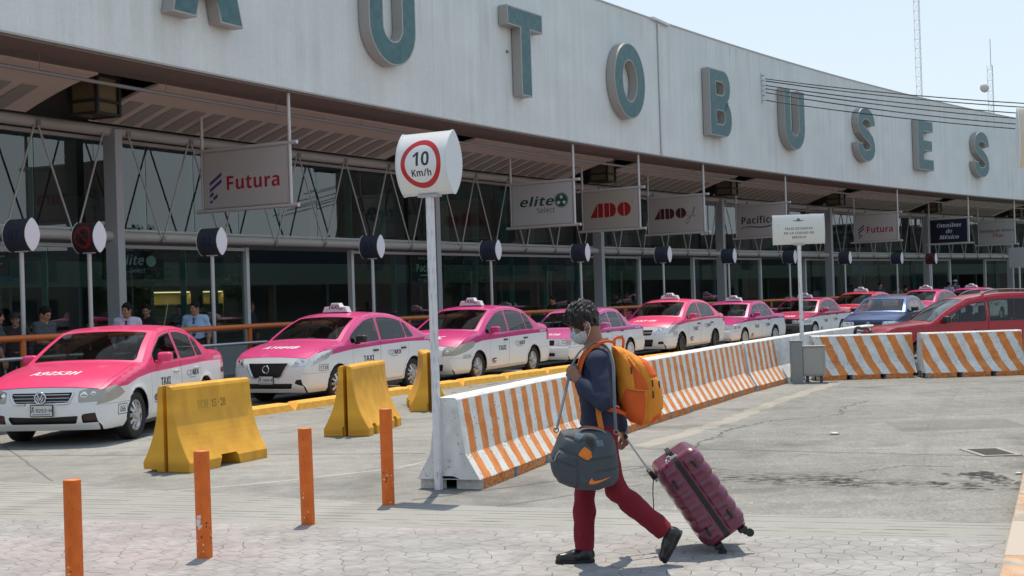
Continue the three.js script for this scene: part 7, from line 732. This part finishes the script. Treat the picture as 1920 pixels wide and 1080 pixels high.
{
  const f = unit([-0.86, -0.5, 0.1]), J = { head: [0.014, 1.488, 0.0], neck: [0.085, 1.335, 0], shL: [0.088, 1.262, 0.165], shR: [0.092, 1.262, -0.165], chest: [0.075, 1.12, 0], waist: [0.098, 0.885, 0], hipL: [0.108, 0.79, 0.085], hipR: [0.068, 0.785, -0.085], knL: [0.178, 0.465, 0.1], anL: [0.478, 0.197, 0.09], knR: [-0.008, 0.428, -0.08], anR: [-0.022, 0.07, -0.08], elL: [0.105, 1.015, 0.255], wrL: [-0.035, 1.15, 0.185], elR: [0.2, 1.03, -0.27], wrR: [0.27, 0.775, -0.36],
    heelL: [0.578, 0.205, 0.09], toeL: [0.462, 0.006, 0.1], fuL: [-0.87, 0.49, 0], heelR: [0.045, 0.0, -0.08], toeR: [-0.205, 0.0, -0.06], f, u: unit(cross(cross(f, [0, 1, 0]), f)), hdL: unit([-0.52, 0.68, -0.42]), hnL: unit([0.35, 0.2, -0.9]), hcL: 1.15, hdR: unit([0.15, -0.98, -0.1]), hnR: unit([-0.9, -0.15, 0.1]), hcR: 1.1 };
  const t = thing('person', 'person in navy top, dark red trousers and face mask pulling a suitcase across the road', 'person', WB);
  const G = figureGeo(J, { cell: 0.0122, headCell: 0.0045, handCell: 0.0036, width: 0.93, tight: 0.011, fold: 0.0045, hem: 0.86, hairT: 0.017, messy: 0.01, fringe: 0.022, nape: 0.1, thumbL: 1, thumbR: 1, cuff: 0.032, sleeveEnd: 0.84, legEnd: 0.043, legW: 0.86, headK: 0.89 });
  const b = dress(t, G, { shirt: clothMat([0.022, 0.03, 0.062]), trousers: clothMat([0.17, 0.004, 0.014], { bumpScale: 0.0008, sheen: 0 }), eyes: mat([0.6, 0.58, 0.55], 0.25), skin: mat([0.24, 0.115, 0.07], 0.5), hair: mat([0.008, 0.007, 0.0065], 0.6) });
  // face mask with a small print, its ear loops
  const H = G.H, mk = H.L((a, c, d) => { const base = Math.min(ellip([0.032, -0.045, 0], [0.066, 0.08, 0.059])(a, c, d), ellip([0.088, -0.035, 0], [0.027, 0.028, 0.021])(a, c, d)); return Math.max(Math.abs(smin(base, ellip([0.07, -0.06, 0], [0.04, 0.046, 0.038])(a, c, d), 0.03) - 0.004) - 0.003, 0.022 - a + 0.25 * Math.abs(c + 0.05), c + 0.012 - 0.25 * (a - 0.06), -c - 0.118); });
  part('face_mask', skin(mk, add(J.head, [-0.2, -0.19, -0.14]), add(J.head, [0.14, 0.08, 0.14]), 0.0036), new THREE.MeshPhysicalMaterial({ map: canvasTex(256, 256, (g) => { g.fillStyle = '#b4b9bf'; g.fillRect(0, 0, 256, 256); const r = rng(4); for (let i = 0; i < 60; i++) { g.fillStyle = ['#a34a58', '#3d6f66', '#5a6690', '#8d8f96'][i & 3]; g.save(); g.translate(r() * 256, r() * 256); g.rotate(r() * 3); g.fillRect(-7, -4, 14, 8); g.restore(); } }, { repeat: [7, 7] }), roughness: 0.9 }), b);
  for (const s of [1, -1]) part('ear_loop', tube([H.at(0.03, -0.03, s * 0.062), H.at(0.005, -0.02, s * 0.078), H.at(-0.02, 0.0, s * 0.088), H.at(-0.015, -0.04, s * 0.084), H.at(0.025, -0.085, s * 0.06)], 0.0022, 24, 6), mat([0.75, 0.75, 0.77], 0.7), b);
  part('belt_rivet', new THREE.SphereGeometry(0.006, 8, 6).translate(-0.005, 0.845, 0.09), chrome, b);

  // backpack: profile taken along its side
  const bp = thing('backpack', 'orange and yellow backpack on the back of the walking person', 'backpack', WB);
  const q = (u, v) => [0.065 + 0.00056 * u, 1.405 - 0.00056 * v + 0.00002 * u], prof = [[225, 118], [330, 140], [470, 235], [590, 300], [680, 440], [735, 600], [745, 820], [700, 920], [610, 985], [490, 1000], [385, 950], [300, 850], [255, 690], [240, 450], [222, 250]].map((p) => q(...p));
  const pf = poly3(prof, 0, 0.165, 0.07, (x, y) => 0.78 + 0.22 * clamp((1.28 - y) / 0.25, 0, 1)), seam = (x, y, z) => 0.006 * Math.exp(-Math.pow((polySD1(x, y)) / 0.006, 2));
  const dividers = [[[340, 200], [400, 330], [430, 560], [420, 590]], [[340, 575], [400, 600], [540, 615]], [[545, 330], [560, 600], [545, 900], [520, 990]], [[330, 150], [470, 360], [590, 600], [620, 640]], [[585, 480], [730, 475]], [[600, 920], [735, 840]]].map((l) => l.map((p) => q(...p)));
  const segD = (x, y) => { let d = 1; for (const l of dividers) for (let i = 0; i + 1 < l.length; i++) { const [a, c] = [l[i], l[i + 1]], ex = c[0] - a[0], ey = c[1] - a[1], tt = clamp(((x - a[0]) * ex + (y - a[1]) * ey) / (ex * ex + ey * ey), 0, 1); d = Math.min(d, hyp(x - a[0] - ex * tt, y - a[1] - ey * tt)); } return d; }; const polySD1 = segD;
  const bag = skin((x, y, z) => pf(x, y, z) + seam(x, y, z) - 0.004 * n3(x * 22, y * 18, z * 22) - 0.008 * n3(x * 9, y * 9, z * 9), [0.12, 0.78, -0.22], [0.52, 1.4, 0.22], 0.009);
  const orangeP = [[[335, 570], [420, 600], [540, 615], [545, 780], [520, 960], [500, 1040], [360, 1000], [250, 800], [300, 640]], [[345, 210], [430, 330], [540, 480], [590, 620], [540, 600], [430, 575], [420, 400]], [[470, 235], [540, 320], [600, 480], [760, 470], [760, 300], [600, 230]], [[610, 915], [760, 830], [760, 1000], [560, 1060], [590, 970]]].map((l) => polySD(l.map((p) => q(...p))));
  const [or, ye] = split3(bag, (x, y) => Math.min(...orangeP.map((g) => g(x, y)))), oc = clothMat([0.66, 0.1, 0.008], { roughness: 0.75 }), yc = clothMat([0.7, 0.24, 0.014], { roughness: 0.75 });
  const main = part('bag_body', ye, yc, bp); part('side_pocket', or, oc, main, 'deep orange panels'); part('pocket_piping', tube([[335, 568], [420, 598], [540, 613]].map((p) => [...q(...p), 0.163]), 0.004, 20, 6), yc, main);
  for (const [a, c, z] of [[395, 345, 0.158], [618, 500, 0.166], [622, 620, 0.166], [700, 520, 0.12]]) { const p = q(a, c), e = q(a + 4, c + 75); part('zip_pull', rod([p[0], p[1], z + 0.006], [e[0], e[1], z + 0.008], 0.005, 6), mat([0.03, 0.02, 0.02], 0.6), main); }
  part('grab_handle', ribbon([[...q(250, 130), -0.05], [...q(262, 40), -0.05], [...q(330, 30), -0.05], [...q(352, 60), -0.05], [...q(345, 150), -0.05]], [0, 0, 0.028], 0.006), oc, bp);
  for (const z of [0.125, -0.125]) { part('shoulder_strap', ribbon([[0.2, 1.365, z * 0.9], [0.15, 1.378, z], [0.075, 1.356, z], [0.01, 1.29, z * 1.0], [-0.022, 1.2, z * 1.02], [-0.02, 1.12, z * 1.08], [0.01, 1.05, z * 1.22]], [0, 0, 0.03], 0.007), oc, bp); part('strap_buckle', rbox(0.02, 0.05, 0.04, 0.006, -0.034, 1.16, z * 1.02), mat([0.6, 0.2, 0.02], 0.5), bp); part('lower_strap', ribbon([[0.02, 1.04, z * 1.25], [0.1, 0.98, z * 1.45], [0.2, 0.955, z * 1.35], [0.25, 0.93, z]], [0, 0.012, 0.006], 0.003), oc, bp); }
  part('strap_end', ribbon([[0.075, 0.99, 0.195], [0.082, 0.92, 0.2], [0.098, 0.825, 0.2]], [0.016, 0.002, 0], 0.003), clothMat([0.7, 0.22, 0.04]), bp);

  // sports bag at the hip
  const sb = thing('sports_bag', 'dark grey sports bag with an orange swoosh hanging at the hip of the walking person', 'bag', WB);
  const w = (u, v) => [-0.253 + 0.000458 * u, 0.946 - 0.000458 * v + 0.000014 * u], outline = [[205, 195], [330, 175], [520, 172], [700, 205], [840, 250], [905, 370], [945, 560], [955, 720], [930, 850], [850, 930], [680, 990], [480, 965], [300, 920], [150, 860], [95, 760], [62, 590], [100, 430], [160, 290]].map((p) => w(...p)), bz = 0.275;
  const of = poly3(outline, bz, 0.13, 0.065, (x, y) => 0.62 + 0.38 * clamp((0.87 - y) / 0.16, 0, 1)), quilts = [[[190, 420], [390, 505], [545, 590]], [[90, 545], [400, 665]], [[600, 580], [930, 545]], [[640, 745], [950, 705]], [[270, 270], [480, 335]], [[400, 560], [400, 900]], [[545, 560], [640, 400]]].map((l) => l.map((p) => w(...p)));
  const qd = (x, y) => { let d = 1; for (const l of quilts) for (let i = 0; i + 1 < l.length; i++) { const [a, c] = [l[i], l[i + 1]], ex = c[0] - a[0], ey = c[1] - a[1], tt = clamp(((x - a[0]) * ex + (y - a[1]) * ey) / (ex * ex + ey * ey), 0, 1); d = Math.min(d, hyp(x - a[0] - ex * tt, y - a[1] - ey * tt)); } return d; };
  const greyC = clothMat([0.052, 0.062, 0.072], { roughness: 0.7 }); const bf = (x, y, z) => of(x, y, z) + 0.009 * Math.exp(-Math.pow(qd(x, y) / 0.007, 2)) - 0.012 * n3(x * 13, y * 13, z * 13) - 0.005 * n3(x * 30, y * 30, z * 30); const bagM = part('bag_body', skin(bf, [-0.27, 0.44, 0.1], [0.24, 0.9, 0.46], 0.008), greyC, sb);
  const frontZ = (x, y) => { let z = 0.46; while (z > 0.2 && bf(x, y, z) > 0) z -= 0.002; return z; };
  const patchOn = (pts, push, name, m, par) => { const tri = new THREE.ShapeGeometry(new THREE.Shape(pts.map((p) => new THREE.Vector2(...w(...p)))), 16), g = new TessellateModifier(0.02, 5).modify(tri.toNonIndexed()), P = g.attributes.position; for (let i = 0; i < P.count; i++) P.setZ(i, frontZ(P.getX(i), P.getY(i)) + push); g.computeVertexNormals(); return part(name, g, m, par); };
  const sw = []; { const B1 = (p0, p1, p2, n) => { for (let i = 0; i < n; i++) { const s = i / n; sw.push([0, 1].map((k) => (1 - s) * (1 - s) * p0[k] + 2 * s * (1 - s) * p1[k] + s * s * p2[k])); } }; B1([840, 795], [620, 860], [612, 835], 12); B1([612, 835], [585, 830], [588, 795], 6); B1([588, 795], [520, 870], [560, 880], 8); B1([560, 880], [620, 905], [840, 795], 12); }
  patchOn(sw, 0.003, 'swoosh', mat([0.75, 0.2, 0.03], 0.6), bagM); patchOn([[505, 400], [545, 425], [590, 470], [595, 530], [540, 572], [480, 545], [418, 495], [455, 440]], 0.004, 'vent_flap', clothMat([0.72, 0.2, 0.03]), bagM); patchOn([[560, 250], [615, 275], [632, 340], [600, 440], [545, 380], [510, 330], [520, 280]], 0.002, 'opening', blackTrim, bagM);
  patchOn([[405, 210], [515, 250], [440, 325], [365, 290]], 0.004, 'strap_tab', clothMat([0.12, 0.16, 0.2]), bagM); patchOn([[650, 330], [740, 330], [755, 405], [665, 405]], 0.004, 'strap_tab', clothMat([0.12, 0.16, 0.2]), bagM);
  for (const [z, k] of [[bz + 0.05, 0], [bz - 0.05, 1]]) part('carry_handle', ribbon([[...w(430, 260), z], [...w(470, 195 - 8 * k), z], [...w(600, 180), z], [...w(760, 225), z], [...w(800, 262), z], [...w(720, 290), z], [...w(690, 340), z]], [0, 0, 0.014], 0.004), clothMat(k ? [0.6, 0.12, 0.03] : [0.25, 0.22, 0.22]), sb);
  const strapC = clothMat([0.16, 0.18, 0.21]); part('shoulder_strap', ribbon([[-0.18, 0.865, 0.255], [-0.15, 0.97, 0.23], [-0.105, 1.12, 0.165], [-0.07, 1.24, 0.14], [-0.005, 1.335, 0.135], [0.075, 1.372, 0.135], [0.14, 1.345, 0.155], [0.17, 1.25, 0.25], [0.168, 1.1, 0.315], [0.168, 0.95, 0.32], [0.172, 0.845, 0.3]], [0.006, 0.004, 0.012], 0.003, 80), strapC, sb);
  { const hk = mat([0.3, 0.3, 0.3], 0.3, { metalness: 0.8 }); part('strap_hook', merge([new THREE.TorusGeometry(0.014, 0.004, 8, 16).translate(-0.182, 0.86, 0.255), rod([-0.18, 0.87, 0.255], [-0.165, 0.93, 0.24], 0.006)]), hk, sb); part('strap_hook', new THREE.TorusGeometry(0.014, 0.004, 8, 16).translate(0.172, 0.842, 0.3), hk, sb); } part('side_zip', tube([w(185, 440), w(150, 470), w(110, 560)].map((p) => [p[0], p[1], bz + 0.11]), 0.004, 16, 6), mat([0.4, 0.4, 0.42], 0.3, { metalness: 0.6 }), sb);

  // suitcase
  const a = [0.546, -0.838], bb = [0.838, 0.546], cz = -0.385, C = [0.735, 0.362], sc = thing('suitcase', 'plum red ribbed hard suitcase tilted on its wheels behind the walking person', 'suitcase', [WB[0] + C[0], WB[1] + C[1], WB[2] + cz]); sc.rotation.z = Math.atan2(0.546, 0.838); // local: y up the case, x towards its front shell, z across
  const core = rboxF([0, 0, 0], [0.156, 0.313, 0.225], 0.06), rib = (x, y, z) => { const k = (y / 0.088) % 1, s = Math.sqrt(Math.abs(Math.sin((y / 0.088) * PI))), e = smoothstep(0.29 - Math.abs(y), 0, 0.05) * smoothstep(Math.abs(x), 0.026, 0.04); return 0.015 * s * e; };
  const shell = skin((x, y, z) => core(x, y, z) - rib(x, y, z) + 0.009, [-0.19, -0.38, -0.26], [0.19, 0.38, 0.26], 0.0085), [band, rest] = split3(shell, (x) => Math.abs(x) - 0.017), [fr, bk] = split3(rest, (x) => -x), plum = new THREE.MeshPhysicalMaterial({ color: col(0.13, 0.012, 0.042), roughness: 0.33, clearcoat: 0.6, clearcoatRoughness: 0.25, bumpMap: grainAt(9), bumpScale: 0.0006 }), blk = mat([0.014, 0.014, 0.014], 0.5);
  part('front_shell', fr, plum, sc); part('back_shell', bk, plum, sc); part('zip_band', band, blk, sc); for (const z of [-0.2175, 0.2175]) part('zip_teeth', box(0.012, 0.5, 0.004, 0, 0, z), mat([0.03, 0.03, 0.03], 0.35, { metalness: 0.5 }), sc);
  for (const [x, y] of [[0.085, 0.21], [0.09, -0.18], [-0.09, 0.16], [-0.09, -0.2]]) part('side_foot', rbox(0.022, 0.055, 0.03, 0.008, x, y, 0.232), blk, sc);
  part('top_handle', ribbon([[0.0, 0.3, 0.1], [0.0, 0.332, 0.08], [0.0, 0.336, 0], [0.0, 0.332, -0.08], [0.0, 0.3, -0.1]], [0.014, 0, 0], 0.005), blk, sc); part('lock', rbox(0.05, 0.02, 0.05, 0.006, 0.0, 0.308, 0.16), chrome, sc); part('key_ring', new THREE.TorusGeometry(0.016, 0.004, 6, 14).translate(-0.03, 0.315, 0.18), chrome, sc); part('key_ring', new THREE.TorusGeometry(0.013, 0.0035, 6, 14).rotateY(1).translate(-0.05, 0.305, 0.19), chrome, sc);
  const hx = -0.172; for (const z of [-0.065, 0.065]) part('telescopic_rod', rod([hx, 0.22, z], [hx, 0.565, z], 0.008, 10), alloy, sc); for (const z of [-0.065, 0.065]) part('rod_socket', rbox(0.03, 0.06, 0.03, 0.006, hx, 0.27, z), blk, sc); part('grip', rbox(0.03, 0.028, 0.17, 0.01, hx, 0.572, 0), blk, sc); part('hanging_cord', tube([[hx + 0.01, 0.27, 0.085], [hx - 0.05, 0.2, 0.1], [hx - 0.095, 0.13, 0.1], [hx - 0.14, 0.06, 0.1]], 0.0035, 20, 5), blk, sc);
  for (const x of [-0.085, 0.1]) for (const z of [-0.17, 0.17]) { const wl = part('caster', merge([rbox(0.06, 0.03, 0.06, 0.01, x, -0.318, z), rod([x, -0.325, z], [x + 0.012, -0.35, z], 0.02)]), blk, sc); part('wheel', new THREE.CylinderGeometry(0.026, 0.026, 0.024, 20).rotateX(PI / 2).translate(x + (x < 0 ? -0.0 : 0.026), -0.362, z), blk, wl); }
}
// ---------------------------------------------------------------- across the road, outside the picture: what the glass and the paint mirror
{
  const leafG = (seed, n, R, h) => { const r = rng(seed), pos = [], idx = []; const clumps = []; for (let i = 0; i < 46; i++) { const a = r() * 2 * PI, y = r(), q = R * Math.sqrt(r()) * (0.55 + 0.45 * Math.sin(PI * (0.15 + 0.8 * y))); clumps.push([Math.cos(a) * q, h * (0.32 + 0.68 * y), Math.sin(a) * q, 0.5 + 0.6 * r()]); } for (let i = 0; i < n; i++) { const c = clumps[Math.floor(r() * clumps.length)], th = r() * 2 * PI, ph = Math.acos(2 * r() - 1), d = c[3] * Math.cbrt(r()), x = c[0] + d * Math.sin(ph) * Math.cos(th), y = c[1] + d * Math.cos(ph) * 0.8, z = c[2] + d * Math.sin(ph) * Math.sin(th), s = 0.12 + 0.12 * r(), u = [r() - 0.5, r() - 0.5, r() - 0.5], v = [r() - 0.5, r() - 0.5, r() - 0.5], b = pos.length / 3; const lu = s / Math.hypot(...u), lv = s * 0.6 / Math.hypot(...v); pos.push(x - u[0] * lu, y - u[1] * lu, z - u[2] * lu, x + v[0] * lv, y + v[1] * lv, z + v[2] * lv, x + u[0] * lu, y + u[1] * lu, z + u[2] * lu, x - v[0] * lv, y - v[1] * lv, z - v[2] * lv); idx.push(b, b + 1, b + 2, b, b + 2, b + 3); } return fromArrays(pos, idx); };
  const bark = mat([0.09, 0.065, 0.045], 0.95), greens = [[0.045, 0.085, 0.025], [0.06, 0.1, 0.03], [0.035, 0.07, 0.03]].map((c) => mat(c, 0.8, { transmission: 0.3 }));
  const crowns = [leafG(1, 5200, 2.6, 7.5), leafG(2, 5200, 3.2, 6.4), leafG(3, 5200, 2.2, 8.6)];
  [[24, -18, 'broad tree opposite the left half of the station'], [29, -26, 'tall slim tree opposite the first doorway'], [33, -33, 'leafy tree across the road behind the blue canopy'], [37, -41, 'large tree opposite the middle of the station'], [42, -50, 'dense tree across the road near the fifth taxi'], [47, -60, 'tall tree opposite the far part of the station'], [54, -72, 'farthest roadside tree opposite the station'], [-14, 16, 'tree behind the viewer on the left'], [4, 20, 'tree behind the viewer on the right']].forEach(([x, z, label], i) => { const t = thing('tree', label, 'tree', [x, 0, z], i * 1.7), k = i % 3; t.scale.setScalar(z > 0 ? 1 : 0.78); const z0 = z, h = [7.5, 6.4, 8.6][k]; part('trunk', merge([rod([0, 0, 0], [0.1, h * 0.45, 0.05], 0.2, 10, 0.12), rod([0.1, h * 0.42, 0.05], [0.9, h * 0.7, 0.3], 0.1, 8, 0.04), rod([0.1, h * 0.42, 0.05], [-0.8, h * 0.72, -0.4], 0.1, 8, 0.04), rod([0.1, h * 0.42, 0.05], [0.1, h * 0.82, 0], 0.1, 8, 0.03)]), bark, t); part('crown', crowns[k], greens[k], t); });
  const block = (name, label, pos, turn, w, h, d, c, cols, rows) => { const t = thing(name, label, 'building', pos, turn), wall = part('wall', box(w, h, d, 0, h / 2, 0), mat(c, 0.85), t); part('parapet', box(w + 0.2, 0.3, d + 0.2, 0, h + 0.15, 0), mat(c.map((q) => q * 0.8), 0.85), t); const fr = new THREE.BoxGeometry(w / cols * 0.62, h / rows * 0.55, 0.1), pn = mat([0.03, 0.04, 0.05], 0.08); for (let i = 0; i < cols; i++) for (let j = 0; j < rows; j++) for (const s of [1, -1]) { const m = part('window', fr, pn, wall); m.position.set((i + 0.5) / cols * w - w / 2, (j + 0.55) / rows * h, s * d / 2); } return t; };
  block('apartment_block', 'brown apartment block across the road opposite the middle of the station', [68, 0, -72], PI / 2 - 0.15, 14, 14, 10, [0.12, 0.08, 0.06], 5, 5); block('market_hall', 'long low dark market hall far across the road from the station', [84, 0, -78], PI / 2 + 0.26, 150, 6.9, 10, [0.16, 0.155, 0.13], 40, 2); block('warehouse', 'low grey warehouse behind the viewer', [-6, 0, 34], 0.1, 52, 7, 8, [0.16, 0.15, 0.14], 12, 2);
  const t = thing('bus_shelter', 'blue roofed shelter across the road opposite the station', 'shelter', [25, 0, -29], 0.9), blue = mat([0.03, 0.12, 0.3], 0.4); { const p = [], n = 10; for (let i = 0; i <= n; i++) p.push([lerp(-2.2, 2.2, i / n), 2.9 + 0.5 * Math.cos((i / n - 0.5) * 2.6)]); part('roof', extrude([...p, ...p.slice().reverse().map((q) => [q[0], q[1] - 0.08])], 9).translate(0, 0, -4.5), blue, t); for (const z of [-4, 0, 4]) for (const x of [-1.9, 1.9]) part('post', rod([x, 0, z], [x, 3, z], 0.06), mat([0.4, 0.4, 0.4], 0.5), t); }
}
scene.traverse((o) => { if (o.isMesh) o.castShadow = o.receiveShadow = true; });
renderer.render(scene, camera);
